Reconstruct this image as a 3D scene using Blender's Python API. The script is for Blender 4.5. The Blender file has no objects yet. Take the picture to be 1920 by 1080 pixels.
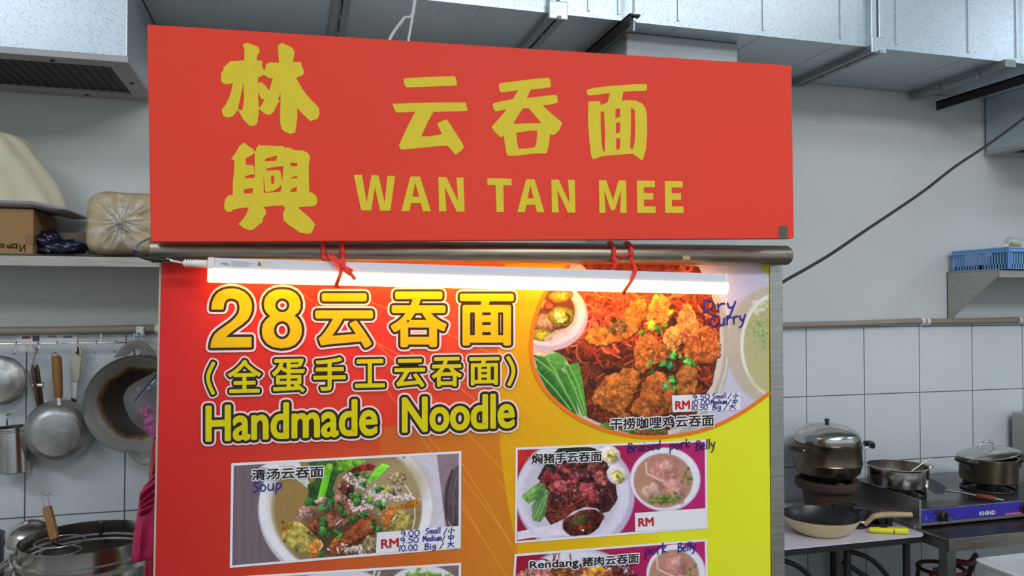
import bpy, bmesh, math, random
import numpy as np
from mathutils import Vector, Matrix, noise
from mathutils.geometry import tessellate_polygon, interpolate_bezier, delaunay_2d_cdt

scene = bpy.context.scene
COL = scene.collection
random.seed(7)
rng = np.random.default_rng(11)
PI = math.pi
R = math.radians

# ------------------------------------------------------------------ camera
CAM_H = 1.603                       # eye height of the photographer, metres
YAW, PITCH, FPX = R(15.65), R(1.2), 1450.0
cam_data = bpy.data.cameras.new('camera')
cam_data.sensor_width = 36.0
cam_data.lens = FPX / 1920.0 * 36.0
cam_data.clip_start = 0.05
cam = bpy.data.objects.new('camera', cam_data)
COL.objects.link(cam)
FWD = Vector((math.sin(YAW) * math.cos(PITCH), math.cos(YAW) * math.cos(PITCH), math.sin(PITCH)))
RGT = Vector((math.cos(YAW), -math.sin(YAW), 0.0))
UPV = RGT.cross(FWD)
CAM = Vector((0.0, 0.0, CAM_H))
cam.matrix_world = Matrix(((RGT.x, UPV.x, -FWD.x, CAM.x),
                           (RGT.y, UPV.y, -FWD.y, CAM.y),
                           (RGT.z, UPV.z, -FWD.z, CAM.z),
                           (0, 0, 0, 1)))
scene.camera = cam

# ------------------------------------------------------------------ world, lamps, exposure
world = bpy.data.worlds.new('hall_air')
world.use_nodes = True
scene.world = world
wb = world.node_tree.nodes['Background']
wb.inputs['Color'].default_value = (0.80, 0.92, 1.0, 1)
wb.inputs['Strength'].default_value = 0.66

def lamp(name, loc, target, sx, sy, power, color):
    d = bpy.data.lights.new(name, 'AREA')
    d.shape = 'RECTANGLE'
    d.size, d.size_y = sx, sy
    d.energy = power
    d.color = color
    o = bpy.data.objects.new(name, d)
    COL.objects.link(o)
    o.location = loc
    o.rotation_euler = (Vector(target) - Vector(loc)).to_track_quat('-Z', 'Y').to_euler()
    return o

lamp('hall_lamp_or_fill', (1.5, -1.6, 3.75), (1.5, -1.2, 0), 2.6, 1.6, 165, (0.93, 0.97, 1.0))
lamp('hall_lamp_or_fill', (-1.9, -0.5, 3.75), (-1.7, 0.2, 0), 1.2, 0.5, 17, (0.75, 0.86, 1.0))
lamp('hall_lamp_or_fill', (-2.6, 0.2, 3.72), (-0.9, 2.9, 0.8), 1.2, 0.6, 30, (0.92, 0.96, 1.0))  # added fill that brightens the left tiles, set to suit the shelf shadow
lamp('hall_lamp_or_fill', (2.7, 0.3, 3.75), (2.4, 1.2, 0), 1.6, 0.5, 14, (0.88, 0.95, 1.0))  # added light, unseen, to brighten the middle of the duct front by reflection
lamp('hall_lamp_or_fill', (5.6, 0.5, 3.7), (5.0, 1.0, 0), 1.2, 0.5, 22, (0.75, 0.86, 1.0))

scene.view_settings.view_transform = 'Standard'
scene.view_settings.look = 'None'
scene.view_settings.gamma = 1.0
scene.view_settings.use_curve_mapping = False
scene.view_settings.exposure = 0.22
LAMP_E = 16.0                       # glow of the tube lamp
PRINT_K = 1.12                      # paper reflectance of the printed inks

# ------------------------------------------------------------------ projection helper: where a line of sight meets a real plane
def ray(u, v):
    return FWD + RGT * ((u - 960.0) / FPX) + UPV * ((540.0 - v) / FPX)
def at_y(u, v, y):
    d = ray(u, v)
    return CAM + d * (y / d.y)
def at_z(u, v, z):
    d = ray(u, v)
    return CAM + d * ((z - CAM_H) / d.z)
def at_x(u, v, x):
    d = ray(u, v)
    return CAM + d * (x / d.x)

# ------------------------------------------------------------------ materials
def lin(c):
    c = np.asarray(c, float) / 255.0
    return np.where(c <= 0.04045, c / 12.92, ((c + 0.055) / 1.055) ** 2.4)
def L4(r, g, b, k=1.0):
    q = np.clip(lin((r, g, b)) * k, 0, 1)
    return (float(q[0]), float(q[1]), float(q[2]), 1.0)

def mat(name, rgb, rough=0.5, metal=0.0, var=0.08, scale=12.0, stretch=(1, 1, 1), bump=0.0, bscale=None,
        spec=0.5, coat=0.0, trans=0.0, alpha=1.0, rvar=0.0, k=1.0, emit=None):
    """a principled material whose colour and roughness vary with a noise texture in object space"""
    m = bpy.data.materials.new(name)
    m.use_nodes = True
    nt = m.node_tree
    b = nt.nodes['Principled BSDF']
    b.inputs['Roughness'].default_value = rough
    b.inputs['Metallic'].default_value = metal
    b.inputs['Specular IOR Level'].default_value = spec
    b.inputs['Coat Weight'].default_value = coat
    b.inputs['Transmission Weight'].default_value = trans
    b.inputs['Alpha'].default_value = alpha
    tc = nt.nodes.new('ShaderNodeTexCoord')
    mp = nt.nodes.new('ShaderNodeMapping')
    mp.inputs['Scale'].default_value = stretch
    nt.links.new(tc.outputs['Object'], mp.inputs['Vector'])
    nz = nt.nodes.new('ShaderNodeTexNoise')
    nz.inputs['Scale'].default_value = scale
    nz.inputs['Detail'].default_value = 5
    nt.links.new(mp.outputs['Vector'], nz.inputs['Vector'])
    c = L4(*rgb, k)
    rp = nt.nodes.new('ShaderNodeValToRGB')
    rp.color_ramp.elements[0].position = 0.3
    rp.color_ramp.elements[1].position = 0.7
    rp.color_ramp.elements[0].color = tuple(min(1, x * (1 - var)) for x in c[:3]) + (1,)
    rp.color_ramp.elements[1].color = tuple(min(1, x * (1 + var)) for x in c[:3]) + (1,)
    nt.links.new(nz.outputs['Fac'], rp.inputs['Fac'])
    nt.links.new(rp.outputs['Color'], b.inputs['Base Color'])
    if rvar:
        mr = nt.nodes.new('ShaderNodeMapRange')
        mr.inputs['To Min'].default_value = max(0.02, rough - rvar)
        mr.inputs['To Max'].default_value = min(1, rough + rvar)
        nt.links.new(nz.outputs['Fac'], mr.inputs['Value'])
        nt.links.new(mr.outputs['Result'], b.inputs['Roughness'])
    if bump:
        n2 = nt.nodes.new('ShaderNodeTexNoise')
        n2.inputs['Scale'].default_value = bscale or scale
        n2.inputs['Detail'].default_value = 3
        nt.links.new(mp.outputs['Vector'], n2.inputs['Vector'])
        bp = nt.nodes.new('ShaderNodeBump')
        bp.inputs['Strength'].default_value = bump
        bp.inputs['Distance'].default_value = 0.01
        nt.links.new(n2.outputs['Fac'], bp.inputs['Height'])
        nt.links.new(bp.outputs['Normal'], b.inputs['Normal'])
    if emit:
        b.inputs['Emission Color'].default_value = (*emit[0], 1)
        b.inputs['Emission Strength'].default_value = emit[1]
    return m

def galvanised(name, rgb, rough=0.36):
    """zinc-coated sheet: pale metal with a fine crystal spangle"""
    m = mat(name, rgb, rough, 0.65, var=0.05, scale=3)
    nt = m.node_tree
    b = nt.nodes['Principled BSDF']
    tc = nt.nodes.new('ShaderNodeTexCoord')
    vo = nt.nodes.new('ShaderNodeTexVoronoi')
    vo.inputs['Scale'].default_value = 260
    nt.links.new(tc.outputs['Object'], vo.inputs['Vector'])
    mr = nt.nodes.new('ShaderNodeMapRange')
    mr.inputs['To Min'].default_value = rough - 0.05
    mr.inputs['To Max'].default_value = rough + 0.06
    sp = nt.nodes.new('ShaderNodeSeparateColor')
    nt.links.new(vo.outputs['Color'], sp.inputs['Color'])
    nt.links.new(sp.outputs['Red'], mr.inputs['Value'])
    nt.links.new(mr.outputs['Result'], b.inputs['Roughness'])
    old = b.inputs['Base Color'].links[0].from_socket
    mx = nt.nodes.new('ShaderNodeMix'); mx.data_type = 'RGBA'; mx.blend_type = 'MULTIPLY'
    mx.inputs['Factor'].default_value = 1.0
    cr = nt.nodes.new('ShaderNodeValToRGB')          # dark specks among the zinc crystals
    cr.color_ramp.elements[0].position = 0.02; cr.color_ramp.elements[0].color = (0.72, 0.74, 0.76, 1)
    cr.color_ramp.elements[1].position = 0.16; cr.color_ramp.elements[1].color = (1, 1, 1, 1)
    nt.links.new(sp.outputs['Green'], cr.inputs['Fac'])
    nt.links.new(old, mx.inputs['A']); nt.links.new(cr.outputs['Color'], mx.inputs['B'])
    nt.links.new(mx.outputs['Result'], b.inputs['Base Color'])
    return m

def ramp_mat(name, stops, coord, rough, metal=0.0, nscale=18, namt=0.25, axis_scale=1.0, spec=0.5):
    """radial or linear colour bands broken up by noise; coord 'R' = distance from the object's origin"""
    m = bpy.data.materials.new(name)
    m.use_nodes = True
    nt = m.node_tree
    b = nt.nodes['Principled BSDF']
    b.inputs['Roughness'].default_value = rough
    b.inputs['Metallic'].default_value = metal
    b.inputs['Specular IOR Level'].default_value = spec
    tc = nt.nodes.new('ShaderNodeTexCoord')
    if coord == 'R':
        vm = nt.nodes.new('ShaderNodeVectorMath')
        vm.operation = 'LENGTH'
        nt.links.new(tc.outputs['Object'], vm.inputs[0])
        src = vm.outputs['Value']
    else:
        sx = nt.nodes.new('ShaderNodeSeparateXYZ')
        nt.links.new(tc.outputs['Object'], sx.inputs[0])
        src = sx.outputs[coord]
    nz = nt.nodes.new('ShaderNodeTexNoise')
    nz.inputs['Scale'].default_value = nscale
    nz.inputs['Detail'].default_value = 6
    nt.links.new(tc.outputs['Object'], nz.inputs['Vector'])
    a = nt.nodes.new('ShaderNodeMath')
    a.operation = 'MULTIPLY_ADD'
    nt.links.new(src, a.inputs[0])
    a.inputs[1].default_value = axis_scale
    s = nt.nodes.new('ShaderNodeMath')
    s.operation = 'MULTIPLY_ADD'
    nt.links.new(nz.outputs['Fac'], s.inputs[0])
    s.inputs[1].default_value = namt
    s.inputs[2].default_value = -namt * 0.5
    nt.links.new(s.outputs[0], a.inputs[2])
    rp = nt.nodes.new('ShaderNodeValToRGB')
    while len(rp.color_ramp.elements) < len(stops):
        rp.color_ramp.elements.new(0.5)
    for e, (p, c) in zip(rp.color_ramp.elements, stops):
        e.position = p
        e.color = L4(*c)
    nt.links.new(a.outputs[0], rp.inputs['Fac'])
    nt.links.new(rp.outputs['Color'], b.inputs['Base Color'])
    return m

def print_mat(name, rough=0.5):
    """printed sheet: ink colours of the artwork are stored per point"""
    m = bpy.data.materials.new(name)
    m.use_nodes = True
    nt = m.node_tree
    b = nt.nodes['Principled BSDF']
    b.inputs['Roughness'].default_value = rough
    b.inputs['Specular IOR Level'].default_value = 0.18
    at = nt.nodes.new('ShaderNodeAttribute')
    at.attribute_name = 'ink'
    nt.links.new(at.outputs['Color'], b.inputs['Base Color'])
    return m

def flat(name, rgb, rough=0.45, k=1.0):
    return mat(name, rgb, rough, var=0.03, scale=30, k=k, spec=0.2)

M = {}
M['wall'] = mat('painted_plaster', (202, 204, 202), 0.7, var=0.025, scale=3, bump=0.05, bscale=40)
M['galv'] = galvanised('galvanised_sheet', (196, 208, 214))
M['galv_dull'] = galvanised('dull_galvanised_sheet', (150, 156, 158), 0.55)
M['steel'] = mat('brushed_stainless', (176, 174, 168), 0.34, 0.95, var=0.12, scale=14, stretch=(1, 1, 14), rvar=0.08)
M['steel_h'] = mat('brushed_stainless_lengthwise', (176, 170, 160), 0.33, 0.95, var=0.14, scale=14, stretch=(0.6, 9, 9), rvar=0.08)
M['steel_bright'] = mat('polished_stainless', (196, 192, 188), 0.2, 1.0, var=0.1, scale=16, rvar=0.08)
M['alu'] = mat('dull_aluminium', (178, 178, 176), 0.42, 0.9, var=0.12, scale=30, rvar=0.1, bump=0.1, bscale=60)
M['black'] = mat('black_painted_steel', (30, 29, 30), 0.5, 0.1, var=0.2, scale=20)
M['rust'] = mat('brown_primer_iron', (52, 40, 38), 0.6, 0.2, var=0.25, scale=14)
M['bakelite'] = mat('dark_bakelite', (42, 40, 40), 0.4, var=0.1)
M['wood'] = mat('varnished_wood', (138, 92, 42), 0.5, var=0.22, scale=22, stretch=(6, 6, 1))
M['wood_dark'] = mat('dark_wood', (78, 52, 36), 0.5, var=0.25, scale=22, stretch=(6, 6, 1))
M['wood_pale'] = mat('pale_beech', (186, 158, 126), 0.5, var=0.12, scale=22, stretch=(1, 5, 5))
M['cream_plastic'] = mat('cream_plastic', (196, 190, 172), 0.45, var=0.05)
M['beige'] = mat('beige_pvc', (146, 134, 122), 0.5, var=0.08, scale=8)
M['white'] = mat('white_plastic', (225, 225, 228), 0.4, var=0.04)
M['white_cable'] = mat('white_cable_sheath', (205, 205, 205), 0.5, var=0.05)
M['black_cable'] = mat('black_cable_sheath', (22, 23, 26), 0.5, var=0.1)
M['filter'] = mat('dark_grease_filter', (62, 58, 60), 0.6, 0.3, var=0.2, scale=60)
M['dark'] = mat('dark_recess', (24, 22, 22), 0.7, var=0.1)

# ------------------------------------------------------------------ mesh builder
ORG = {}
class MB:
    """collects shapes in world metres; build() links them as ONE object"""
    def __init__(self):
        self.v, self.f, self.mi, self.cur = [], [], [], 0
    def add(self, vs, fs):
        n = len(self.v)
        self.v += [tuple(p) for p in vs]
        for f in fs:
            self.f.append(tuple(i + n for i in f))
            self.mi.append(self.cur)
        return self
    def box(self, x0, x1, y0, y1, z0, z1):
        vs = [(x, y, z) for z in (z0, z1) for y in (y0, y1) for x in (x0, x1)]
        return self.add(vs, [(0, 2, 3, 1), (4, 5, 7, 6), (0, 1, 5, 4), (1, 3, 7, 5), (3, 2, 6, 7), (2, 0, 4, 6)])
    def obox(self, a, b, w, h, up=(0, 0, 1)):
        """bar from a to b, w across, h along up"""
        a, b = Vector(a), Vector(b)
        d = (b - a).normalized()
        s = d.cross(Vector(up)).normalized()
        u = s.cross(d)
        vs = []
        for p in (a, b):
            for q, r in ((-1, -1), (1, -1), (1, 1), (-1, 1)):
                vs.append(p + s * (q * w / 2) + u * (r * h / 2))
        return self.add(vs, [(3, 2, 1, 0), (4, 5, 6, 7), (0, 1, 5, 4), (1, 2, 6, 5), (2, 3, 7, 6), (3, 0, 4, 7)])
    def tube(self, pts, r, n=10, cap=True, closed=False, flat=None):
        pts = [Vector(p) for p in pts]
        m = len(pts)
        rs = r if isinstance(r, (list, tuple)) else [r] * m
        ref = None
        vs = []
        for i, p in enumerate(pts):
            if closed:
                d = pts[(i + 1) % m] - pts[i - 1]
            else:
                d = pts[min(i + 1, m - 1)] - pts[max(i - 1, 0)]
            d = d.normalized() if d.length > 1e-9 else Vector((0, 0, 1))
            if ref is None:
                ref = Vector((0, 0, 1)) if abs(d.z) < 0.9 else Vector((1, 0, 0))
            s = d.cross(ref).normalized()
            u = s.cross(d).normalized()
            ref = u
            for k in range(n):
                a = 2 * PI * k / n
                fx = flat if flat else 1.0
                vs.append(p + s * (math.cos(a) * rs[i]) + u * (math.sin(a) * rs[i] * fx))
        fs = []
        for i in range(m if closed else m - 1):
            j = (i + 1) % m
            for k in range(n):
                q = (k + 1) % n
                fs.append((i * n + k, i * n + q, j * n + q, j * n + k))
        if cap and not closed:
            fs.append(tuple(range(n - 1, -1, -1)))
            fs.append(tuple((m - 1) * n + k for k in range(n)))
        return self.add(vs, fs)
    def lathe(self, o, prof, n=48, axis=(0, 0, 1), sx=1.0, sy=1.0, side=None):
        """profile of (radius, height) spun about axis through o"""
        o, ax = Vector(o), Vector(axis).normalized()
        s = Vector(side) if side else (Vector((1, 0, 0)) if abs(ax.x) < 0.9 else Vector((0, 0, 1)))
        s = (s - ax * s.dot(ax)).normalized()
        t = ax.cross(s)
        vs, rows = [], []
        for (r, h) in prof:
            if r < 1e-6:
                rows.append([len(vs)])
                vs.append(o + ax * h)
            else:
                rows.append(list(range(len(vs), len(vs) + n)))
                for k in range(n):
                    a = 2 * PI * k / n
                    vs.append(o + ax * h + s * (r * sx * math.cos(a)) + t * (r * sy * math.sin(a)))
        fs = []
        for A, B in zip(rows[:-1], rows[1:]):
            for k in range(n):
                q = (k + 1) % n
                if len(A) == 1 and len(B) == 1:
                    continue
                if len(A) == 1:
                    fs.append((A[0], B[q], B[k]))
                elif len(B) == 1:
                    fs.append((A[k], A[q], B[0]))
                else:
                    fs.append((A[k], A[q], B[q], B[k]))
        return self.add(vs, fs)
    def prism(self, pts, vec):
        """a planar outline pushed along vec"""
        n = len(pts)
        vec = Vector(vec)
        vs = [Vector(p) for p in pts] + [Vector(p) + vec for p in pts]
        tri = tessellate_polygon([[Vector(p) for p in pts]])
        fs = [tuple(t) for t in tri] + [tuple(i + n for i in reversed(t)) for t in tri]
        fs += [(i, (i + 1) % n, (i + 1) % n + n, i + n) for i in range(n)]
        return self.add(vs, fs)
    def surf(self, fn, nu, nv, cu=False, cv=False):
        vs = [fn(i / (nu if cu else nu - 1), j / (nv if cv else nv - 1)) for i in range(nu) for j in range(nv)]
        fs = []
        for i in range(nu if cu else nu - 1):
            for j in range(nv if cv else nv - 1):
                a, b = (i + 1) % nu, (j + 1) % nv
                fs.append((i * nv + j, a * nv + j, a * nv + b, i * nv + b))
        return self.add(vs, fs)
    def build(self, name, material, parent=None, smooth=40, bevel=0.0, org=None, seg=2, solid=0.0, subd=0):
        if parent is not None:
            o0 = ORG[parent.name]
        elif org is not None:
            o0 = Vector(org)
        else:
            xs = np.array(self.v)
            lo, hi = xs.min(0), xs.max(0)
            o0 = Vector(((lo[0] + hi[0]) / 2, (lo[1] + hi[1]) / 2, lo[2]))
        me = bpy.data.meshes.new(name)
        me.from_pydata([(p[0] - o0.x, p[1] - o0.y, p[2] - o0.z) for p in self.v], [], self.f)
        for m_ in (material if isinstance(material, (list, tuple)) else [material]):
            me.materials.append(m_)
        if max(self.mi) > 0:
            me.polygons.foreach_set('material_index', self.mi)
        bm = bmesh.new()
        bm.from_mesh(me)
        bmesh.ops.recalc_face_normals(bm, faces=bm.faces)
        bm.to_mesh(me)
        bm.free()
        if smooth:
            me.shade_smooth()
            me.set_sharp_from_angle(angle=R(smooth))
        ob = bpy.data.objects.new(name, me)
        COL.objects.link(ob)
        if parent is not None:
            ob.parent = parent
        else:
            ob.location = o0
        ORG[ob.name] = o0
        if solid:
            s = ob.modifiers.new('thickness', 'SOLIDIFY')
            s.thickness = solid
            s.offset = 0
        if subd:
            s = ob.modifiers.new('smooth', 'SUBSURF')
            s.levels = s.render_levels = subd
        if bevel:
            b = ob.modifiers.new('edge', 'BEVEL')
            b.width = bevel
            b.segments = seg
            b.limit_method = 'ANGLE'
            b.angle_limit = R(35)
        return ob

def tag(o, label, cat, group=None):
    o['label'] = label
    o['category'] = cat
    if group:
        o['group'] = group
    return o
def thing(name, label, cat, loc, group=None):
    o = bpy.data.objects.new(name, None)
    o.empty_display_size = 0.05
    COL.objects.link(o)
    o.location = loc
    ORG[o.name] = Vector(loc)
    return tag(o, label, cat, group)
def struct(o):
    o['kind'] = 'structure'
    return o
def catmull(pts, n=8, closed=False):
    P = [Vector(p) for p in pts]
    m = len(P)
    out = []
    for i in range(m if closed else m - 1):
        if closed:
            a, b, c, d = P[i - 1], P[i], P[(i + 1) % m], P[(i + 2) % m]
        else:
            a, b, c, d = P[max(i - 1, 0)], P[i], P[i + 1], P[min(i + 2, m - 1)]
        for k in range(n):
            t = k / n
            out.append(0.5 * ((2 * b) + (c - a) * t + (2 * a - 5 * b + 4 * c - d) * t * t + (3 * b - a - 3 * c + d) * t ** 3))
    if not closed:
        out.append(P[-1])
    return out

# ------------------------------------------------------------------ the setting
WY = 2.90                            # kitchen wall
Z = lambda dz: CAM_H + dz
def wall_tiles():
    """glazed square wall tiles with grey joints"""
    m = mat('white_glazed_tile', (205, 209, 212), 0.22, var=0.03, scale=2.0, spec=0.5)
    nt = m.node_tree
    b = nt.nodes['Principled BSDF']
    geo = nt.nodes.new('ShaderNodeNewGeometry')
    sp = nt.nodes.new('ShaderNodeSeparateXYZ')
    nt.links.new(geo.outputs['Position'], sp.inputs[0])
    def joint(sock, off, size):
        a = nt.nodes.new('ShaderNodeMath'); a.operation = 'ADD'; a.inputs[1].default_value = -off + 30 * size
        nt.links.new(sock, a.inputs[0])
        d = nt.nodes.new('ShaderNodeMath'); d.operation = 'DIVIDE'; d.inputs[1].default_value = size
        nt.links.new(a.outputs[0], d.inputs[0])
        f = nt.nodes.new('ShaderNodeMath'); f.operation = 'PINGPONG'; f.inputs[1].default_value = 0.5
        nt.links.new(d.outputs[0], f.inputs[0])
        l = nt.nodes.new('ShaderNodeMath'); l.operation = 'LESS_THAN'; l.inputs[1].default_value = 0.0022 / size
        nt.links.new(f.outputs[0], l.inputs[0])
        return l.outputs[0]
    jx = joint(sp.outputs['X'], at_y(1619, 800, WY).x, TILE_W)
    jz = joint(sp.outputs['Z'], at_y(1513, 743, WY).z, 0.3)
    mx = nt.nodes.new('ShaderNodeMath'); mx.operation = 'MAXIMUM'
    nt.links.new(jx, mx.inputs[0]); nt.links.new(jz, mx.inputs[1])
    old = b.inputs['Base Color'].links[0].from_socket
    mix = nt.nodes.new('ShaderNodeMix'); mix.data_type = 'RGBA'
    nt.links.new(mx.outputs[0], mix.inputs['Factor'])
    nt.links.new(old, mix.inputs['A'])
    mix.inputs['B'].default_value = L4(92, 98, 100)
    nt.links.new(mix.outputs['Result'], b.inputs['Base Color'])
    bp = nt.nodes.new('ShaderNodeBump'); bp.invert = True
    bp.inputs['Strength'].default_value = 0.5; bp.inputs['Distance'].default_value = 0.002
    nt.links.new(mx.outputs[0], bp.inputs['Height'])
    nt.links.new(bp.outputs['Normal'], b.inputs['Normal'])
    return m
TILE_W = (at_y(1915, 700, WY).x - at_y(1510, 700, WY).x) / 4
TILE_TOP = at_y(1700, 606, WY).z
M['tile'] = wall_tiles()
struct(MB().box(-3.0, 6.0, WY, WY + 0.12, TILE_TOP, 3.8).build('wall_back', M['wall'], smooth=0))
struct(MB().box(-3.0, 6.0, WY - 0.008, WY + 0.12, 0, TILE_TOP).build('wall_back_tiles', M['tile'], smooth=0))
struct(MB().box(-3.12, -3.0, 0.6, WY + 0.12, 0, 3.8).build('wall_left', M['wall'], smooth=0))
struct(MB().box(6.0, 6.12, 0.6, WY + 0.12, 0, 3.8).build('wall_right', M['wall'], smooth=0))
M['floor'] = mat('dark_floor_tile', (92, 88, 84), 0.4, var=0.12, scale=5)
struct(MB().box(-6, 8, -6, WY, -0.1, 0).build('floor', M['floor'], smooth=0))
M['ceiling'] = mat('grey_ceiling', (214, 216, 216), 0.8, var=0.05, scale=3)
struct(MB().box(-6, 8, -6, WY + 0.12, 3.8, 3.9).build('ceiling', M['ceiling'], smooth=0))
M['pillar'] = mat('grey_painted_pillar', (176, 182, 186), 0.6, var=0.06, scale=6, bump=0.15, bscale=25)
px0, px1 = at_y(1175, 100, 2.517).x, at_y(1383, 100, 2.517).x
struct(MB().box(px0, px1, 2.517, WY - 0.008, 0, Z(0.966)).build('wall_pillar', M['pillar'], smooth=0, bevel=0.004))
# ------------------------------------------------------------------ air duct with its seams and joints
DF, DB, DZ, DT = 2.42, 2.885, Z(0.967), Z(1.50)
DX0, DX1 = -0.47, 5.9
def xf(u, v=60):
    return at_y(u, v, DF).x
duct = thing('air_duct', 'long galvanised sheet metal air duct running under the ceiling above the sign', 'duct', (2.5, DF, DZ))
MB().box(DX0, DX1, DF, DB, DZ, DT).build('duct_body', M['galv'], duct, smooth=0)
for u in (1104, 1160, 1272, 1431, 1576, 1680, 1815, 1905, 820, 730):
    x = xf(u)
    MB().box(x - 0.004, x + 0.004, DF - 0.005, DF + 0.002, DZ + 0.02, DT - 0.01).build('seam', M['galv'], duct, smooth=0)
for u in (905, 1104, 1272, 1431, 1576, 1815, 500, 380):
    x = xf(u)
    MB().box(x - 0.002, x + 0.002, DF + 0.012, DB - 0.01, DZ - 0.0015, DZ + 0.002).build('bottom_seam', M['galv'], duct, smooth=0)
MB().box(DX0, DX1, DF - 0.004, DF + 0.003, DZ - 0.002, DZ + 0.016).build('edge_fold', M['galv'], duct, smooth=0)
for u in (642, 1042, 1637):           # bolted joints between duct lengths
    x = xf(u)
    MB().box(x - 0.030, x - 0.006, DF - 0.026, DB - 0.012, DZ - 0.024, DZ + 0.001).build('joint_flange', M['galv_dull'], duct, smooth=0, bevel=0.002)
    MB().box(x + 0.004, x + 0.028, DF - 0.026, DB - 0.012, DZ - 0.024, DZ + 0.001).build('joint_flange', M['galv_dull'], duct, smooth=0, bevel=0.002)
    MB().box(x - 0.030, x - 0.006, DF - 0.026, DF + 0.001, DZ, DT).build('joint_flange', M['galv'], duct, smooth=0, bevel=0.002)
    MB().box(x + 0.004, x + 0.028, DF - 0.026, DF + 0.001, DZ, DT).build('joint_flange', M['galv'], duct, smooth=0, bevel=0.002)
    c = MB()
    c.box(x - 0.034, x + 0.032, DF - 0.032, DF - 0.024, DZ - 0.03, DZ + 0.03)
    c.build('corner_clamp', M['galv'], duct, smooth=0, bevel=0.003)
    for yy in (DF - 0.036, DF + 0.14, DF + 0.3):
        MB().lathe((x, yy, DZ - 0.034), [(0, 0), (0.007, 0), (0.007, 0.012), (0, 0.012)], 8).build('bolt', M['galv_dull'], duct, smooth=30)
xj = at_y(1715, 190, 2.88).x
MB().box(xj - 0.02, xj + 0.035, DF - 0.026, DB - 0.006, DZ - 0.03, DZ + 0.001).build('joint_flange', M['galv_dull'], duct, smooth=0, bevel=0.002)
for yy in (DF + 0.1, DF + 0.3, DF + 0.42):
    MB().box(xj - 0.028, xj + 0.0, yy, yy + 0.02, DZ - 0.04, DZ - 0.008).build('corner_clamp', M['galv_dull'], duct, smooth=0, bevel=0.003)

# black iron hanger bars under the duct
def hanger(x, ztop, label, m, rod_back=True):
    t = thing('duct_hanger', label, 'hanger bar', (x, DF, ztop - 0.04), 'iron hanger bars under the duct')
    b = MB()
    b.box(x - 0.02, x + 0.02, DF - 0.07, DB, ztop - 0.006, ztop)
    b.box(x - 0.02, x - 0.014, DF - 0.07, DB, ztop - 0.04, ztop)
    b.build('angle_bar', m, t, smooth=0)
    MB().tube([(x + 0.004, DF - 0.05, ztop - 0.05), (x + 0.004, DF - 0.05, 3.8)], 0.0045, 8).build('threaded_rod', M['galv'], t)
    n = MB()
    n.lathe((x + 0.004, DF - 0.05, ztop), [(0, 0), (0.010, 0), (0.010, 0.009), (0, 0.009)], 6)
    n.lathe((x + 0.004, DF - 0.05, ztop - 0.018), [(0, 0), (0.010, 0), (0.010, 0.009), (0, 0.009)], 6)
    n.build('nut', M['galv'], t, smooth=30)
hanger(at_y(1186, 40, DF - 0.05).x, DZ - 0.0005, 'brown iron hanger bar under the duct beside the grey pillar', M['rust'])
xh = at_y(1757, 205, 2.88).x
hanger(xh + 0.02, DZ - 0.034, 'black iron hanger bar under the duct at the right, above the small hood corner', M['black'])

# extraction hoods
M['frame_grey'] = mat('grey_white_frame', (168, 166, 168), 0.5, var=0.05)
def hood(x0, x1, label, ztop):
    y0, y1, z0 = 2.45, 2.885, Z(0.70)
    t = thing('exhaust_hood', label, 'exhaust hood', ((x0 + x1) / 2, y0, z0))
    MB().box(x0, x1, y0, y1, z0 + 0.018, ztop).build('hood_body', M['galv'], t, smooth=0, bevel=0.002)
    f = MB()
    w = 0.055
    f.box(x0 - 0.004, x1 + 0.004, y0 - 0.004, y0 + w, z0, z0 + 0.018)
    f.box(x0 - 0.004, x1 + 0.004, y1 - w, y1, z0, z0 + 0.018)
    f.box(x0 - 0.004, x0 + w, y0 + w, y1 - w, z0, z0 + 0.018)
    f.box(x1 - w, x1 + 0.004, y0 + w, y1 - w, z0, z0 + 0.018)
    f.build('filter_frame', M['frame_grey'], t, smooth=0, bevel=0.002)
    g = MB()
    g.box(x0 + w, x1 - w, y0 + w, y1 - w, z0 + 0.012, z0 + 0.018)
    k = int((x1 - x0) / 0.03)
    for i in range(k):
        xx = x0 + w + (x1 - x0 - 2 * w) * (i + 0.5) / k
        g.box(xx - 0.008, xx + 0.008, y0 + w, y1 - w, z0 + 0.0095, z0 + 0.0122)
    g.build('grease_filter', M['filter'], t, smooth=0)
    for (sx, sy) in ((x0 + w / 2, (y0 + y1) / 2), (x1 - w / 2, (y0 + y1) / 2), (x1 - 0.2, y0 + w / 2), (x1 - 0.2, y1 - w / 2), (x1 - 0.55, y0 + w / 2)):
        MB().lathe((sx, sy, z0 - 0.005), [(0, 0), (0.006, 0.001), (0.007, 0.006)], 10).build('screw', M['black'], t)
    return t
HX = at_y(238, 120, 2.45).x
hood(HX - 1.0, HX, 'pale galvanised exhaust hood with dark filter above the flour sack, top left', DT)
HX2 = at_y(1851, 285, 2.88).x
hood(HX2, HX2 + 1.0, 'grey exhaust hood at the right edge above the shelf with the blue basket', DZ - 0.001)

# white cables hanging from above behind the sign
tag(MB().tube(catmull([at_y(772, -260, 2.2), at_y(777, 0, 2.2), at_y(757, 35, 2.2), at_y(740, 58, 2.2), at_y(729, 80, 2.2), at_y(722, 130, 2.2)]), 0.0045, 8)
    .build('hanging_cable', M['white_cable']), 'bent white cable hanging above the red sign, left one of two', 'cable', 'white cables over the sign')
tag(MB().tube([at_y(782, -260, 2.15), at_y(779, 0, 2.15), at_y(765, 80, 2.15), at_y(760, 130, 2.15)], 0.0035, 8)
    .build('hanging_cable', M['white_cable']), 'straight thin white cable hanging above the red sign, right one of two', 'cable', 'white cables over the sign')

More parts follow.
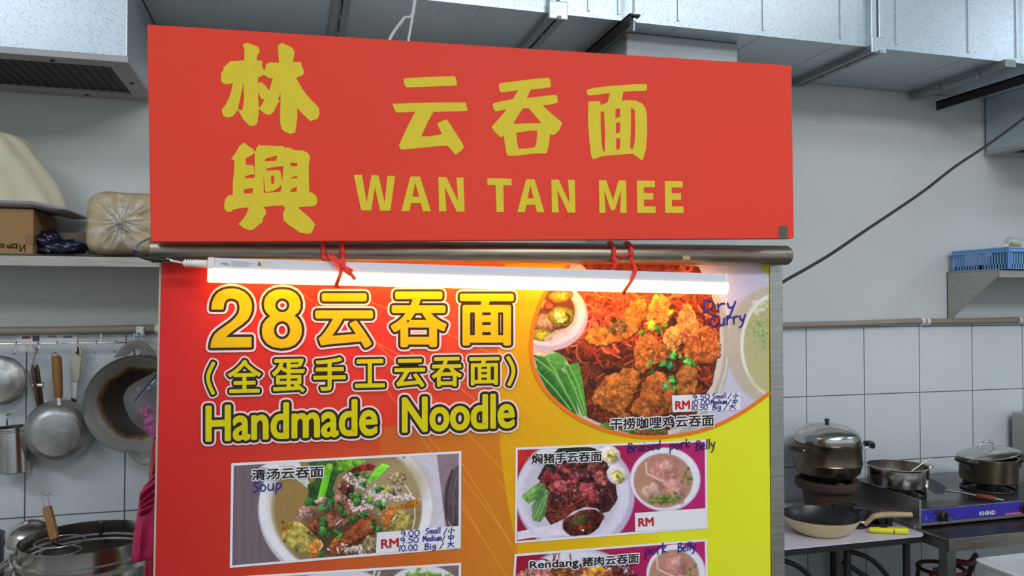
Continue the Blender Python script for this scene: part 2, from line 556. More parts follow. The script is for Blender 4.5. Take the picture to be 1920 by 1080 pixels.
# black cable crossing the right-hand wall
pts = [(1400, 575), (1466, 530), (1510, 505), (1560, 475), (1620, 434), (1680, 394), (1735, 356), (1790, 313), (1850, 273), (1920, 222), (1990, 168), (2080, 90)]
pts3 = [at_y(u, v, 2.0 + 0.41 * (u - 1400) / 680.0) for u, v in pts]
tag(MB().tube(catmull(pts3, 6), 0.0052, 8).build('power_cable', M['black_cable']),
    'black cable slanting up across the white wall at the right', 'cable')

# pvc trunking along the top of the tiles
def trunk(u0, v0, u1, v1, label, joints=()):
    a, b = at_y(u0, v0, WY - 0.028), at_y(u1, v1, WY - 0.028)
    t = thing('cable_trunking', label, 'cable trunking', (a + b) / 2, 'beige trunking over the tiles')
    mid = (a + b) / 2 + Vector((0, 0, -0.002))
    MB().tube([a, mid, b], 0.0135, 12).build('pipe', M['beige'], t)
    for k in (0.01, 0.99):
        p = a.lerp(b, k)
        d = (b - a).normalized()
        MB().tube([p - d * 0.008, p + d * 0.008], 0.017, 14).build('clip', M['white'], t)
        MB().box(p.x - 0.008, p.x + 0.008, p.y, WY - 0.002, p.z - 0.017, p.z + 0.017).build('clip', M['white'], t, smooth=0)
trunk(-120, 622, 300, 616, 'beige round trunking on the wall above the hanging pans')
trunk(1440, 611, 1731, 602, 'sagging beige round trunking on the wall right of the menu board')
trunk(1736, 603, 1912, 600, 'beige round trunking on the wall under the shelf with the blue basket')
trunk(1917, 601, 2100, 597, 'short end of beige round trunking at the right edge of the wall')

# ------------------------------------------------------------------ wall shelves
SH_Y = 2.62
SH_Z = at_y(150, 478, SH_Y).z
def shelf(x0, x1, label, left_bracket):
    t = thing('wall_shelf', label, 'shelf', ((x0 + x1) / 2, SH_Y, SH_Z - 0.04))
    b = MB()
    b.box(x0, x1, SH_Y, WY - 0.001, SH_Z - 0.006, SH_Z)
    b.box(x0, x1, SH_Y, SH_Y + 0.004, SH_Z - 0.036, SH_Z)
    b.box(x0, x1, SH_Y, SH_Y + 0.02, SH_Z - 0.036, SH_Z - 0.033)
    b.build('shelf_plate', M['steel_h'], t, smooth=0, bevel=0.0015)
    for xx in left_bracket:
        zb = at_y(1785, 600, 2.88).z
        p = [(xx, WY - 0.002, SH_Z - 0.0065), (xx, SH_Y + 0.006, SH_Z - 0.0065), (xx, SH_Y + 0.006, SH_Z - 0.03),
             (xx, WY - 0.045, zb + 0.025), (xx, WY - 0.03, zb), (xx, WY - 0.002, zb)]
        MB().prism(p, (0.003, 0, 0)).build('bracket', M['steel'], t, smooth=0)
        MB().box(xx, xx + 0.03, WY - 0.006, WY - 0.002, zb, SH_Z - 0.0065).build('bracket', M['steel'], t, smooth=0)
shelf(-2.4, -0.10, 'long stainless wall shelf at the left holding a box, sacks and bags', (-2.2, -0.18))
SX2 = at_y(1781, 520, 2.88).x
shelf(SX2, SX2 + 1.5, 'stainless wall shelf at the right carrying the blue basket', (SX2 + 0.001, SX2 + 1.4))

# cardboard box, tray and flour sack on the left shelf
def stroke_mesh(mb, line, w, off):
    """a flat pen line w wide along 3-D points lying in a plane of constant y"""
    for a, b in zip(line[:-1], line[1:]):
        a, b = Vector(a), Vector(b)
        d = b - a
        if d.length < 1e-6:
            continue
        d.normalize()
        s = Vector((d.z, 0, -d.x)) * (w / 2)
        e = d * (w * 0.3)
        mb.add([a - e - s + off, b + e - s + off, b + e + s + off, a - e + s + off], [(0, 1, 2, 3)])
BX1 = at_y(62, 470, SH_Y + 0.01).x
BZ = at_y(62, 392, SH_Y + 0.01).z
M['card'] = mat('brown_cardboard', (150, 116, 72), 0.75, var=0.06, scale=6, stretch=(1, 1, 6))
t = thing('cardboard_box', 'brown cardboard box with upside-down handwriting on the left shelf', 'cardboard box', (BX1 - 0.17, 2.75, SH_Z))
MB().box(BX1 - 0.36, BX1, SH_Y + 0.01, 2.86, SH_Z + 0.0005, BZ).build('box_body', M['card'], t, smooth=0, bevel=0.003)
M['tape'] = mat('brown_packing_tape', (128, 98, 60), 0.35, var=0.05)
MB().box(BX1 - 0.02, BX1 + 0.001, SH_Y + 0.0088, 2.861, SH_Z + 0.03, SH_Z + 0.06).build('packing_tape', M['tape'], t, smooth=0)
w = MB()
PY = SH_Y + 0.0085
for ln in ([(37, 458), (38, 471), (46, 459), (47, 472)], [(31, 458), (25, 457), (24, 464), (30, 465), (31, 458), (32, 466)],
           [(21, 458), (21, 465)], [(21, 464), (17, 465), (17, 459)], [(17, 464), (13, 464), (13, 459)],
           [(7, 458), (2, 457), (1, 463), (6, 464), (7, 458)], [(-3, 458), (-8, 463)]):
    stroke_mesh(w, [at_y(u, v, PY) for u, v in ln], 0.0028, Vector((0, 0, 0)))
w.build('handwriting', flat('black_marker', (40, 36, 34)), t, smooth=0)

TZ = BZ + 0.002
M['tray'] = mat('lilac_grey_tray', (150, 144, 152), 0.4, var=0.05)
def tray_fn(i, j):
    x = BX1 - 0.42 + 0.515 * i
    y = 2.60 + 0.275 * j
    e = max(abs(i - 0.5), abs(j - 0.5)) * 2
    z = TZ + 0.004 + 0.012 * max(0, (e - 0.85) / 0.15)
    if x > BX1 + 0.01:
        z -= (x - BX1 - 0.01) * 0.22
    return (x, y, z)
o = MB().surf(tray_fn, 30, 20).build('plastic_tray', M['tray'], solid=0.006)
tag(o, 'thin lilac grey tray lying on top of the cardboard box', 'tray')

M['sack'] = mat('cream_cotton_sack', (206, 200, 174), 0.8, var=0.06, scale=7, bump=0.12, bscale=18)
sc_c = at_y(-10, 385, 2.74)
def sack_fn(i, j):
    a = 2 * PI * i
    t_ = j
    ca, sa = math.cos(a), math.sin(a)
    h = 0.225 * math.sin(min(1, t_ * 1.02) * PI / 2) ** 0.9
    rr = (1 - t_ ** 2.2) ** 0.55 if t_ < 1 else 0
    rx = 0.205 * rr * (1 + 0.05 * math.sin(3 * a + 1))
    ry = 0.125 * rr
    px_, py_ = rx * ca, ry * sa
    if ca > 0.3 and t_ < 0.45:                     # slumped corner towards the right
        px_ += 0.055 * (ca - 0.3) / 0.7 * (1 - t_ / 0.45) ** 1.2
    fold = 0.011 * math.sin(11 * a + 7 * t_) * (0.3 + t_) * (1 - t_)
    n_ = noise.noise(Vector((ca * 2.1, sa * 2.1, t_ * 3))) * 0.010
    k = 1 + (fold + n_) / 0.16
    z = sc_c.z - 0.002 + h
    if px_ * k > 0.17:
        z -= (px_ * k - 0.17) * 0.22 * (1 - t_)
    return (sc_c.x - 0.075 + px_ * k, 2.735 + py_ * k, z + 0.006)
tag(MB().surf(sack_fn, 72, 30, cu=True).build('flour_sack', M['sack'], subd=1), 'big slumped cream cloth sack on the tray above the cardboard box', 'sack')

# dark blue plastic bags
M['bluebag'] = mat('dark_blue_plastic_bag', (26, 26, 52), 0.16, var=0.4, scale=9, bump=0.9, bscale=26, spec=0.7)
def lump(mb, c, rx, ry, rz, seed, amp=0.16, n=(28, 18)):
    c = Vector(c)
    def fn(i, j):
        a, b = 2 * PI * i, PI * j
        d = Vector((math.cos(a) * math.sin(b), math.sin(a) * math.sin(b), -math.cos(b)))
        k = 1 + amp * noise.noise(d * 2.2 + Vector((seed, 0, 0))) + amp * 0.5 * noise.noise(d * 5 + Vector((0, seed, 0)))
        z = d.z * rz * k
        z = max(z, -rz * 0.8)
        return (c.x + d.x * rx * k, c.y + d.y * ry * k, c.z + z)
    mb.surf(fn, n[0], n[1], cu=True)
def sp(u, v, y):
    return at_y(u, v, y)
b = MB()
for (u, v, rx, rz, s) in ((95, 448, 0.036, 0.032, 1), (110, 464, 0.055, 0.024, 2), (135, 461, 0.045, 0.024, 3), (92, 469, 0.03, 0.016, 9)):
    p = sp(u, v, 2.69)
    lump(b, (p.x, 2.69, SH_Z + rz * 0.82 + max(0, p.z - SH_Z - rz)), rx, 0.045, rz, s, 0.3)
tag(b.build('plastic_bag', M['bluebag'], smooth=60), 'crumpled shiny dark blue plastic bag between the box and the noodle bag', 'plastic bag')
p = sp(135, 452, 2.80)
tag(MB().box(p.x - 0.045, p.x + 0.05, 2.79, 2.86, SH_Z + 0.001, at_y(135, 436, 2.79).z).build('cardboard_packet', mat('pale_card', (176, 164, 140), 0.7), smooth=0, bevel=0.004),
    'small pale card packet behind the dark blue bag on the shelf', 'packet')

# big clear bag of noodles
M['noodlebag'] = mat('bagged_noodles', (178, 160, 122), 0.38, var=0.16, scale=16, bump=0.5, bscale=26, coat=0.25)
M['cling'] = mat('whitish_clear_plastic', (228, 224, 220), 0.25, var=0.1, scale=30, alpha=0.42)
nb0, nb1 = at_y(165, 440, 2.66).x, at_y(330, 440, 2.66).x
nzt = at_y(220, 362, 2.64).z
NC = Vector(((nb0 + nb1) / 2, 2.70, (SH_Z + nzt) / 2 + 0.002))
NH = Vector(((nb1 - nb0) / 2, 0.125, (nzt - SH_Z) / 2))
knot = at_y(229, 418, 2.58)
def nb_pt(i, j, grow=1.0):
    a, b_ = 2 * PI * i, PI * j
    d = Vector((math.cos(a) * math.sin(b_), -math.cos(b_), math.sin(a) * math.sin(b_)))
    e = 0.42
    q = Vector([math.copysign(abs(c) ** e, c) for c in d])
    q = Vector((q.x * NH.x, q.y * NH.y, q.z * NH.z)) * grow
    p = NC + q
    if d.y < 0:
        v = Vector((p.x - knot.x, 0, p.z - knot.z))
        r = v.length
        an = math.atan2(v.z, v.x)
        p.y += (0.006 * math.sin(9 * an) + 0.004 * math.sin(17 * an + 1)) * max(0, 1 - r / 0.14) - 0.012 * math.exp(-(r / 0.03) ** 2)
    p += Vector((noise.noise(p * 14), noise.noise(p * 14 + Vector((9, 0, 0))), noise.noise(p * 14 + Vector((0, 9, 0))))) * 0.006
    p.z = max(p.z, SH_Z + 0.001)
    return p
t = thing('noodle_bag', 'large clear bag of pale noodles with a pinched star knot, on the left shelf', 'bag of noodles', (NC.x, NC.y, SH_Z))
MB().surf(lambda i, j: nb_pt(i, j), 72, 48, cu=True).build('noodle_filling', M['noodlebag'], t)
fm_ = bpy.data.materials.new('gathered_clear_film')        # clear film, whiter where it is drawn into folds
fm_.use_nodes = True
nt = fm_.node_tree
b = nt.nodes['Principled BSDF']
b.inputs['Base Color'].default_value = L4(226, 220, 210)
b.inputs['Roughness'].default_value = 0.25
tc = nt.nodes.new('ShaderNodeTexCoord')
sx = nt.nodes.new('ShaderNodeSeparateXYZ')
nt.links.new(tc.outputs['Object'], sx.inputs[0])
def mnode(op, a, b_=None, c_=None):
    n = nt.nodes.new('ShaderNodeMath')
    n.operation = op
    for q, v in enumerate((a, b_, c_)):
        if v is None:
            continue
        if isinstance(v, (int, float)):
            n.inputs[q].default_value = v
        else:
            nt.links.new(v, n.inputs[q])
    return n.outputs[0]
ang = mnode('ARCTAN2', sx.outputs['Z'], sx.outputs['X'])
rad = mnode('SQRT', mnode('ADD', mnode('MULTIPLY', sx.outputs['X'], sx.outputs['X']), mnode('MULTIPLY', sx.outputs['Z'], sx.outputs['Z'])))
cb3 = nt.nodes.new('ShaderNodeCombineXYZ')
nt.links.new(mnode('MULTIPLY', ang, 1.5), cb3.inputs[0])
nt.links.new(mnode('MULTIPLY', rad, 12.0), cb3.inputs[1])
nzs = nt.nodes.new('ShaderNodeTexNoise')
nzs.inputs['Scale'].default_value = 1.7
nzs.inputs['Detail'].default_value = 3
nt.links.new(cb3.outputs[0], nzs.inputs['Vector'])
st_ = mnode('MULTIPLY', mnode('SUBTRACT', nzs.outputs['Fac'], 0.47), 5.0)
fo = mnode('MAXIMUM', mnode('SUBTRACT', 1.0, mnode('DIVIDE', rad, 0.115)), 0.0)
al = mnode('MINIMUM', mnode('MAXIMUM', mnode('MULTIPLY', mnode('ADD', st_, mnode('MULTIPLY', fo, 0.8)), fo), 0.03), 0.9)
nt.links.new(al, b.inputs['Alpha'])
fl = MB()
def film(i, j):
    a, r_ = 2 * PI * i, 0.002 + 0.112 * j
    x, z = knot.x + math.cos(a) * r_, knot.z + math.sin(a) * r_
    x = min(max(x, NC.x - NH.x + 0.012), NC.x + NH.x - 0.012)
    z = min(max(z, SH_Z + 0.012), nzt - 0.012)
    y = NC.y - NH.y - 0.006 - 0.022 * math.exp(-(r_ / 0.022) ** 2)
    e = max(abs(x - NC.x) / NH.x, abs(z - NC.z) / NH.z)
    y += 0.03 * max(0, e - 0.6) ** 1.5
    y += 0.0022 * math.sin(13 * a + 0.5) + 0.0016 * math.sin(23 * a)
    return (x, y, z)
fl.surf(film, 144, 16, cu=True)
ob = fl.build('gathered_film', fm_, t)
sh = Vector((knot.x, NC.y - NH.y, knot.z)) - ORG[t.name]
for v in ob.data.vertices:
    v.co -= sh
ob.location = sh
kn = MB()
lump(kn, (knot.x, NC.y - NH.y - 0.026, knot.z), 0.009, 0.012, 0.009, 4, 0.4, (14, 10))
kn.build('film_knot', M['cling'], t)

# ------------------------------------------------------------------ blue basket on the right shelf
M['basket'] = mat('light_blue_plastic', (116, 166, 222), 0.4, var=0.05)
bk0 = at_y(1786, 505, 2.87).x
by0, by1 = 2.575, 2.87
bz0, bz1 = SH_Z + 0.0005, at_y(1795, 471, 2.86).z
bx1 = bk0 + 0.42
t = thing('plastic_basket', 'light blue slotted plastic basket on the right-hand wall shelf', 'basket', ((bk0 + bx1) / 2, 2.72, bz0))
MB().box(bk0 + 0.012, bx1 - 0.012, by0 + 0.012, by1 - 0.01, bz0, bz0 + 0.004).build('basket_base', M['basket'], t, smooth=0)
rim = MB()
for (a, b_) in (((bk0, by0), (bx1, by0)), ((bx1, by0), (bx1, by1)), ((bx1, by1), (bk0, by1)), ((bk0, by1), (bk0, by0))):
    rim.obox((a[0], a[1], bz1 - 0.004), (b_[0], b_[1], bz1 - 0.004), 0.012, 0.008)
    rim.obox((a[0], a[1], bz1 - 0.012), (b_[0], b_[1], bz1 - 0.012), 0.004, 0.018)
rim.build('basket_rim', M['basket'], t, smooth=0, bevel=0.0015)
side = MB()
def wallslats(a, b_, n):
    a, b_ = Vector(a), Vector(b_)
    side.obox(a + Vector((0, 0, 0.010)), b_ + Vector((0, 0, 0.010)), 0.003, 0.022)
    for k in range(n + 1):
        p = a.lerp(b_, k / n)
        wd = 0.016 if k % (n // 2) == 0 else 0.0055
        d = (b_ - a).normalized() * wd / 2
        side.obox(p - d + Vector((0, 0, (bz1 - bz0) / 2)), p + d + Vector((0, 0, (bz1 - bz0) / 2)), 0.003, bz1 - bz0 - 0.004)
i_ = 0.006
wallslats((bk0 + i_, by1 - i_, bz0), (bk0 + i_, by0 + i_, bz0), 20)
wallslats((bk0 + i_, by0 + i_, bz0), (bx1 - i_, by0 + i_, bz0), 30)
wallslats((bx1 - i_, by0 + i_, bz0), (bx1 - i_, by1 - i_, bz0), 20)
wallslats((bx1 - i_, by1 - i_, bz0), (bk0 + i_, by1 - i_, bz0), 30)
side.build('slotted_side', M['basket'], t, smooth=0)
M['green'] = mat('green_plastic', (50, 120, 72), 0.4)
MB_ = MB().box(bk0 + 0.03, bk0 + 0.12, by0 + 0.02, by0 + 0.12, bz0 + 0.005, bz1 - 0.012)
tag(MB_.build('seasoning_packet', M['green'], smooth=0, bevel=0.006), 'green packet seen through the slots of the blue basket', 'packet')
MB_ = MB().box(bk0 + 0.03, bk0 + 0.11, by0 + 0.14, by0 + 0.26, bz0 + 0.005, bz1 - 0.02)
tag(MB_.build('paper_packet', M['white'], smooth=0, bevel=0.006), 'white packet at the back of the blue basket', 'packet')
M['clear'] = mat('clear_plastic', (232, 238, 236), 0.12, var=0.03, trans=0.5, alpha=0.5)
p0, p1 = at_y(1886, 455, 2.66), at_y(1925, 470, 2.60)
t = thing('plastic_jar', 'clear plastic jar lying on top of the blue basket', 'jar', (p0.x + 0.03, 2.64, bz1))
ax = Vector((0.85, -0.3, -0.18)).normalized()
MB().lathe(p0 + Vector((0, 0, 0.004)), [(0, 0), (0.02, 0.002), (0.026, 0.012), (0.026, 0.09), (0.02, 0.1), (0, 0.1)], 24, axis=ax).build('jar_body', M['clear'], t)
MB().lathe(p0 + ax * 0.02 + Vector((0, 0, 0.0)), [(0, 0), (0.010, 0.001), (0.010, 0.04), (0, 0.041)], 20, axis=ax).build('jar_contents', mat('yellow_powder', (190, 160, 60), 0.7), t)
p2 = at_y(1905, 466, 2.70)
tag(MB().box(p2.x - 0.02, p2.x + 0.2, 2.68, 2.80, bz1 + 0.0005, bz1 + 0.014).build('plastic_tray', M['white'], bevel=0.004, smooth=0), 'white tray lying across the blue basket rim', 'tray')

# ------------------------------------------------------------------ hanging rail with utensils, left wall
RY = WY - 0.05
rz = at_y(135, 643, RY).z
ra, rb = at_y(-150, 643, RY), at_y(271, 641, RY)
t = thing('hanging_rail', 'thin metal rail with wire hooks under the trunking on the left tiles', 'rail', ((ra.x + rb.x) / 2, RY, rz - 0.04))
MB().tube([(ra.x, RY, rz), (rb.x, RY, rz)], 0.0035, 8).build('rail', M['steel_bright'], t)
for u in (-60, 190, 252):
    x = at_y(u, 640, RY).x
    MB().tube([(x, WY - 0.009, rz + 0.028), (x, RY, rz + 0.028), (x, RY, rz)], 0.003, 8).build('rail_bracket', M['steel_bright'], t)
HOOKS = (-40, 30, 71, 107, 145, 180, 217)
def hook_pts(x):
    c = []
    for k in range(9):
        a = PI * k / 8
        c.append((x, RY - 0.006 * 0 + 0.006 * math.cos(a) - 0.0, rz + 0.0045 + 0.002 * math.sin(a)))
    body = [(x, RY - 0.006, rz), (x, RY - 0.007, rz - 0.022)]
    low = []
    for k in range(8):
        a = PI * k / 7
        low.append((x, RY - 0.016 + 0.009 * math.cos(a), rz - 0.024 - 0.009 * math.sin(a)))
    return c + body + low
for u in HOOKS:
    x = at_y(u, 645, RY).x
    MB().tube(hook_pts(x), 0.0019, 6).build('hook', M['steel_bright'], t)
HKZ = rz - 0.031                     # lowest inside point of a hook
HKY = RY - 0.016
# sticker strip and small plastic scrap
a, b_ = at_y(32, 628, WY - 0.012), at_y(145, 643, WY - 0.012)
t = thing('paper_strip', 'white printed paper strip stuck behind the rail under the trunking', 'paper strip', ((a.x + b_.x) / 2, WY - 0.012, b_.z))
MB().box(a.x, b_.x, WY - 0.0125, WY - 0.0085, b_.z, a.z).build('strip', M['white'], t, smooth=0)
def mark(u0, v0, u1, v1, m):
    q, r_ = at_y(u0, v0, WY - 0.0127), at_y(u1, v1, WY - 0.0127)
    MB().box(q.x, r_.x, WY - 0.0129, WY - 0.0124, r_.z, q.z).build('printed_mark', m, t, smooth=0)
mark(41, 631, 57, 635, flat('red_ink', (176, 60, 66)))
mark(61, 630, 74, 640, flat('grey_ink', (90, 90, 92)))
mark(90, 630, 106, 633, flat('pale_grey_ink', (150, 150, 152)))
mark(119, 630, 136, 633, flat('dark_grey_ink', (120, 120, 122)))
lp = MB()
q = at_y(48, 654, RY - 0.02)
lump(lp, q, 0.028, 0.012, 0.016, 6, 0.5, (18, 12))
tag(lp.build('plastic_scrap', M['cling']), 'crumpled clear plastic scrap hung at the left of the rail', 'plastic scrap')

# round aluminium lid, far left
c = at_y(-3, 714, 2.83)
t = thing('pan_lid', 'round dull aluminium lid hanging at the far left edge', 'lid', (c.x, 2.83, c.z - 0.08))
MB().lathe(c, [(0, 0.02), (0.035, 0.020), (0.040, 0.016), (0.062, 0.010), (0.076, 0.002), (0.080, -0.004), (0.080, -0.008), (0.075, -0.006), (0.06, 0.004), (0, 0.012)], 56, axis=(0, -1, 0)).build('lid_dome', M['alu'], t)
MB().tube(catmull([(c.x - 0.01, HKY, HKZ), (c.x, HKY - 0.002, HKZ - 0.02), (c.x + 0.004, 2.838, c.z + 0.075)], 6), 0.002, 6).build('wire_loop', M['steel_bright'], t)

# tongs with dark handles
hx = at_y(71, 655, RY).x
t = thing('cooking_tongs', 'dark wooden handled tongs hanging left of the wood handled pan', 'tongs', (hx, RY - 0.02, rz - 0.25))
for (du, dy) in ((-4, -0.020), (4, -0.008)):
    a1, a2, a3 = at_y(70 + du * 0.6, 650, RY + dy), at_y(65 + du, 684, RY + dy), at_y(76 + du * 0.8, 766, RY + dy)
    MB().tube([Vector((hx, HKY, HKZ + 0.001)), a1, a2], 0.0025, 8).build('wire_shank', M['steel_bright'], t)
    MB().tube([a2, a2.lerp(a3, 0.1), a2.lerp(a3, 0.9), a3], [0.003, 0.0062, 0.0062, 0.003], 10).build('handle', M['wood_dark'], t)
    MB().tube([a3, a3 + (a3 - a2) * 0.8], [0.003, 0.002], 8).build('tine', M['steel_bright'], t)
cl = at_y(72, 722, RY - 0.014)
MB().tube([cl - Vector((0.014, 0, 0)), cl + Vector((0.014, 0, 0))], 0.0095, 10).build('binding', M['steel_bright'], t)

# small pan with wooden handle seen from below
pc = at_y(109, 812, 2.80)
t = thing('frying_pan', 'small aluminium pan with a brown wooden handle hanging bottom outwards', 'pan', (pc.x, 2.80, pc.z - 0.1))
ax = Vector((0.14, -1, -0.10)).normalized()
MB().lathe(pc - ax * 0.03, [(0.100, 0), (0.103, 0.002), (0.101, 0.008), (0.096, 0.026), (0.086, 0.044), (0.070, 0.0555), (0.067, 0.0565), (0.0665, 0.060), (0.064, 0.061), (0, 0.061), (0, 0.056), (0.062, 0.055), (0.08, 0.042), (0.094, 0.02), (0.1, 0)], 64, axis=ax).build('pan_body', M['alu'], t)
h0, h1, h2, h3 = at_y(112, 765, 2.795), at_y(110, 746, 2.80), at_y(106, 668, 2.82), at_y(107, 660, 2.825)
MB().tube([h0, h1], [0.010, 0.0085], 14).build('ferrule', M['steel_bright'], t)
MB().lathe(h0 + Vector((0, 0, -0.002)), [(0.016, 0), (0.013, 0.004), (0.009, 0.006)], 16, axis=(h1 - h0)).build('handle_socket', M['steel_bright'], t)
MB().tube([h1, h1.lerp(h2, 0.06), h1.lerp(h2, 0.5), h1.lerp(h2, 0.95), h2], [0.0105, 0.0125, 0.0145, 0.015, 0.0125], 18).build('handle', M['wood'], t)
ring = [(at_y(107, 645, RY).x + 0.0105 * math.cos(a), HKY - 0.002, HKZ - 0.010 + 0.0115 * math.sin(a)) for a in np.linspace(0, 2 * PI, 17)[:-1]]
MB().tube(ring, 0.0018, 6, closed=True).build('hanging_ring', M['steel_bright'], t)
MB().tube([h2, Vector((h2.x, HKY - 0.002, HKZ - 0.021))], 0.004, 8).build('ring_stem', M['steel_bright'], t)

# turner with cream handle
q0, q1, q2, q3 = at_y(145, 648, 2.845), at_y(144, 660, 2.845), at_y(140, 717, 2.848), at_y(136, 775, 2.85)
t = thing('spatula', 'turner with a cream plastic handle hanging right of the wood handled pan', 'turner', (q3.x, 2.85, q3.z - 0.1))
hb = MB()
w0, w1 = 0.0155, 0.0125
ol = [q2 + Vector((-w1, 0, 0)), q1 + Vector((-w0, 0, 0)), q0 + Vector((-w0 * 0.6, 0, 0)), q0 + Vector((w0 * 0.6, 0, 0)), q1 + Vector((w0, 0, 0)), q2 + Vector((w1, 0, 0))]
hb.prism(ol, (0, 0.014, 0)).build('handle', M['cream_plastic'], t, smooth=0, bevel=0.004)
MB().tube([q0 + Vector((0.001, -0.001, -0.004)), q0 + Vector((0.003, -0.001, -0.03))], 0.003, 8).build('hang_slot', M['bakelite'], t)
MB().obox(q2 + Vector((0, 0.007, 0.01)), q3 + Vector((0, 0.007, 0)), 0.017, 0.005, up=(0, 1, 0)).build('shaft', M['steel_bright'], t, smooth=0, bevel=0.001)
MB().obox(q3 + Vector((0, 0.007, 0)), q3 + Vector((-0.004, 0.007, -0.09)), 0.07, 0.003, up=(0, 1, 0)).build('blade', M['steel_bright'], t, smooth=0, bevel=0.001)

# big blackened wok, inside facing out
wc = at_y(258, 757, 2.80)
t = thing('wok', 'large grey wok with a burnt dark brown centre hanging beside the menu board', 'wok', (wc.x, 2.80, wc.z - 0.2))
M['wok'] = ramp_mat('burnt_wok', [(0.0, (120, 112, 104)), (0.12, (96, 82, 72)), (0.22, (44, 32, 27)), (0.60, (38, 28, 24)), (0.68, (104, 78, 48)), (0.74, (146, 140, 130)), (0.90, (152, 150, 146)), (1.0, (122, 120, 116))], 'R', 0.46, 0.3, nscale=26, namt=0.22, axis_scale=5.4)
prof = [(r_ * 0.83, h_) for r_, h_ in [(0.0, 0.018), (0.05, 0.021), (0.09, 0.028), (0.13, 0.043), (0.165, 0.066), (0.187, 0.090), (0.191, 0.092), (0.193, 0.088), (0.168, 0.060), (0.13, 0.036), (0.08, 0.018), (0, 0.01)]]
WO = wc + Vector((0, 0.06, 0))
ORG_wok = WO
ob = MB().lathe(WO, prof, 72, axis=(0.05, -1, 0.03)).build('wok_bowl', M['wok'], t)
me = ob.data                        # shift the mesh so the burnt rings are centred on the bowl
sh = WO - ORG[t.name]
for v in me.vertices:
    v.co -= sh
ob.location = sh
def ear(cz, sgn, u, r0, r1, name, m):
    x = at_y(u, 660, 2.76).x
    b = MB()
    b.surf(lambda i, j: (x + (r0 + (r1 - r0) * j) * math.cos(PI * i) * (1.1 + 0.35 * (1 - math.sin(PI * i)) * j), 2.772 - 0.006 * j, cz + sgn * ((r0 + (r1 - r0) * j) * math.sin(PI * i) + 0.006 - 0.012 * j * (1 - math.sin(PI * i)))), 25, 5)
    b.build('ear_handle', m, t, solid=0.009, bevel=0.002)
zt = at_y(253, 667, 2.77).z
M['ear'] = mat('grey_scorched_steel', (136, 132, 124), 0.5, 0.35, var=0.2)
ear(zt, 1, 254, 0.016, 0.044, 'ear_handle', M['ear'])
zb = at_y(275, 846, 2.77).z
ear(zb, -1, 274, 0.018, 0.038, 'ear_handle', M['ear'])
x = at_y(262, 640, RY).x
MB().tube(catmull([(x, RY, rz + 0.028), (x, RY - 0.03, rz + 0.03), (x + 0.02, RY - 0.035, rz), (x + 0.018, RY - 0.05, rz - 0.03), (x - 0.003, RY - 0.05, rz - 0.045), (x - 0.006, 2.765, zt + 0.045)], 6), 0.003, 8).build('wire_hanger', M['steel_bright'], t)
cl2 = at_y(262, 622, WY - 0.05)
MB().box(cl2.x - 0.012, cl2.x + 0.012, WY - 0.052, WY - 0.011, rz + 0.02, cl2.z + 0.018).build('hanger_clip', M['white'], t, smooth=0, bevel=0.003)

# steel cup
q0, q1 = at_y(25, 800, 2.83), at_y(29, 884, 2.83)
t = thing('steel_cup', 'tall stainless steel cup hanging below the lid at the left edge', 'cup', q1)
axx = (q0 - q1).normalized()
hh = (q0 - q1).length
rr = 0.050
MB().lathe(q1, [(0, 0), (rr - 0.003, 0), (rr, 0.003), (rr, hh - 0.014), (rr + 0.002, hh - 0.012), (rr + 0.002, hh - 0.008), (rr, hh - 0.006), (rr, hh), (rr - 0.002, hh), (rr - 0.003, 0.004), (0, 0.004)], 48, axis=axx).build('cup_body', M['steel_bright'], t)
hd = []
for k in range(11):
    a = PI * k / 10
    hd.append(q1 + axx * (hh * 0.5 + 0.05 * math.cos(a)) + Vector((-rr - 0.03 * math.sin(a), 0.0, 0)))
MB().tube(hd, 0.004, 8).build('cup_handle', M['steel_bright'], t)
MB().tube(catmull([q0 + Vector((-0.03, 0.040, 0)), (q0.x - 0.03, 2.87, q0.z + 0.03), (q0.x - 0.03, WY - 0.009, q0.z + 0.035)], 5), 0.003, 8).build('wall_hook', M['steel_bright'], t)
# ------------------------------------------------------------------ left counter, noodle pot, strainer and ladle
CZ = 0.735
t = thing('steel_counter', 'stainless counter under the big noodle pot, lower left', 'counter', (-0.75, 2.4, 0))
MB().box(-1.6, 0.1, 1.98, 2.88, CZ - 0.04, CZ).build('counter_top', M['steel_h'], t, smooth=0, bevel=0.003)
for (lx, ly) in ((-1.56, 2.02), (0.06, 2.02), (-1.56, 2.84), (0.06, 2.84)):
    MB().box(lx - 0.02, lx + 0.02, ly - 0.02, ly + 0.02, 0.0, CZ - 0.04).build('leg', M['steel'], t, smooth=0)

PYc = 2.33
prc = at_y(163, 1006, PYc)
PZ = prc.z
pr = (at_y(288, 1006, PYc) - at_y(38, 1006, PYc)).length / 2
t = thing('noodle_pot', 'large open stainless noodle pot at the lower left, beside the pink bags', 'pot', (prc.x, PYc, CZ))
H_ = PZ - CZ
prof = [(0, 0.0), (pr * 1.02, 0.0), (pr * 1.06, 0.01), (pr * 1.07, H_ - 0.085), (pr * 1.05, H_ - 0.066), (pr * 1.00, H_ - 0.056), (pr * 1.005, H_ - 0.049), (pr * 1.03, H_ - 0.045), (pr * 1.03, H_ - 0.040), (pr * 1.0, H_ - 0.036),
        (pr * 0.995, H_ - 0.004), (pr, H_), (pr * 0.985, H_), (pr * 0.982, H_ - 0.035), (pr * 0.95, H_ - 0.04), (pr * 0.95, 0.02), (0, 0.018)]
MB().lathe((prc.x, PYc, CZ + 0.0005), prof, 80).build('pot_body', M['steel_bright'], t, smooth=25)
MB().lathe((prc.x, PYc, CZ + H_ - 0.055), [(pr * 0.95, 0), (pr * 0.93, 0.004), (pr * 0.95, 0.008)], 64).build('inner_ring', M['steel_bright'], t)
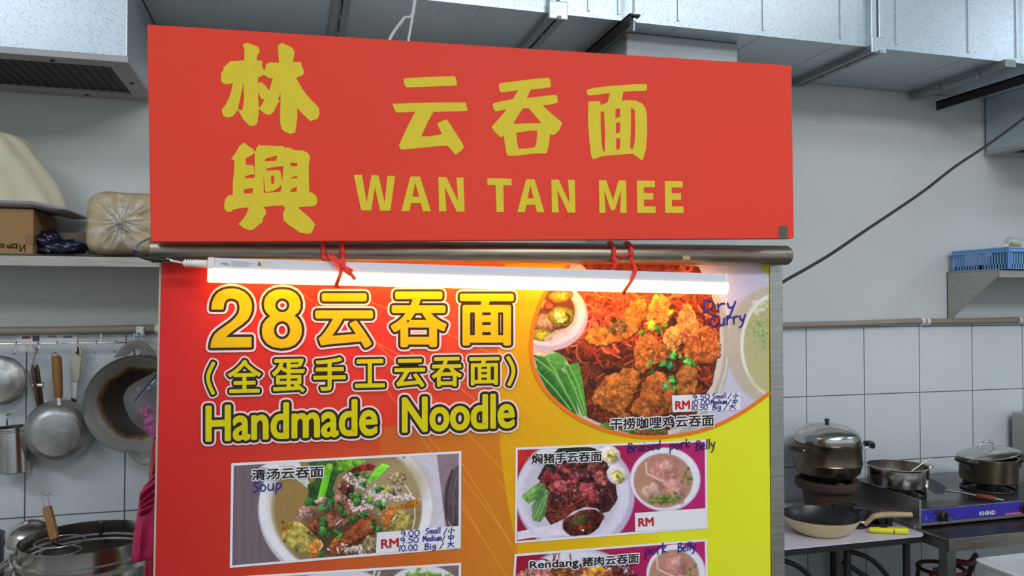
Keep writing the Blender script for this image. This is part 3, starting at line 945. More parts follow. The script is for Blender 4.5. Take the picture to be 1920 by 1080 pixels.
MB().box(prc.x - 0.004, prc.x + 0.004, PYc + pr * 0.945, PYc + pr * 0.965, CZ + 0.05, CZ + H_ - 0.005).build('seam', M['steel_bright'], t, smooth=0)
hl = []
for k in range(11):
    a = PI * k / 10
    hl.append((prc.x - pr * 0.985 - 0.008 * math.sin(a), PYc - 0.02 - 0.03 + 0.0 * k, CZ + H_ - 0.03 + 0.022 * math.cos(a)))
MB().tube(hl, 0.003, 8).build('side_handle', M['steel_bright'], t)
w0 = CZ + H_ * 0.5
MB().lathe((prc.x, PYc, w0), [(0, 0), (pr * 0.948, 0)], 48).build('broth', mat('cloudy_broth', (120, 112, 92), 0.1, var=0.1), t, smooth=0)

# strainer standing in the pot
bc = at_y(112, 1018, PYc - 0.02)
t = thing('noodle_strainer', 'noodle strainer with a wooden handle standing in the big pot', 'strainer', (bc.x, bc.y, bc.z - 0.1))
MB().tube([(bc.x + 0.058 * math.cos(a), bc.y + 0.058 * math.sin(a), bc.z + 0.004) for a in np.linspace(0, 2 * PI, 33)[:-1]], 0.0022, 8, closed=True).build('upper_ring', M['steel'], t)
bk = MB()
b0 = bc + Vector((0.002, 0, -0.022))
bk.lathe(b0, [(0.046, 0), (0.045, -0.03), (0.036, -0.065), (0.018, -0.08), (0, -0.082)], 32)
bk.build('wire_basket', mat('wire_mesh', (120, 120, 118), 0.4, 0.8, var=0.3, scale=140), t)
MB().tube([(b0.x + 0.047 * math.cos(a), b0.y + 0.047 * math.sin(a), b0.z) for a in np.linspace(0, 2 * PI, 33)[:-1]], 0.0026, 8, closed=True).build('basket_ring', M['steel'], t)
g0, g1 = at_y(103, 1012, PYc - 0.02), at_y(88, 950, PYc + 0.01)
MB().obox(g0, g1, 0.0215, 0.017, up=(0, 1, 0)).build('handle', M['wood'], t, smooth=0, bevel=0.004, seg=3)
for dx in (-0.007, 0.007):
    MB().tube([g0 + Vector((dx, 0, 0.004)), g0 + Vector((dx * 0.6, 0.004, -0.012)), b0 + Vector((dx, 0.04, 0.0))], 0.0025, 8).build('shank', M['steel_bright'], t)
for du, cu in ((-4.5, -1), (5.5, 1)):
    e0, e1 = at_y(88 + du, 951, PYc + 0.01), at_y(84 + du, 931, PYc + 0.012)
    e2 = e1 + Vector((cu * 0.002 - 0.001, 0, 0.007))
    MB().tube(catmull([e0, e1, e2, e2 + Vector((0.006, 0, 0.003)), e2 + Vector((0.010, 0, -0.001)), e2 + Vector((0.008, 0, -0.004))], 5), 0.0017, 8).build('wire_hook', M['steel_bright'], t)

# ladle leaning on the pot
lc = at_y(58, 1001, 2.505)
t = thing('soup_ladle', 'stainless ladle resting bowl upward-turned against the left of the noodle pot', 'ladle', lc)
t['label'] = 'stainless ladle with its round bowl turned over, left of the noodle pot'
LR = 0.064
lax = Vector((0.12, -0.25, 1)).normalized()
MB().lathe(lc - lax * 0.02, [(LR, 0), (LR * 0.97, 0.016), (LR * 0.82, 0.034), (LR * 0.5, 0.048), (0, 0.053), (0, 0.05), (LR * 0.48, 0.045), (LR * 0.79, 0.031), (LR * 0.94, 0.014), (LR * 0.97, 0)], 48, axis=lax).build('bowl', M['steel_bright'], t)
l0, l1 = at_y(40, 1034, 2.42), at_y(-40, 1098, 2.10)
MB().tube([l0, l0.lerp(l1, 0.5), l1], [0.0095, 0.010, 0.009], 14).build('handle', M['steel_bright'], t)
# dark cloth/handle mass behind the ladle
c = at_y(-10, 1030, 2.6)
t = thing('stock_pot', 'dark blackened stock pot behind the ladle at the lower left corner', 'pot', (c.x, 2.62, CZ))
cr = 0.085
hz = at_y(-10, 1014, 2.6).z - CZ
MB().lathe((c.x - 0.085, 2.66, CZ + 0.0005), [(0, 0), (cr, 0), (cr * 1.02, 0.01), (cr * 1.02, hz - 0.01), (cr * 1.05, hz), (cr * 0.98, hz), (cr * 0.96, 0.01), (0, 0.01)], 40).build('pot_body', M['bakelite'], t)
MB().lathe((c.x - 0.085, 2.66, CZ + hz), [(cr * 1.0, 0), (cr * 0.8, 0.012), (0, 0.018)], 40).build('lid', M['bakelite'], t)

# ------------------------------------------------------------------ bags hanging behind the left edge of the menu board
def bag_surface(outline_l, outline_r, y, depth, seed, fold, nv=48, nu=40):
    """cloth-like bag: outline_l/outline_r are world x over height samples [(z,x)]"""
    zl = np.array([p[0] for p in outline_l])[::-1]
    xl = np.array([p[1] for p in outline_l])[::-1]
    zr = np.array([p[0] for p in outline_r])[::-1]
    xr = np.array([p[1] for p in outline_r])[::-1]
    z0, z1 = max(zl[0], zr[0]), min(zl[-1], zr[-1])
    def fn(i, j):
        z = z0 + (z1 - z0) * j
        a = 2 * PI * i
        l, r_ = float(np.interp(z, zl, xl)), float(np.interp(z, zr, xr))
        c, h = (l + r_) / 2, (r_ - l) / 2
        f = fold * (math.sin(7 * a + 9 * z + seed) + 0.6 * math.sin(11 * a - 21 * z + 2 * seed))
        n_ = noise.noise(Vector((math.cos(a) * 1.3, math.sin(a) * 1.3 + seed, z * 9))) * fold * 1.4
        k = math.sin(PI * min(1, max(0, j))) ** 0.35
        return (c + math.cos(a) * h, y + math.sin(a) * (depth * (0.25 + 0.75 * k) + f + n_), z)
    m = MB()
    m.surf(fn, nu, nv, cu=True)
    return m
BY = 1.93
def wz(u, v):
    p = at_y(u, v, BY)
    return (p.z, p.x)
M['magenta'] = mat('magenta_plastic', (188, 34, 84), 0.42, var=0.12, scale=6, bump=0.35, bscale=30)
M['crimson'] = mat('crimson_plastic', (170, 26, 50), 0.42, var=0.12, scale=6, bump=0.35, bscale=30)
hangx = at_y(310, 800, 1.80).x
L_ = [wz(284, 812), wz(276, 850), wz(272, 895), wz(270, 960), wz(266, 1020), wz(262, 1110), wz(268, 1160)]
R_ = [wz(318, 812), wz(330, 850), wz(338, 895), wz(342, 960), wz(346, 1020), wz(346, 1110), wz(340, 1160)]
o = bag_surface(L_, R_, BY + 0.05, 0.03, 1.0, 0.006).build('plastic_bag', M['crimson'])
tag(o, 'crimson plastic bag hanging deepest behind the left edge of the menu board', 'plastic bag', 'pink bags behind the board')
L_ = [wz(294, 884), wz(270, 910), wz(262, 935), wz(258, 965), wz(252, 1000), wz(247, 1040), wz(246, 1050)]
R_ = [wz(314, 872), wz(326, 910), wz(330, 935), wz(332, 965), wz(335, 1000), wz(338, 1030), wz(338, 1050)]
t = thing('plastic_bag', 'bright magenta folded bag in front of the crimson one, left of the menu board', 'plastic bag', at_y(290, 1050, BY), 'pink bags behind the board')
bag_surface(L_, R_, BY - 0.01, 0.028, 2.3, 0.004).build('bag_body', M['magenta'], t)
fm = MB()
for k, (u0, v0, u1, v1, u2, v2) in enumerate(((262, 931, 285, 905, 310, 893), (263, 943, 285, 921, 310, 907), (264, 950, 285, 936, 310, 925), (262, 958, 288, 946, 312, 936))):
    rows = []
    for f in np.linspace(0, 1, 12):
        uu = (1 - f) ** 2 * u0 + 2 * f * (1 - f) * u1 + f * f * u2
        vv = (1 - f) ** 2 * v0 + 2 * f * (1 - f) * v1 + f * f * v2
        p = at_y(uu, vv, BY - 0.047 + 0.003 * k)
        rows.append((p + Vector((0, 0, 0.007)), p + Vector((0, -0.006, 0)), p + Vector((0, 0.003, -0.014))))
    vs = [q for r_ in rows for q in r_]
    fs = []
    for q in range(11):
        fs += [(q * 3, q * 3 + 1, q * 3 + 4, q * 3 + 3), (q * 3 + 1, q * 3 + 2, q * 3 + 5, q * 3 + 4)]
    fm.add(vs, fs)
fm.build('fold', M['magenta'], t, solid=0.001)

# clear bag with pink plastic inside
M['clearbag'] = mat('clear_plastic_film', (170, 172, 176), 0.12, var=0.04, scale=20, bump=0.8, bscale=24, alpha=0.2, spec=1.0)
M['pinkfilm'] = mat('pink_plastic_film', (196, 74, 150), 0.3, var=0.25, scale=18, bump=0.5, bscale=30)
t = thing('clear_plastic_bag', 'clear plastic bag holding pink film, poking out left of the menu board', 'plastic bag', at_y(285, 830, BY - 0.03))
# outline: px points on both edges from the tip
up = catmull([at_y(u, v, BY) for u, v in ((231, 742), (242, 725), (262, 712), (282, 702), (300, 692), (320, 684))], 5)
lo = catmull([at_y(u, v, BY) for u, v in ((231, 742), (236, 768), (250, 792), (270, 808), (290, 824), (320, 850))], 5)
n_ = min(len(up), len(lo))
def cb(i, j):
    k = int(round(j * (n_ - 1)))
    a_, b_ = up[k], lo[k]
    th = 2 * PI * i
    c = (a_ + b_) / 2
    hgt = (a_ - b_).length / 2
    d = (a_ - b_).normalized() if hgt > 1e-5 else Vector((0, 0, 1))
    y = 0.045 * (1 - (1 - j) ** 2)
    w = 1 + 0.12 * noise.noise(Vector((math.cos(th) * 2, math.sin(th) * 2, j * 5)))
    return c + d * (hgt * math.cos(th)) + Vector((0, y * math.sin(th) * w, 0))
MB().surf(cb, 40, n_, cu=True).build('bag_film', M['clearbag'], t, smooth=70)
pk = MB()
for (u, v, rx, rz, s) in ((276, 772, 0.012, 0.014, 1), (289, 785, 0.020, 0.018, 2), (303, 800, 0.03, 0.028, 5), (296, 815, 0.016, 0.012, 8)):
    p = at_y(u, v, BY)
    lump(pk, p, rx, 0.02, rz, s, 0.5, (24, 14))
pk.build('pink_film', M['pinkfilm'], t)
MB().tube([at_y(252, 752, BY - 0.04), at_y(275, 724, BY - 0.046), at_y(302, 692, BY - 0.046)], 0.0012, 6).build('blue_line', flat('blue_ink_line', (40, 44, 110)), t)

# ------------------------------------------------------------------ white folding table on the right
TT = at_y(1740, 1003, 2.335).z
TX1 = at_y(1741, 1003, 2.335).x
t = thing('folding_table', 'white topped folding table with a black edge and black legs, right of the menu board', 'table', (1.8, 2.6, 0))
def rrect(x0, x1, y0, y1, r, n=8):
    out = []
    for (cx, cy, a0) in ((x1 - r, y0 + r, -90), (x1 - r, y1 - r, 0), (x0 + r, y1 - r, 90), (x0 + r, y0 + r, 180)):
        for k in range(n + 1):
            a = R(a0 + 90 * k / n)
            out.append((cx + r * math.cos(a), cy + r * math.sin(a)))
    return out
tx0 = 1.585
M['laminate'] = mat('lilac_white_laminate', (208, 202, 214), 0.4, var=0.03, scale=5)
MB().prism([(x, y, TT - 0.004) for x, y in rrect(tx0, TX1, 2.335, 2.87, 0.04)], (0, 0, 0.004)).build('table_top', M['laminate'], t, smooth=0)
MB().prism([(x, y, TT - 0.026) for x, y in rrect(tx0 + 0.002, TX1 - 0.002, 2.337, 2.868, 0.04)], (0, 0, 0.0215)).build('edge_band', M['black'], t, smooth=0)
for lx in (1.63, TX1 - 0.30, TX1 - 0.04):
    for ly in (2.40, 2.81):
        MB().tube([(lx, ly, TT - 0.027), (lx, ly, 0.0)], 0.013, 12).build('leg', M['black'], t)
for lx in (1.63, TX1 - 0.30):
    MB().tube([(lx, 2.40, 0.2), (lx, 2.81, 0.2)], 0.010, 10).build('cross_bar', M['black'], t)
    MB().tube([(lx, 2.42, TT - 0.10), (lx + 0.24, 2.42, TT - 0.25), (lx + 0.30, 2.42, TT - 0.32)], 0.010, 10).build('folding_stay', M['black'], t)
    MB().tube(catmull([(lx + 0.02, 2.42, TT - 0.06), (lx + 0.12, 2.42, TT - 0.10), (lx + 0.20, 2.42, TT - 0.18), (lx + 0.27, 2.42, TT - 0.30)], 5), 0.009, 10).build('folding_stay', M['black'], t)

# cream frying pan
fp = at_z(1541, 1002, TT)
fy = 2.47
rimc = at_y(1538, 966, fy)
FR = (at_y(1611, 966, fy) - at_y(1538, 966, fy)).length * 0.80
t = thing('cream_frying_pan', 'cream coloured frying pan with a black inside and beige handle on the white table', 'frying pan', (rimc.x, fy, TT))
hh = rimc.z - TT
M['cream'] = mat('cream_enamel', (222, 204, 160), 0.35, var=0.03, scale=6, coat=0.2)
M['nonstick'] = mat('black_nonstick', (34, 34, 36), 0.35, var=0.1)
MB().lathe((rimc.x, fy, TT + 0.0005), [(0, 0), (FR * 0.58, 0), (FR * 0.66, 0.006), (FR * 0.83, hh * 0.38), (FR * 0.96, hh * 0.78), (FR, hh)], 72).build('pan_body', M['cream'], t)
MB().lathe((rimc.x, fy, TT + 0.0005), [(FR, hh), (FR * 0.985, hh + 0.002), (FR * 0.97, hh - 0.002), (FR * 0.93, hh * 0.78), (FR * 0.8, hh * 0.4), (FR * 0.6, 0.009), (0, 0.008)], 72).build('pan_inside', M['nonstick'], t)
a0, a1, a2, a3, a4 = at_y(1612, 978, fy), at_y(1622, 980, fy - 0.01), at_y(1638, 970, fy - 0.03), at_y(1662, 965, fy - 0.05), at_y(1710, 965, fy - 0.09)
MB().tube([a0, a1], 0.0075, 12).build('ferrule', M['steel_bright'], t)
MB().tube(catmull([a1 + Vector((-0.003, 0, -0.006)), a1.lerp(a2, 0.6), a2 + Vector((0, 0, 0.003)), a3, a4], 6), [0.0105] * 12 + [0.0125] * 9 + [0.0115] * 3 + [0.0105], 14, flat=0.85).build('handle', M['wood_pale'], t)

# yellow gas lighter
y0 = at_z(1628, 992, TT)
t = thing('yellow_lighter', 'bright yellow plastic handled tool lying on the white table beside the cream pan', 'lighter', at_z(1663, 994, TT))
ya, yb = at_z(1628, 993, TT + 0.012), at_z(1702, 996, TT + 0.012)
M['yellow'] = mat('yellow_plastic', (226, 218, 20), 0.4, var=0.04)
dd = (yb - ya)
MB().tube([ya, ya + dd * 0.06, ya + dd * 0.25, ya + dd * 0.6, ya + dd * 0.97, yb], [0.006, 0.010, 0.0115, 0.012, 0.0125, 0.011], 14, flat=0.95).build('handle', M['yellow'], t)
MB().obox(ya + dd * 0.30 + Vector((0, 0, 0.011)), ya + dd * 0.48 + Vector((0, 0, 0.011)), 0.008, 0.005).build('trigger', M['dark'], t, smooth=0, bevel=0.001)
MB().obox(ya + dd * 0.59 + Vector((0, -0.0122, 0)), ya + dd * 0.605 + Vector((0, -0.0122, 0)), 0.003, 0.014).build('slot', M['dark'], t, smooth=0)

# clay burner with steamer pot
cb_ = at_y(1552, 960, 2.70)
t = thing('clay_stove', 'dark brown clay charcoal stove under the steamer pot on the white table', 'stove', (cb_.x, 2.70, TT))
sr = (at_y(1614, 905, 2.70) - at_y(1552, 905, 2.70)).length * 0.77
bzt = at_y(1552, 897, 2.70).z
hb_ = bzt - TT
M['clay'] = mat('dark_brown_clay', (66, 50, 44), 0.75, var=0.2, scale=14, bump=0.2)
MB().lathe((cb_.x, 2.70, TT + 0.0005), [(0, 0), (sr * 0.68, 0), (sr * 0.70, 0.01), (sr * 0.76, hb_ * 0.55), (sr * 0.80, hb_ * 0.66), (sr * 0.98, hb_ * 0.74), (sr * 1.02, hb_ * 0.80), (sr * 1.0, hb_ * 0.98), (sr * 0.92, hb_), (sr * 0.75, hb_ * 0.95), (sr * 0.6, hb_ * 0.6), (0, hb_ * 0.5)], 56).build('stove_body', M['clay'], t)
MB().box(cb_.x - 0.045, cb_.x + 0.045, 2.70 - sr * 0.80, 2.70 - sr * 0.6, TT + 0.02, TT + hb_ * 0.4).build('fire_door', M['dark'], t, smooth=0, bevel=0.004)
for a in (20, 140, 260):
    MB().box(cb_.x + sr * 0.83 * math.cos(R(a)) - 0.012, cb_.x + sr * 0.83 * math.cos(R(a)) + 0.012, 2.70 + sr * 0.83 * math.sin(R(a)) - 0.012, 2.70 + sr * 0.83 * math.sin(R(a)) + 0.012, bzt - 0.012, bzt + 0.004).build('pot_rest', M['clay'], t, smooth=0, bevel=0.003)
PB = bzt + 0.0045
py = 2.70
rim_z = at_y(1553, 829, py).z
prr = (at_y(1621, 845, py) - at_y(1487, 845, py)).length / 2 * 0.78
h2 = rim_z - PB
M['pot_brown'] = mat('heat_stained_stainless', (108, 96, 82), 0.28, 0.95, var=0.2, scale=10, rvar=0.1)
t = thing('steamer_pot', 'stained stainless steamer pot with a domed lid and two black handles on the clay stove', 'pot', (cb_.x, py, PB))
sb = h2 * 0.44
MB().lathe((cb_.x, py, PB), [(0, 0), (prr * 0.5, 0), (prr * 0.78, 0.010), (prr * 0.93, sb * 0.45), (prr * 0.97, sb * 0.8), (prr * 1.0, sb - 0.003), (prr * 1.012, sb), (prr * 1.0, sb + 0.004)], 64).build('lower_pot', M['pot_brown'], t)
MB().lathe((cb_.x, py, PB), [(prr * 1.0, sb + 0.004), (prr * 0.985, sb + 0.012), (prr * 0.99, h2 - 0.012), (prr * 1.02, h2 - 0.004), (prr * 1.03, h2), (prr * 0.96, h2), (prr * 0.94, sb), (0, sb)], 64).build('steamer_tier', M['pot_brown'], t)
lz = rim_z
lt = at_y(1553, 793, py).z - lz
MB().lathe((cb_.x, py, lz + 0.001), [(prr * 0.93, -0.006), (prr * 0.955, 0.002), (prr * 0.95, 0.026), (prr * 0.93, 0.036), (prr * 0.86, 0.046), (prr * 0.6, lt * 0.84), (prr * 0.3, lt * 0.96), (0, lt)], 64).build('lid', M['steel_bright'], t)
MB().lathe((cb_.x, py, lz + lt), [(0, 0), (0.007, 0), (0.008, 0.006), (0.010, 0.014), (0.008, 0.018), (0, 0.019)], 20).build('lid_knob', M['bakelite'], t)
for sgn in (-1, 1):
    th = R(-12) if sgn > 0 else R(192)
    d = Vector((math.cos(th), math.sin(th), 0))
    s = Vector((-d.y, d.x, 0))
    base = Vector((cb_.x, py, h2 * 0.80 + PB)) + d * prr
    MB().tube(catmull([base - s * 0.02, base + d * 0.022 - s * 0.025 + Vector((0, 0, 0.010)), base + d * 0.045 - s * 0.018 + Vector((0, 0, 0.016))], 5), 0.003, 8).build('handle_wire', M['steel_bright'], t)
    MB().tube(catmull([base + s * 0.02, base + d * 0.022 + s * 0.025 + Vector((0, 0, 0.010)), base + d * 0.045 + s * 0.018 + Vector((0, 0, 0.016))], 5), 0.003, 8).build('handle_wire', M['steel_bright'], t)
    MB().tube(catmull([base + d * 0.040 - s * 0.030 + Vector((0, 0, 0.016)), base + d * 0.050 - s * 0.012 + Vector((0, 0, 0.020)), base + d * 0.050 + s * 0.012 + Vector((0, 0, 0.020)), base + d * 0.040 + s * 0.030 + Vector((0, 0, 0.016))], 5), 0.0115, 12).build('handle_grip', M['bakelite'], t)

# black burner valve beside the clay stove, on the white table
bx = at_y(1640, 950, 2.47)
t = thing('gas_burner', 'black iron gas burner with valve lying behind the beige pan handle', 'burner', (bx.x, 2.47, TT))
MB().box(bx.x - 0.085, bx.x + 0.075, 2.46, 2.52, TT + 0.0005, TT + 0.012).build('base_plate', M['black'], t, smooth=0, bevel=0.003)
MB().tube(catmull([(bx.x - 0.08, 2.50, TT + 0.07), (bx.x - 0.03, 2.49, TT + 0.062), (bx.x + 0.03, 2.48, TT + 0.040), (bx.x + 0.07, 2.48, TT + 0.022)], 6), 0.014, 12).build('gas_tube', M['black'], t)
for dx, zz, r_ in ((-0.06, 0.05, 0.022), (-0.02, 0.045, 0.020), (0.025, 0.032, 0.018), (0.06, 0.024, 0.014)):
    MB().lathe((bx.x + dx, 2.455, TT + zz), [(0, 0), (r_, 0.004), (r_, 0.03), (r_ * 0.7, 0.05), (0, 0.055)], 16, axis=(0, 1, 0)).build('valve_knob', M['black'], t)
MB().box(bx.x - 0.085, bx.x - 0.075, 2.48, 2.51, TT + 0.01, TT + 0.07).build('stand', M['black'], t, smooth=0)
ts = thing('wooden_spatula', 'brown wooden handled tool lying behind the cream pan handle', 'spatula', at_z(1625, 978, TT))
s0, s1 = at_z(1612, 978, TT + 0.008), at_z(1640, 972, TT + 0.008)
MB().tube([s0, s1], [0.007, 0.008], 12).build('handle', M['wood_dark'], ts)
s0, s1 = at_z(1698, 973, TT + 0.006), at_z(1716, 990, TT + 0.006)
tag(MB().tube([s0, s0.lerp(s1, .5), s1], 0.0045, 8).build('steel_rod', M['steel_bright']), 'short steel rod lying against the stove side plate', 'rod')

# ------------------------------------------------------------------ stainless stove table and gas stove
SY = 2.25
STZ = at_y(1735, 1016, SY).z
sx0 = at_y(1720, 1016, SY).x
sx0 = max(sx0, TX1 + 0.004)
t = thing('stove_table', 'stainless table with a dark top carrying the gas stove, lower right', 'table', (3.0, 2.5, 0))
b = MB()
b.box(sx0, 4.3, SY, SY + 0.004, STZ - 0.045, STZ)
b.box(sx0, 4.3, 2.864, 2.868, STZ - 0.045, STZ)
b.box(sx0, sx0 + 0.004, SY, 2.868, STZ - 0.045, STZ)
b.box(sx0, 4.3, SY + 0.004, 2.864, STZ - 0.012, STZ - 0.008)
b.build('table_frame', M['steel_h'], t, smooth=0, bevel=0.001)
MB().box(sx0 + 0.004, 4.3, SY + 0.004, 2.864, STZ - 0.008, STZ + 0.001).build('table_mat', mat('greasy_black_mat', (30, 28, 29), 0.35, var=0.3, scale=9), t, smooth=0)
for (lx, ly) in ((sx0 + 0.02, SY + 0.025), (4.27, SY + 0.025), (sx0 + 0.02, 2.84), (4.27, 2.84)):
    MB().box(lx - 0.019, lx + 0.019, ly - 0.019, ly + 0.019, 0, STZ - 0.045).build('leg', M['steel'], t, smooth=0)

GY = 2.38
gx0 = at_y(1724, 970, GY).x
gx1 = gx0 + 0.72
gz0 = at_y(1730, 988, GY).z
gz1 = at_y(1724, 954, GY).z
gb = 2.862
t = thing('gas_stove', 'two burner gas stove with a purple blue front panel and black knobs', 'gas stove', ((gx0 + gx1) / 2, 2.6, gz0))
M['purple'] = mat('indigo_enamel', (56, 46, 160), 0.3, var=0.14, scale=5)
M['stovetop'] = mat('dark_smoky_glass', (52, 50, 50), 0.22, var=0.3, scale=6, rvar=0.1)
MB().box(gx0, gx1, GY + 0.004, gb, gz0, gz1 - 0.004).build('stove_body', M['steel_h'], t, smooth=0, bevel=0.003)
MB().box(gx0 + 0.002, gx1 - 0.002, GY, GY + 0.0035, gz0 + 0.014, gz1 - 0.006).build('front_panel', M['purple'], t, smooth=0, bevel=0.001)
MB().box(gx0, gx1, GY + 0.002, gb, gz1 - 0.0038, gz1).build('glass_top', M['stovetop'], t, smooth=0, bevel=0.002)
gd = MB()
gd.box(gx0 - 0.003, gx0 - 0.0005, GY - 0.004, 2.70, gz0 - 0.004, at_y(1722, 936, GY).z)
gd.box(gx0 - 0.006, gx0 + 0.0025, GY - 0.006, GY - 0.003, gz0 - 0.004, at_y(1722, 936, GY).z)
gd.build('side_guard', M['steel'], t, smooth=0)
for fx in (gx0 + 0.05, gx1 - 0.05):
    for fy_ in (GY + 0.05, gb - 0.05):
        MB().lathe((fx, fy_, STZ + 0.001), [(0, 0), (0.015, 0), (0.015, gz0 - STZ - 0.001), (0, gz0 - STZ - 0.001)], 12).build('foot', M['bakelite'], t)
for u in (1764, 1921):
    kc = at_y(u, 969 if u < 1800 else 954, GY)
    kc.z = (gz0 + gz1) / 2 + 0.004
    kb = MB().lathe((kc.x, GY, kc.z), [(0.024, 0), (0.024, 0.004), (0.018, 0.006), (0.017, 0.022), (0.014, 0.025), (0, 0.025)], 28, axis=(0, -1, 0)).build('knob', M['bakelite'], t)
    MB().box(kc.x - 0.004, kc.x + 0.004, GY - 0.034, GY - 0.02, kc.z - 0.017, kc.z + 0.017).build('knob_grip', M['bakelite'], kb, smooth=0, bevel=0.002)
pk = flat('pink_ink', (200, 96, 140))
q = at_y(1885, 966, GY)
MB().box(q.x, gx1 - 0.004, GY - 0.0004, GY + 0.001, gz0 + 0.0145, gz0 + 0.022).build('printed_stripe', pk, t, smooth=0)
sw = MB()
for k in range(22):
    u, v = random.uniform(1726, 1812), random.uniform(966, 982)
    p = at_y(u, v, GY - 0.0005)
    if gz0 + 0.016 < p.z < gz1 - 0.01:
        r_ = random.uniform(0.001, 0.005)
        sw.add([(p.x + r_ * math.cos(a) * 1.3, p.y, p.z + r_ * math.sin(a)) for a in np.linspace(0, 2 * PI, 9)[:-1]], [tuple(range(8))])
sw.build('printed_flowers', flat('cyan_ink', (52, 128, 190)), t, smooth=0)
def burner(x, y):
    MB().lathe((x, y, gz1), [(0, 0), (0.075, 0), (0.075, 0.004), (0.045, 0.006), (0.045, 0.02), (0.03, 0.026), (0, 0.026)], 32).build('burner_head', M['black'], t)
    for k in range(5):
        a = 2 * PI * k / 5 + 0.3
        d = Vector((math.cos(a), math.sin(a), 0))
        MB().obox(Vector((x, y, gz1 + 0.031)) + d * 0.035, Vector((x, y, gz1 + 0.031)) + d * 0.10, 0.006, 0.008).build('pan_support', M['black'], t, smooth=0)
    MB().tube([(x + 0.10 * math.cos(a), y + 0.10 * math.sin(a), gz1 + 0.005) for a in np.linspace(0, 2 * PI, 33)[:-1]], 0.005, 8, closed=True).build('trivet_ring', M['black'], t)
    for k in range(5):
        a = 2 * PI * k / 5 + 0.3
        MB().tube([(x + 0.10 * math.cos(a), y + 0.10 * math.sin(a), gz1 + 0.005), (x + 0.10 * math.cos(a), y + 0.10 * math.sin(a), gz1 + 0.033)], 0.004, 8).build('trivet_post', M['black'], t)
GT = gz1 + 0.0355
p1c = at_z(1683, 921, GT)
b1y = 2.60
b1x = at_y(1683, 900, b1y).x
b2y = 2.56
b2x = at_y(1853, 900, b2y).x
burner(b1x, b1y)
burner(b2x, b2y)

def potz(x, y, v, u):
    return at_y(u, v, y).z
r1 = (at_y(1744, 880, b1y) - at_y(1622, 880, b1y)).length / 2 * 0.73
z1 = at_y(1683, 872, b1y).z
t = thing('sauce_pot', 'open stainless pot on the left burner of the gas stove', 'pot', (b1x, b1y, GT))
hh = z1 - GT
MB().lathe((b1x, b1y, GT), [(0, 0), (r1 * 0.94, 0), (r1 * 0.98, 0.006), (r1 * 0.985, hh - 0.008), (r1 * 1.03, hh - 0.002), (r1 * 1.03, hh), (r1 * 0.97, hh), (r1 * 0.955, 0.008), (0, 0.007)], 64).build('pot_body', M['steel_bright'], t)
MB().lathe((b1x, b1y, GT + hh * 0.55), [(0, 0), (r1 * 0.958, 0)], 48).build('sauce', mat('dark_sauce', (84, 66, 46), 0.2, var=0.2), t, smooth=0)
MB().tube(catmull([(b1x + r1, b1y - 0.02, GT + hh - 0.012), (b1x + r1 + 0.03, b1y - 0.03, GT + hh - 0.008), (b1x + r1 + 0.032, b1y + 0.03, GT + hh - 0.008), (b1x + r1, b1y + 0.02, GT + hh - 0.012)], 5), 0.004, 8).build('side_handle', M['steel_bright'], t)
MB().tube([(b1x + r1 * 0.55, b1y, GT + hh * 0.6), (b1x + r1 * 1.02, b1y - 0.01, GT + hh + 0.005), (b1x + r1 * 1.3, b1y - 0.015, GT + hh + 0.022)], 0.003, 8).build('ladle_shank', M['steel_bright'], t)

r2 = (at_y(1912, 880, b2y) - at_y(1797, 880, b2y)).length / 2 * 0.69
z2 = at_y(1853, 856, b2y).z
t = thing('lidded_pot', 'stainless pot with a tilted lid and dark handles on the right burner', 'pot', (b2x, b2y, GT))
hh = z2 - GT
M['pot_stain'] = mat('brown_stained_stainless', (170, 156, 132), 0.25, 0.95, var=0.3, scale=9, rvar=0.1)
MB().lathe((b2x, b2y, GT), [(0, 0), (r2 * 0.90, 0), (r2 * 0.96, 0.008), (r2 * 0.985, hh - 0.008), (r2 * 1.03, hh - 0.002), (r2 * 1.03, hh), (r2 * 0.97, hh), (r2 * 0.955, 0.008), (0, 0.007)], 64).build('pot_body', M['pot_stain'], t)
lax = Vector((-0.16, 0.06, 1)).normalized()
lc_ = Vector((b2x, b2y, GT + hh + 0.014))
MB().lathe(lc_, [(r2 * 1.06, -0.003), (r2 * 1.06, 0.001), (r2 * 0.98, 0.006), (r2 * 0.7, 0.015), (0, 0.020), (0, 0.017), (r2 * 0.95, 0.002)], 56, axis=lax).build('lid', M['steel_bright'], t)
lt_ = lc_ + lax * 0.018
MB().tube(catmull([lt_ + Vector((-0.04, 0, 0.006)), lt_ + Vector((-0.03, 0, 0.024)), lt_ + Vector((0, 0, 0.031)), lt_ + Vector((0.03, 0, 0.020)), lt_ + Vector((0.04, 0, -0.006))], 5), 0.004, 10).build('lid_handle', M['steel_bright'], t)
for sgn in (-1, 1):
    base = Vector((b2x + sgn * r2 * 1.0, b2y - 0.015, GT + hh - 0.018))
    gp = MB()
    gp.tube(catmull([base + Vector((0, 0.035, 0.006)), base + Vector((sgn * 0.034, 0.028, 0.014)), base + Vector((sgn * 0.044, 0, 0.016)), base + Vector((sgn * 0.034, -0.028, 0.014)), base + Vector((0, -0.035, 0.006))], 5), 0.011, 12)
    gp.build('handle_grip', M['bakelite'], t)
    MB().tube(catmull([base + Vector((sgn * 0.02, -0.01, 0.004)), base + Vector((sgn * 0.025, -0.012, -0.022)), base + Vector((-sgn * 0.002, -0.008, -0.030))], 5), 0.007, 10).build('handle_bracket', M['bakelite'], t)

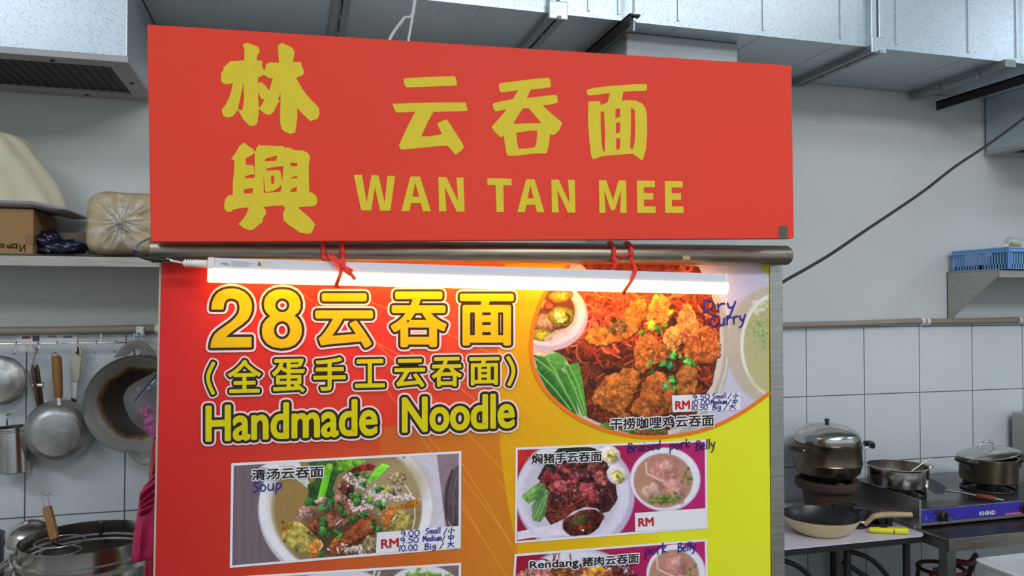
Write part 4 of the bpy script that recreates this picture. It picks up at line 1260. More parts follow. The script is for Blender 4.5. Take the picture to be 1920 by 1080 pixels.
# wok turner lying on the stove
k0, k1, k2, k3 = at_z(1737, 904, gz1 + 0.045), at_z(1772, 920, gz1 + 0.022), at_z(1830, 929, gz1 + 0.016), at_z(1882, 938, gz1 + 0.012)
t = thing('wok_turner', 'wok turner with a reddish brown handle lying across the stove top', 'turner', k2)
d = (k1 - k0).normalized()
s = d.cross(Vector((0, 0, 1))).normalized()
s = (s + Vector((0, 0, -0.5))).normalized()
bl = [k0 - s * 0.030, k0 - d * 0.006 - s * 0.015, k0 - d * 0.008, k0 - d * 0.006 + s * 0.015, k0 + s * 0.030, k1 - d * 0.02 + s * 0.040, k1 + s * 0.028, k1 - s * 0.020, k1 - d * 0.02 - s * 0.026]
MB().prism(bl, (0, 0, 0.002)).build('blade', M['steel_bright'], t, smooth=0)
MB().tube([k1 + Vector((0, 0, 0.002)), k1.lerp(k2, 0.5) + Vector((0, 0, 0.004)), k2], 0.0052, 10).build('shaft', M['steel_bright'], t)
MB().tube([k2, k2.lerp(k3, 0.1), k2.lerp(k3, 0.65), k2.lerp(k3, 0.72)], [0.007, 0.0105, 0.0105, 0.007], 14).build('handle', mat('reddish_brown_wood', (116, 52, 38), 0.4, var=0.2), t)
MB().tube([k2.lerp(k3, 0.7), k3], 0.006, 10).build('end_cap', M['steel_bright'], t)

# steel box at the right edge behind the lidded pot
ex = at_y(1897, 800, 2.86).x
ez0 = STZ + 0.0015
ez1 = at_y(1905, 781, 2.74).z
ex = max(ex, gx1 + 0.008)
t = thing('steel_knife_box', 'grey stainless box with a dark slot at the right edge behind the lidded pot', 'steel box', (ex + 0.15, 2.78, ez0))
MB().box(ex, ex + 0.3, 2.70, 2.86, ez0, ez1).build('box_body', M['steel'], t, smooth=0, bevel=0.004)
el = at_y(1890, 836, 2.66).z
lg = MB()
lg.box(ex + 0.0, ex + 0.3, 2.62, 2.70, el - 0.03, el + 0.008)
lg.build('ledge', M['steel'], t, smooth=0, bevel=0.003)
MB().box(ex + 0.01, ex + 0.06, 2.618, 2.621, el - 0.022, el - 0.004).build('slot', M['dark'], t, smooth=0)

# translucent food container, lower right corner
KY = 1.888                          # front edge of the container; its back edge is at 2.12
kz = at_y(1822, 1045, 2.12).z
kx = at_y(1818, 1045, 2.12).x + 0.010
t = thing('prep_stand', 'low stainless stand under the clear food container', 'stand', (kx, KY, 0))
kb_ = kz - 0.19
MB().box(kx - 0.03, kx + 0.55, KY - 0.02, KY + 0.235, kb_ - 0.03, kb_ - 0.001).build('stand_top', M['steel_h'], t, smooth=0, bevel=0.002)
for lx in (kx, kx + 0.52):
    for ly in (KY + 0.01, KY + 0.205):
        MB().box(lx - 0.014, lx + 0.014, ly - 0.014, ly + 0.014, 0, kb_ - 0.03).build('leg', M['steel'], t, smooth=0)
M['pp'] = mat('translucent_polypropylene', (224, 226, 228), 0.3, var=0.03, alpha=0.62)
M['pp_lid'] = mat('frosted_lid', (206, 208, 210), 0.35, var=0.03, alpha=0.88)
t = thing('food_container', 'translucent white plastic food container with a lid, lower right corner', 'container', (kx, KY, kb_))
def rr_loop(x0, x1, y0, y1, z, r):
    return [(x, y, z) for x, y in rrect(x0, x1, y0, y1, r, 6)]
def shell(loops):
    m = MB()
    n = len(loops[0])
    vs = [p for l in loops for p in l]
    fs = []
    for a in range(len(loops) - 1):
        for k in range(n):
            q = (k + 1) % n
            fs.append((a * n + k, a * n + q, (a + 1) * n + q, (a + 1) * n + k))
    fs.append(tuple(range(n)))
    m.add(vs, fs)
    return m, n, len(loops)
m, n, c_ = shell([rr_loop(kx + 0.03, kx + 0.43, KY + 0.02, KY + 0.20, kb_, 0.03), rr_loop(kx + 0.008, kx + 0.45, KY + 0.005, KY + 0.215, kz - 0.022, 0.035)])
m.build('container_body', M['pp'], t, smooth=50, solid=0.002)
m, n, c_ = shell([rr_loop(kx - 0.008, kx + 0.466, KY - 0.010, KY + 0.230, kz - 0.014, 0.045), rr_loop(kx - 0.010, kx + 0.468, KY - 0.012, KY + 0.232, kz - 0.004, 0.045), rr_loop(kx + 0.004, kx + 0.454, KY + 0.002, KY + 0.218, kz + 0.001, 0.04), rr_loop(kx + 0.02, kx + 0.44, KY + 0.018, KY + 0.20, kz - 0.003, 0.035)])
m.add([], [])
m.f[-1] = tuple(range(3 * n, 4 * n))
m.build('lid', M['pp_lid'], t, smooth=30)
MB().box(kx + 0.006, kx + 0.014, KY + 0.0, KY + 0.004, kz - 0.12, kz - 0.05).build('red_label', flat('red_sticker', (170, 40, 44)), t, smooth=0)

# red gas hose below the stove table
g = [at_y(u, v, 2.45) for u, v in ((1738, 1092), (1750, 1066), (1766, 1056), (1790, 1053), (1818, 1056), (1850, 1064))]
M['redhose'] = mat('dark_red_rubber', (92, 22, 26), 0.45, var=0.15)
t = thing('gas_cylinder', 'dark red gas cylinder with hose in the shade under the stove table', 'gas cylinder', (at_y(1775, 1080, 2.5).x, 2.55, 0))
gxx = at_y(1768, 1080, 2.55).x
gt = at_y(1775, 1066, 2.55).z - 0.07
MB().lathe((gxx, 2.56, 0.0005), [(0, 0), (0.13, 0), (0.15, 0.02), (0.15, gt - 0.10), (0.13, gt - 0.03), (0.06, gt), (0, gt)], 40).build('cylinder_body', M['redhose'], t)
MB().tube([(gxx + 0.085 * math.cos(a), 2.56 + 0.085 * math.sin(a), gt + 0.07) for a in np.linspace(0, 2 * PI, 25)[:-1]], 0.008, 8, closed=True).build('guard_ring', M['redhose'], t)
for a in (0.4, 1.97, 3.54, 5.1):
    MB().tube([(gxx + 0.085 * math.cos(a), 2.56 + 0.085 * math.sin(a), gt + 0.07), (gxx + 0.095 * math.cos(a), 2.56 + 0.095 * math.sin(a), gt - 0.02)], 0.008, 8).build('guard_post', M['redhose'], t)
MB().lathe((gxx, 2.56, gt - 0.01), [(0.02, 0), (0.02, 0.05), (0.03, 0.055), (0.03, 0.075), (0, 0.08)], 20).build('valve', M['steel'], t)
MB().tube(catmull([(gxx, 2.54, gt + 0.05), g[2], g[3], g[4], (g[5].x + 0.1, 2.6, g[5].z - 0.02), (g[5].x + 0.2, 2.8, g[5].z - 0.3)], 8), 0.012, 12).build('gas_hose', M['redhose'], t)
# ------------------------------------------------------------------ lettering tools: outlines in picture units laid on a real plane
class Ink:
    """flat ink shapes; every stroke piece lies a hair above the last so that overlaps stay clean"""
    def __init__(self):
        self.p, self.f, self.l, self.k = [], [], [], 0
    def _add(self, pts, faces, lift):
        n = len(self.p)
        self.p += [(float(p[0]), float(p[1])) for p in pts]
        self.l += [lift] * len(pts)
        self.f += [tuple(i + n for i in f_) for f_ in faces]
    def _lift(self):
        self.k += 1
        return (1 + self.k % 11) * 2.4e-5
    def fill(self, loops):
        flat_ = [p for l in loops for p in l]
        tri = tessellate_polygon([[Vector((p[0], p[1], 0)) for p in l] for l in loops])
        self._add(flat_, tri, 0.0)
    def tris(self, pts, faces):
        self._add(pts, faces, 0.0)
    def stroke(self, line, w, closed=False, disc=9):
        r = w / 2
        pts = [np.array(q, float) for q in line]
        m = len(pts)
        for i in range(m):
            a, b_ = pts[i], pts[(i + 1) % m]
            self._add([(a[0] + r * math.cos(2 * PI * k / disc), a[1] + r * math.sin(2 * PI * k / disc)) for k in range(disc)], [tuple(range(disc))], self._lift())
            if i == m - 1 and not closed:
                break
            d = b_ - a
            l = math.hypot(*d)
            if l < 1e-6:
                continue
            s = np.array([-d[1], d[0]]) / l * r
            self._add([a - s, b_ - s, b_ + s, a + s], [(0, 1, 2, 3)], self._lift())
    def build(self, name, material, parent, y):
        m = MB()
        m.add([at_y(u, v, y - l) for (u, v), l in zip(self.p, self.l)], self.f)
        return m.build(name, material, parent, smooth=0)

_gc = {}
def glyphs(s):
    if s in _gc:
        return _gc[s]
    c = bpy.data.curves.new('glyph', 'FONT')
    c.body = s
    c.resolution_u = 4
    o = bpy.data.objects.new('glyph', c)
    COL.objects.link(o)
    dg = bpy.context.evaluated_depsgraph_get()
    cu = o.to_curve(dg)
    cont = []
    for sp_ in cu.splines:
        b = sp_.bezier_points
        pts = []
        for i in range(len(b)):
            a, d = b[i], b[(i + 1) % len(b)]
            straight = (a.handle_right - a.co).length < 1e-5 and (d.handle_left - d.co).length < 1e-5
            if straight or (a.handle_right_type == 'VECTOR' and d.handle_left_type == 'VECTOR'):
                pts.append((a.co.x, a.co.y))
            else:
                for q in interpolate_bezier(a.co, a.handle_right, d.handle_left, d.co, 6)[:-1]:
                    pts.append((q.x, q.y))
        if len(pts) > 2:
            cont.append(np.array(pts))
    o.to_curve_clear()
    me = o.to_mesh()
    vs = np.array([(v.co.x, v.co.y) for v in me.vertices])
    fs = [tuple(p.vertices) for p in me.polygons]
    o.to_mesh_clear()
    bpy.data.objects.remove(o)
    bpy.data.curves.remove(c)
    _gc[s] = (cont, vs, fs)
    return _gc[s]
def quad_map(pts, lo, hi, q):
    """q = TL, TR, BR, BL"""
    pts = np.asarray(pts)
    s = ((pts[:, 0] - lo[0]) / (hi[0] - lo[0]))[:, None]
    t_ = ((pts[:, 1] - lo[1]) / (hi[1] - lo[1]))[:, None]
    TL, TR, BR, BL = [np.array(c, float) for c in q]
    return (BL * (1 - s) + BR * s) * (1 - t_) + (TL * (1 - s) + TR * s) * t_
def placed(s, q, inset=0.0):
    cont, vs, fs = glyphs(s)
    lo, hi = vs.min(0), vs.max(0)
    if inset:
        TL, TR, BR, BL = q
        q = ((TL[0] + inset, TL[1] + inset), (TR[0] - inset, TR[1] + inset), (BR[0] - inset, BR[1] - inset), (BL[0] + inset, BL[1] - inset))
    return [quad_map(c, lo, hi, q) for c in cont], quad_map(vs, lo, hi, q), fs
def outlined(items, fat, black, white, parent, y, names, mats):
    """layered lettering: pale halo, dark outline, coloured face; items = [(loops, vs, fs)]"""
    hal, out, face = Ink(), Ink(), Ink()
    for loops, vs, fs in items:
        for ink, w in ((hal, white), (out, black), (face, fat)):
            if w is None:
                continue
            ink.tris(vs, fs)
            if w > 0:
                for l in loops:
                    ink.stroke(l, w, closed=True, disc=10 if w > 4 else 8)
    if white is not None:
        hal.build(names[0], mats[0], parent, y)
    if black is not None:
        out.build(names[1], mats[1], parent, y - 0.0003)
    face.build(names[2], mats[2], parent, y - 0.0006)

def zc(pts, ox, oy, s):
    return [(ox + x / s, oy + y / s) for x, y in pts]
def smooth2(pts, n=3):
    return [(p.x, p.y) for p in catmull([(x, y, 0) for x, y in pts], n, closed=True)]

# ------------------------------------------------------------------ red shop sign
SYF = 1.615
M['sign_red'] = mat('red_sign_board', (222, 62, 44), 0.6, var=0.03, scale=2.5, spec=0.2)
M['sign_yellow'] = mat('mustard_yellow_vinyl', (214, 190, 48), 0.6, var=0.03, scale=30, spec=0.2)
corn = [at_y(u, v, SYF) for u, v in ((275.5, 45.5), (1484.5, 122.5), (1489, 447), (282.5, 453.5))]
t = thing('shop_sign', 'large red signboard with yellow Chinese characters and English words, above the lamp', 'sign', corn[3])
MB().prism(corn, (0, 0.030, 0)).build('sign_panel', M['sign_red'], t, smooth=0, bevel=0.002)
LIN = [[(313, 75), (362, 58), (410, 76), (455, 92), (484, 112), (494, 135), (490, 165), (468, 195), (462, 245), (522, 250), (520, 300), (530, 335), (548, 352), (556, 330), (560, 288), (600, 266), (700, 272), (694, 180), (689, 85), (705, 76), (735, 58), (765, 76), (820, 96), (855, 130), (866, 165), (860, 205), (848, 265), (905, 262), (936, 268), (942, 310), (965, 355), (968, 385), (952, 405), (920, 418), (882, 430), (930, 520), (985, 600), (1040, 665), (1090, 710), (1125, 755), (1134, 820), (1110, 868), (1035, 894), (985, 850), (930, 795), (893, 758), (897, 850), (885, 930), (873, 1015), (820, 1030), (770, 1012), (730, 980), (715, 930), (712, 800), (716, 690), (700, 680), (672, 735), (640, 800), (605, 828), (560, 822), (522, 795), (484, 765), (482, 830), (470, 910), (450, 938), (425, 946), (383, 942), (325, 885), (285, 815), (262, 776), (225, 825), (200, 846), (155, 856), (105, 838), (88, 775), (130, 720), (165, 650), (190, 580), (210, 485), (140, 503), (92, 485), (79, 440), (82, 385), (112, 340), (106, 322), (180, 255), (330, 246), (332, 140)],
       [(322, 480), (300, 590), (263, 765), (300, 778), (313, 765), (326, 660)],
       [(478, 425), (476, 485), (510, 478), (540, 498), (596, 568), (636, 430), (600, 438), (560, 415), (538, 398), (510, 420)],
       [(476, 585), (484, 755), (515, 720), (546, 660), (512, 658), (492, 620)],
       [(715, 592), (690, 665), (716, 675)]]
XING = [[(330, 45), (350, 55), (375, 80), (410, 100), (440, 135), (452, 130), (462, 95), (485, 65), (520, 73), (600, 72), (700, 80), (735, 76), (772, 104), (785, 90), (830, 105), (870, 124), (965, 128), (1010, 152), (1033, 195), (1018, 270), (1018, 450), (1025, 572), (1055, 575), (1095, 610), (1110, 655), (1098, 705), (1060, 720), (900, 732), (960, 785), (1030, 845), (1084, 912), (1070, 960), (1040, 1012), (985, 1012), (925, 1002), (870, 965), (815, 930), (748, 870), (742, 800), (765, 740), (745, 712), (640, 716), (530, 730), (556, 755), (564, 800), (530, 850), (525, 890), (470, 930), (430, 968), (390, 976), (330, 958), (267, 910), (320, 855), (355, 800), (380, 732), (280, 742), (210, 758), (190, 780), (150, 782), (118, 755), (115, 700), (128, 645), (160, 605), (208, 600), (206, 480), (220, 370), (224, 230), (188, 218), (235, 155), (280, 75)],
        [(345, 210), (346, 278), (420, 285), (432, 300), (440, 380), (385, 385), (338, 402), (335, 425), (442, 416), (442, 150), (400, 185)],
        [(325, 545), (325, 583), (418, 582), (424, 528), (370, 533)],
        [(545, 236), (560, 242), (670, 236), (682, 180), (620, 195), (562, 212)],
        [(560, 322), (580, 342), (690, 333), (715, 345), (735, 460), (748, 290), (690, 298), (620, 308)],
        [(535, 400), (538, 578), (600, 575), (718, 566), (726, 490), (690, 530), (640, 558), (570, 572), (552, 560), (545, 480)],
        [(618, 396), (614, 450), (625, 486), (645, 480), (652, 440), (648, 395)],
        [(822, 252), (822, 293), (895, 292), (895, 262), (850, 260)],
        [(830, 415), (832, 425), (893, 420), (893, 394)],
        [(822, 550), (830, 572), (885, 566), (895, 514), (850, 528)]]
br = Ink()
br.fill([zc(l, 400, 70, 5.686) for l in LIN])
br.fill([zc(l, 400, 260, 5.686) for l in XING])
br.build('brush_lettering', M['sign_yellow'], t, SYF - 0.0006)
YUN = [[(232, 116), (260, 106), (500, 92), (835, 81), (850, 90), (865, 140), (871, 190), (800, 197), (500, 208), (270, 216), (255, 208), (238, 160)]]
YUN2 = [[(100, 412), (400, 400), (700, 395), (968, 395), (988, 445), (997, 495), (900, 500), (590, 508), (530, 610), (443, 800), (560, 796), (690, 775), (630, 645), (735, 596), (755, 605), (850, 750), (940, 890), (952, 930), (920, 970), (852, 1017), (755, 908), (600, 920), (220, 957), (195, 948), (178, 905), (280, 680), (372, 505), (250, 511), (150, 516), (128, 490)]]
TUN = [[(222, 158), (300, 145), (500, 122), (640, 104), (775, 95), (790, 120), (798, 200), (700, 216), (572, 228), (525, 325), (700, 303), (850, 286), (866, 295), (877, 375), (800, 395), (703, 408), (800, 495), (926, 600), (895, 680), (840, 735), (812, 742), (788, 728), (775, 850), (755, 930), (740, 948), (620, 945), (420, 972), (320, 974), (302, 960), (285, 880), (265, 742), (235, 768), (180, 720), (127, 652), (200, 570), (300, 450), (180, 475), (155, 455), (142, 395), (160, 380), (250, 358), (370, 335), (428, 235), (330, 250), (240, 262), (218, 240), (211, 180)],
       [(480, 442), (380, 600), (382, 615), (540, 608), (688, 605), (550, 438)],
       [(409, 715), (415, 800), (432, 893), (520, 892), (615, 878), (632, 840), (645, 700), (630, 688), (560, 690)]]
MIAN = [[(128, 180), (230, 155), (400, 135), (700, 115), (830, 114), (848, 130), (843, 185), (830, 192), (700, 195), (566, 205), (543, 310), (640, 303), (720, 312), (790, 345), (830, 405), (845, 490), (848, 700), (835, 880), (800, 1005), (780, 1018), (740, 990), (672, 943), (500, 955), (310, 972), (235, 1000), (200, 1003), (182, 975), (160, 800), (145, 600), (143, 430), (148, 322), (220, 314), (280, 318), (292, 335), (294, 362), (375, 332), (402, 218), (250, 240), (150, 250), (132, 230)],
        [(292, 445), (294, 620), (304, 800), (320, 915), (342, 914), (345, 700), (335, 434)],
        [(470, 412), (470, 520), (525, 505), (527, 406), (495, 406)],
        [(474, 573), (474, 702), (520, 690), (526, 660), (527, 568)],
        [(476, 760), (478, 870), (484, 893), (515, 893), (526, 830), (527, 754)],
        [(655, 398), (654, 600), (646, 880), (680, 885), (700, 780), (704, 600), (698, 425), (680, 405)]]
tt = Ink()
for L_, ox, oy, s in ((YUN, 720, 130, 6.355), (YUN2, 720, 130, 6.355), (TUN, 900, 130, 6.0), (MIAN, 1080, 140, 6.352)):
    tt.fill([zc(l, ox, oy, s) for l in L_])
tt.build('chinese_lettering', M['sign_yellow'], t, SYF - 0.0006)
C6 = lambda *l: la.fill([zc(q, 650, 310, 5.818) for q in l])
C7 = lambda *l: la.fill([zc(q, 970, 320, 5.818) for q in l])
la = Ink()
C6([(77, 104), (168, 105), (218, 405), (270, 108), (347, 109), (416, 408), (443, 115), (528, 116), (477, 494), (364, 494), (308, 240), (268, 493), (158, 490)])
C6([(695, 121), (800, 123), (920, 501), (832, 500), (806, 412), (702, 412), (686, 499), (596, 497)], [(748, 190), (717, 342), (791, 343)])
C6([(999, 128), (1087, 129), (1216, 392), (1197, 133), (1275, 133), (1286, 506), (1200, 505), (1072, 240), (1088, 502), (1008, 501)])
la.build('english_lettering', M['sign_yellow'], t, SYF - 0.0006)
la = Ink()
C6([(1533, 140), (1798, 146), (1799, 219), (1708, 217), (1716, 510), (1635, 508), (1624, 215), (1535, 214)])
C7([(95, 93), (188, 95), (297, 455), (214, 454), (194, 373), (98, 373), (82, 454), (0, 453)], [(142, 160), (110, 302), (177, 302)])
C7([(371, 97), (450, 98), (569, 352), (553, 99), (627, 100), (634, 458), (552, 457), (436, 208), (453, 456), (378, 455)])
la.build('english_lettering', M['sign_yellow'], t, SYF - 0.0006)
la = Ink()
C7([(889, 105), (970, 105), (1043, 322), (1103, 107), (1187, 109), (1192, 460), (1122, 460), (1129, 220), (1062, 432), (1021, 432), (948, 218), (962, 460), (895, 460)])
C7([(1303, 109), (1501, 110), (1501, 181), (1379, 181), (1379, 244), (1484, 245), (1483, 316), (1380, 317), (1381, 390), (1508, 390), (1509, 461), (1308, 460)])
C7([(1608, 113), (1804, 114), (1804, 184), (1683, 184), (1683, 246), (1787, 247), (1787, 318), (1686, 318), (1687, 390), (1812, 391), (1813, 461), (1612, 461)])
la.build('english_lettering', M['sign_yellow'], t, SYF - 0.0006)
cl = [at_y(u, v, SYF - 0.001) for u, v in ((1461, 423), (1476, 423), (1477, 447.5), (1460, 447.5))]
MB().prism(cl, (0, 0.0009, 0)).build('grey_tape', flat('grey_tape', (92, 86, 80)), t, smooth=0)
sp_ = Ink()
for u, v in ((969, 327), (966, 402), (948, 431), (842, 369)):
    sp_.fill([[(u + 0.9 * math.cos(a), v + 0.8 * math.sin(a)) for a in np.linspace(0, 2 * PI, 7)[:-1]]])
sp_.stroke([(1064, 403), (1062, 408)], 1.2)
sp_.build('dirt_speck', flat('dark_red_speck', (110, 28, 20)), t, SYF - 0.0005)

# ------------------------------------------------------------------ the round steel pipe under the sign
PYY = 1.671
pa, pb = at_y(283, 470.0, PYY), at_y(1478, 479.0, PYY)
t = thing('steel_pipe', 'round brushed stainless pipe running under the red sign', 'pipe', (pa + pb) / 2)
dp = (pb - pa).normalized()
PR = 0.0245
M['pipe'] = mat('brushed_round_pipe', (150, 138, 122), 0.38, 0.95, var=0.22, scale=10, stretch=(1.2, 14, 14), rvar=0.08)
MB().lathe(pa, [(0, 0), (PR - 0.002, 0), (PR, 0.002), (PR, (pb - pa).length - 0.006), (PR - 0.004, (pb - pa).length), (0, (pb - pa).length)], 48, axis=dp).build('pipe_body', M['pipe'], t, smooth=50)
sc = at_y(1287, 483, PYY - PR)
MB().box(sc.x - 0.010, sc.x + 0.010, PYY - PR - 0.0004, PYY - PR + 0.004, sc.z - 0.005, sc.z + 0.005).build('tape_scrap', flat('yellowed_tape', (178, 150, 110)), t, smooth=0)
def pipe_at(u):
    f = (at_y(u, 474, PYY).x - pa.x) / (pb.x - pa.x)
    return pa.lerp(pb, f)

# stainless post at the right of the menu board, and its hidden partner at the left
BF = 1.70
def post(x0, x1, label):
    t = thing('square_post', label, 'post', ((x0 + x1) / 2, BF + 0.02, 0), None)
    MB().box(x0, x1, BF - 0.004, BF + 0.030, 0.0, pipe_at(1450).z - 0.012).build('post_tube', M['steel'], t, smooth=0, bevel=0.002)
    MB().box(x0 - 0.006, x1 + 0.006, BF - 0.010, BF + 0.036, 0.0, 0.012).build('foot_plate', M['steel'], t, smooth=0)
    return t
RX0, RX1 = at_y(1443.5, 700, BF).x, at_y(1467.5, 700, BF).x
post(RX0, RX1, 'square stainless post at the right edge of the menu board')
LXp = at_y(303, 700, BF).x

# ------------------------------------------------------------------ painter for the printed menu artwork
def vnoise(h, w, cell, seed):
    g = np.random.default_rng(seed).random((int(h / cell) + 3, int(w / cell) + 3))
    yy, xx = np.mgrid[0:h, 0:w] / cell
    y0, x0 = yy.astype(int), xx.astype(int)
    fy, fx = yy - y0, xx - x0
    fy, fx = fy * fy * (3 - 2 * fy), fx * fx * (3 - 2 * fx)
    return (g[y0, x0] * (1 - fy) * (1 - fx) + g[y0, x0 + 1] * (1 - fy) * fx + g[y0 + 1, x0] * fy * (1 - fx) + g[y0 + 1, x0 + 1] * fy * fx)

class Canvas:
    """ink raster in picture units, later turned into a printed sheet mesh"""
    def __init__(s, x0, y0, x1, y1, step=1.0, seed=1):
        s.x0, s.y0, s.step = x0, y0, step
        s.w, s.h = int((x1 - x0) / step) + 1, int((y1 - y0) / step) + 1
        s.c = np.zeros((s.h, s.w, 3))
        s.X = x0 + np.arange(s.w) * step
        s.Y = y0 + np.arange(s.h) * step
        s.rs = np.random.default_rng(seed)
        s.n1 = vnoise(s.h, s.w, 3.0 / step if step < 3 else 1, seed)
        s.n2 = vnoise(s.h, s.w, 9.0 / step, seed + 1)
        s.n3 = vnoise(s.h, s.w, 1.6 / step if step < 1.6 else 1, seed + 2)
    def bb(s, x0, y0, x1, y1):
        i0 = max(0, int((x0 - s.x0) / s.step) - 1); i1 = min(s.w, int((x1 - s.x0) / s.step) + 2)
        j0 = max(0, int((y0 - s.y0) / s.step) - 1); j1 = min(s.h, int((y1 - s.y0) / s.step) + 2)
        return i0, i1, j0, j1
    def grid(s, b):
        return np.meshgrid(s.X[b[0]:b[1]], s.Y[b[2]:b[3]])
    def put(s, b, a, col):
        v = s.c[b[2]:b[3], b[0]:b[1]]
        a = a[..., None]
        v[:] = v * (1 - a) + col * a
    def fill(s, col):
        s.c[:] = col
    def blob(s, cx, cy, rx, ry, rot=0, col=(128, 128, 128), irr=0.15, hi=0.25, tex=0.15, soft=1.5, a=1.0, rim=None, seed=None):
        """an irregular lump with its own printed light and texture"""
        R_ = max(rx, ry) * 1.5 + 3
        b = s.bb(cx - R_, cy - R_, cx + R_, cy + R_)
        if b[0] >= b[1] or b[2] >= b[3]:
            return
        X, Y = s.grid(b)
        dx, dy = X - cx, Y - cy
        cr, sr_ = math.cos(rot), math.sin(rot)
        u, v = (dx * cr + dy * sr_) / rx, (-dx * sr_ + dy * cr) / ry
        th = np.arctan2(v, u)
        ph = s.rs.random(4) * 6.28
        bd = 1 + irr * (0.5 * np.sin(2 * th + ph[0]) + 0.35 * np.sin(3 * th + ph[1]) + 0.3 * np.sin(5 * th + ph[2]) + 0.2 * np.sin(8 * th + ph[3]))
        d = np.hypot(u, v) / bd
        m = np.clip((1 - d) * min(rx, ry) / soft + 0.5, 0, 1) * a
        n1 = s.n1[b[2]:b[3], b[0]:b[1]]
        n2 = s.n2[b[2]:b[3], b[0]:b[1]]
        sh = 1 + hi * (-(dx / rx) * 0.35 - (dy / ry) * 0.55) - hi * 0.5 * d ** 4 + tex * (n1 - 0.5) * 1.6 + tex * (n2 - 0.5) * 1.4
        c = np.array(col, float)[None, None] * sh[..., None]
        if rim is not None:
            k = np.clip((d - 0.72) / 0.22, 0, 1)[..., None]
            c = c * (1 - k) + np.array(rim, float) * k * sh[..., None]
        s.put(b, m, np.clip(c, 0, 255))
    def ell(s, cx, cy, rx, ry, col, rot=0, soft=1.2, a=1.0):
        s.blob(cx, cy, rx, ry, rot, col, 0, 0, 0.02, soft, a)
    def poly(s, pts, col, tex=0.1, a=1.0, shade=None, soft=1.0):
        P = np.array(pts, float)
        b = s.bb(P[:, 0].min(), P[:, 1].min(), P[:, 0].max(), P[:, 1].max())
        if b[0] >= b[1] or b[2] >= b[3]:
            return
        X, Y = s.grid(b)
        m = np.zeros(X.shape)
        for ox, oy in ((-.25, -.25), (.25, -.25), (-.25, .25), (.25, .25)):
            ins = np.zeros(X.shape, bool)
            xx, yy = X + ox * s.step, Y + oy * s.step
            for k in range(len(P)):
                xa, ya = P[k]; xb, yb = P[k - 1]
                cond = ((ya > yy) != (yb > yy))
                with np.errstate(divide='ignore', invalid='ignore'):
                    xi = (xb - xa) * (yy - ya) / (yb - ya) + xa
                ins ^= cond & (xx < xi)
            m += ins * 0.25
        n1 = s.n1[b[2]:b[3], b[0]:b[1]]; n2 = s.n2[b[2]:b[3], b[0]:b[1]]
        sh = 1 + tex * (n1 - 0.5) * 1.5 + tex * (n2 - 0.5) * 1.5
        if shade is not None:
            gx, gy, g = shade
            sh = sh + g * (((X - P[:, 0].min()) / max(1, np.ptp(P[:, 0])) - .5) * gx + ((Y - P[:, 1].min()) / max(1, np.ptp(P[:, 1])) - .5) * gy)
        s.put(b, m * a, np.clip(np.array(col, float)[None, None] * sh[..., None], 0, 255))
    def strand(s, pts, w, col, hi=0.35, a=1.0, edge=0.45):
        P = np.array(pts, float)
        b = s.bb(P[:, 0].min() - w, P[:, 1].min() - w, P[:, 0].max() + w, P[:, 1].max() + w)
        if b[0] >= b[1] or b[2] >= b[3]:
            return
        X, Y = s.grid(b)
        D = np.full(X.shape, 1e9)
        S = np.zeros(X.shape)
        for k in range(len(P) - 1):
            p, q = P[k], P[k + 1]
            e = q - p
            l2 = max(1e-9, e @ e)
            t_ = np.clip(((X - p[0]) * e[0] + (Y - p[1]) * e[1]) / l2, 0, 1)
            qx, qy = X - p[0] - t_ * e[0], Y - p[1] - t_ * e[1]
            d = np.hypot(qx, qy)
            u = d < D
            D = np.where(u, d, D)
            S = np.where(u, -(qx * 0.5 + qy * 0.85), S)
        r = w / 2
        m = np.clip((r - D) / 0.8 + 0.5, 0, 1)
        sh = 1 + hi * np.clip(S / r, -1, 1) - edge * np.clip((D / r) - 0.55, 0, 1)
        s.put(b, m * a, np.clip(np.array(col, float)[None, None] * sh[..., None], 0, 255))
    def noodles(s, n, region, w, cols, length=60, curl=0.35, inside=None):
        x0, y0, x1, y1 = region
        for _ in range(n):
            x, y = s.rs.uniform(x0, x1), s.rs.uniform(y0, y1)
            if inside is not None and not inside(x, y):
                continue
            th = s.rs.uniform(0, 6.28)
            k = s.rs.normal(0, curl * 0.25)
            pts = [(x, y)]
            st = 4.0
            for q in range(int(length / st)):
                k += s.rs.normal(0, curl * 0.12)
                k = max(-0.32, min(0.32, k))
                th += k
                x += st * math.cos(th); y += st * math.sin(th)
                if inside is not None and not inside(x, y):
                    break
                pts.append((x, y))
            if len(pts) > 2:
                c = np.array(cols[s.rs.integers(len(cols))], float) * s.rs.uniform(0.8, 1.15)
                s.strand(pts, w * s.rs.uniform(0.8, 1.15), c)
    def grain(s, amt):
        s.c *= 1 + amt * (s.n3[..., None] - 0.5)
    def sheet(s, name, parent, y, keep=None, material=None, k=PRINT_K if 'PRINT_K' in globals() else 1.12):
        """lays the ink down as a printed sheet on the plane y"""
        X, Y = np.meshgrid(s.X, s.Y)
        dx = (X - 960.0) / FPX
        dv = (540.0 - Y) / FPX
        D = [FWD[i] + RGT[i] * dx + UPV[i] * dv for i in range(3)]
        f = y / D[1]
        o0 = ORG[parent.name]
        P = np.stack([CAM.x + D[0] * f - o0.x, np.full_like(f, y) - o0.y, CAM.z + D[2] * f - o0.z], -1).reshape(-1, 3)
        idx = np.arange(s.h * s.w).reshape(s.h, s.w)
        q = np.stack([idx[:-1, :-1], idx[1:, :-1], idx[1:, 1:], idx[:-1, 1:]], -1).reshape(-1, 4)
        if keep is not None:
            cx = (X[:-1, :-1] + s.step / 2).ravel(); cy = (Y[:-1, :-1] + s.step / 2).ravel()
            q = q[keep(cx, cy)]
        used = np.zeros(s.h * s.w, bool); used[q.ravel()] = True
        remap = np.cumsum(used) - 1
        P = P[used]; q = remap[q]
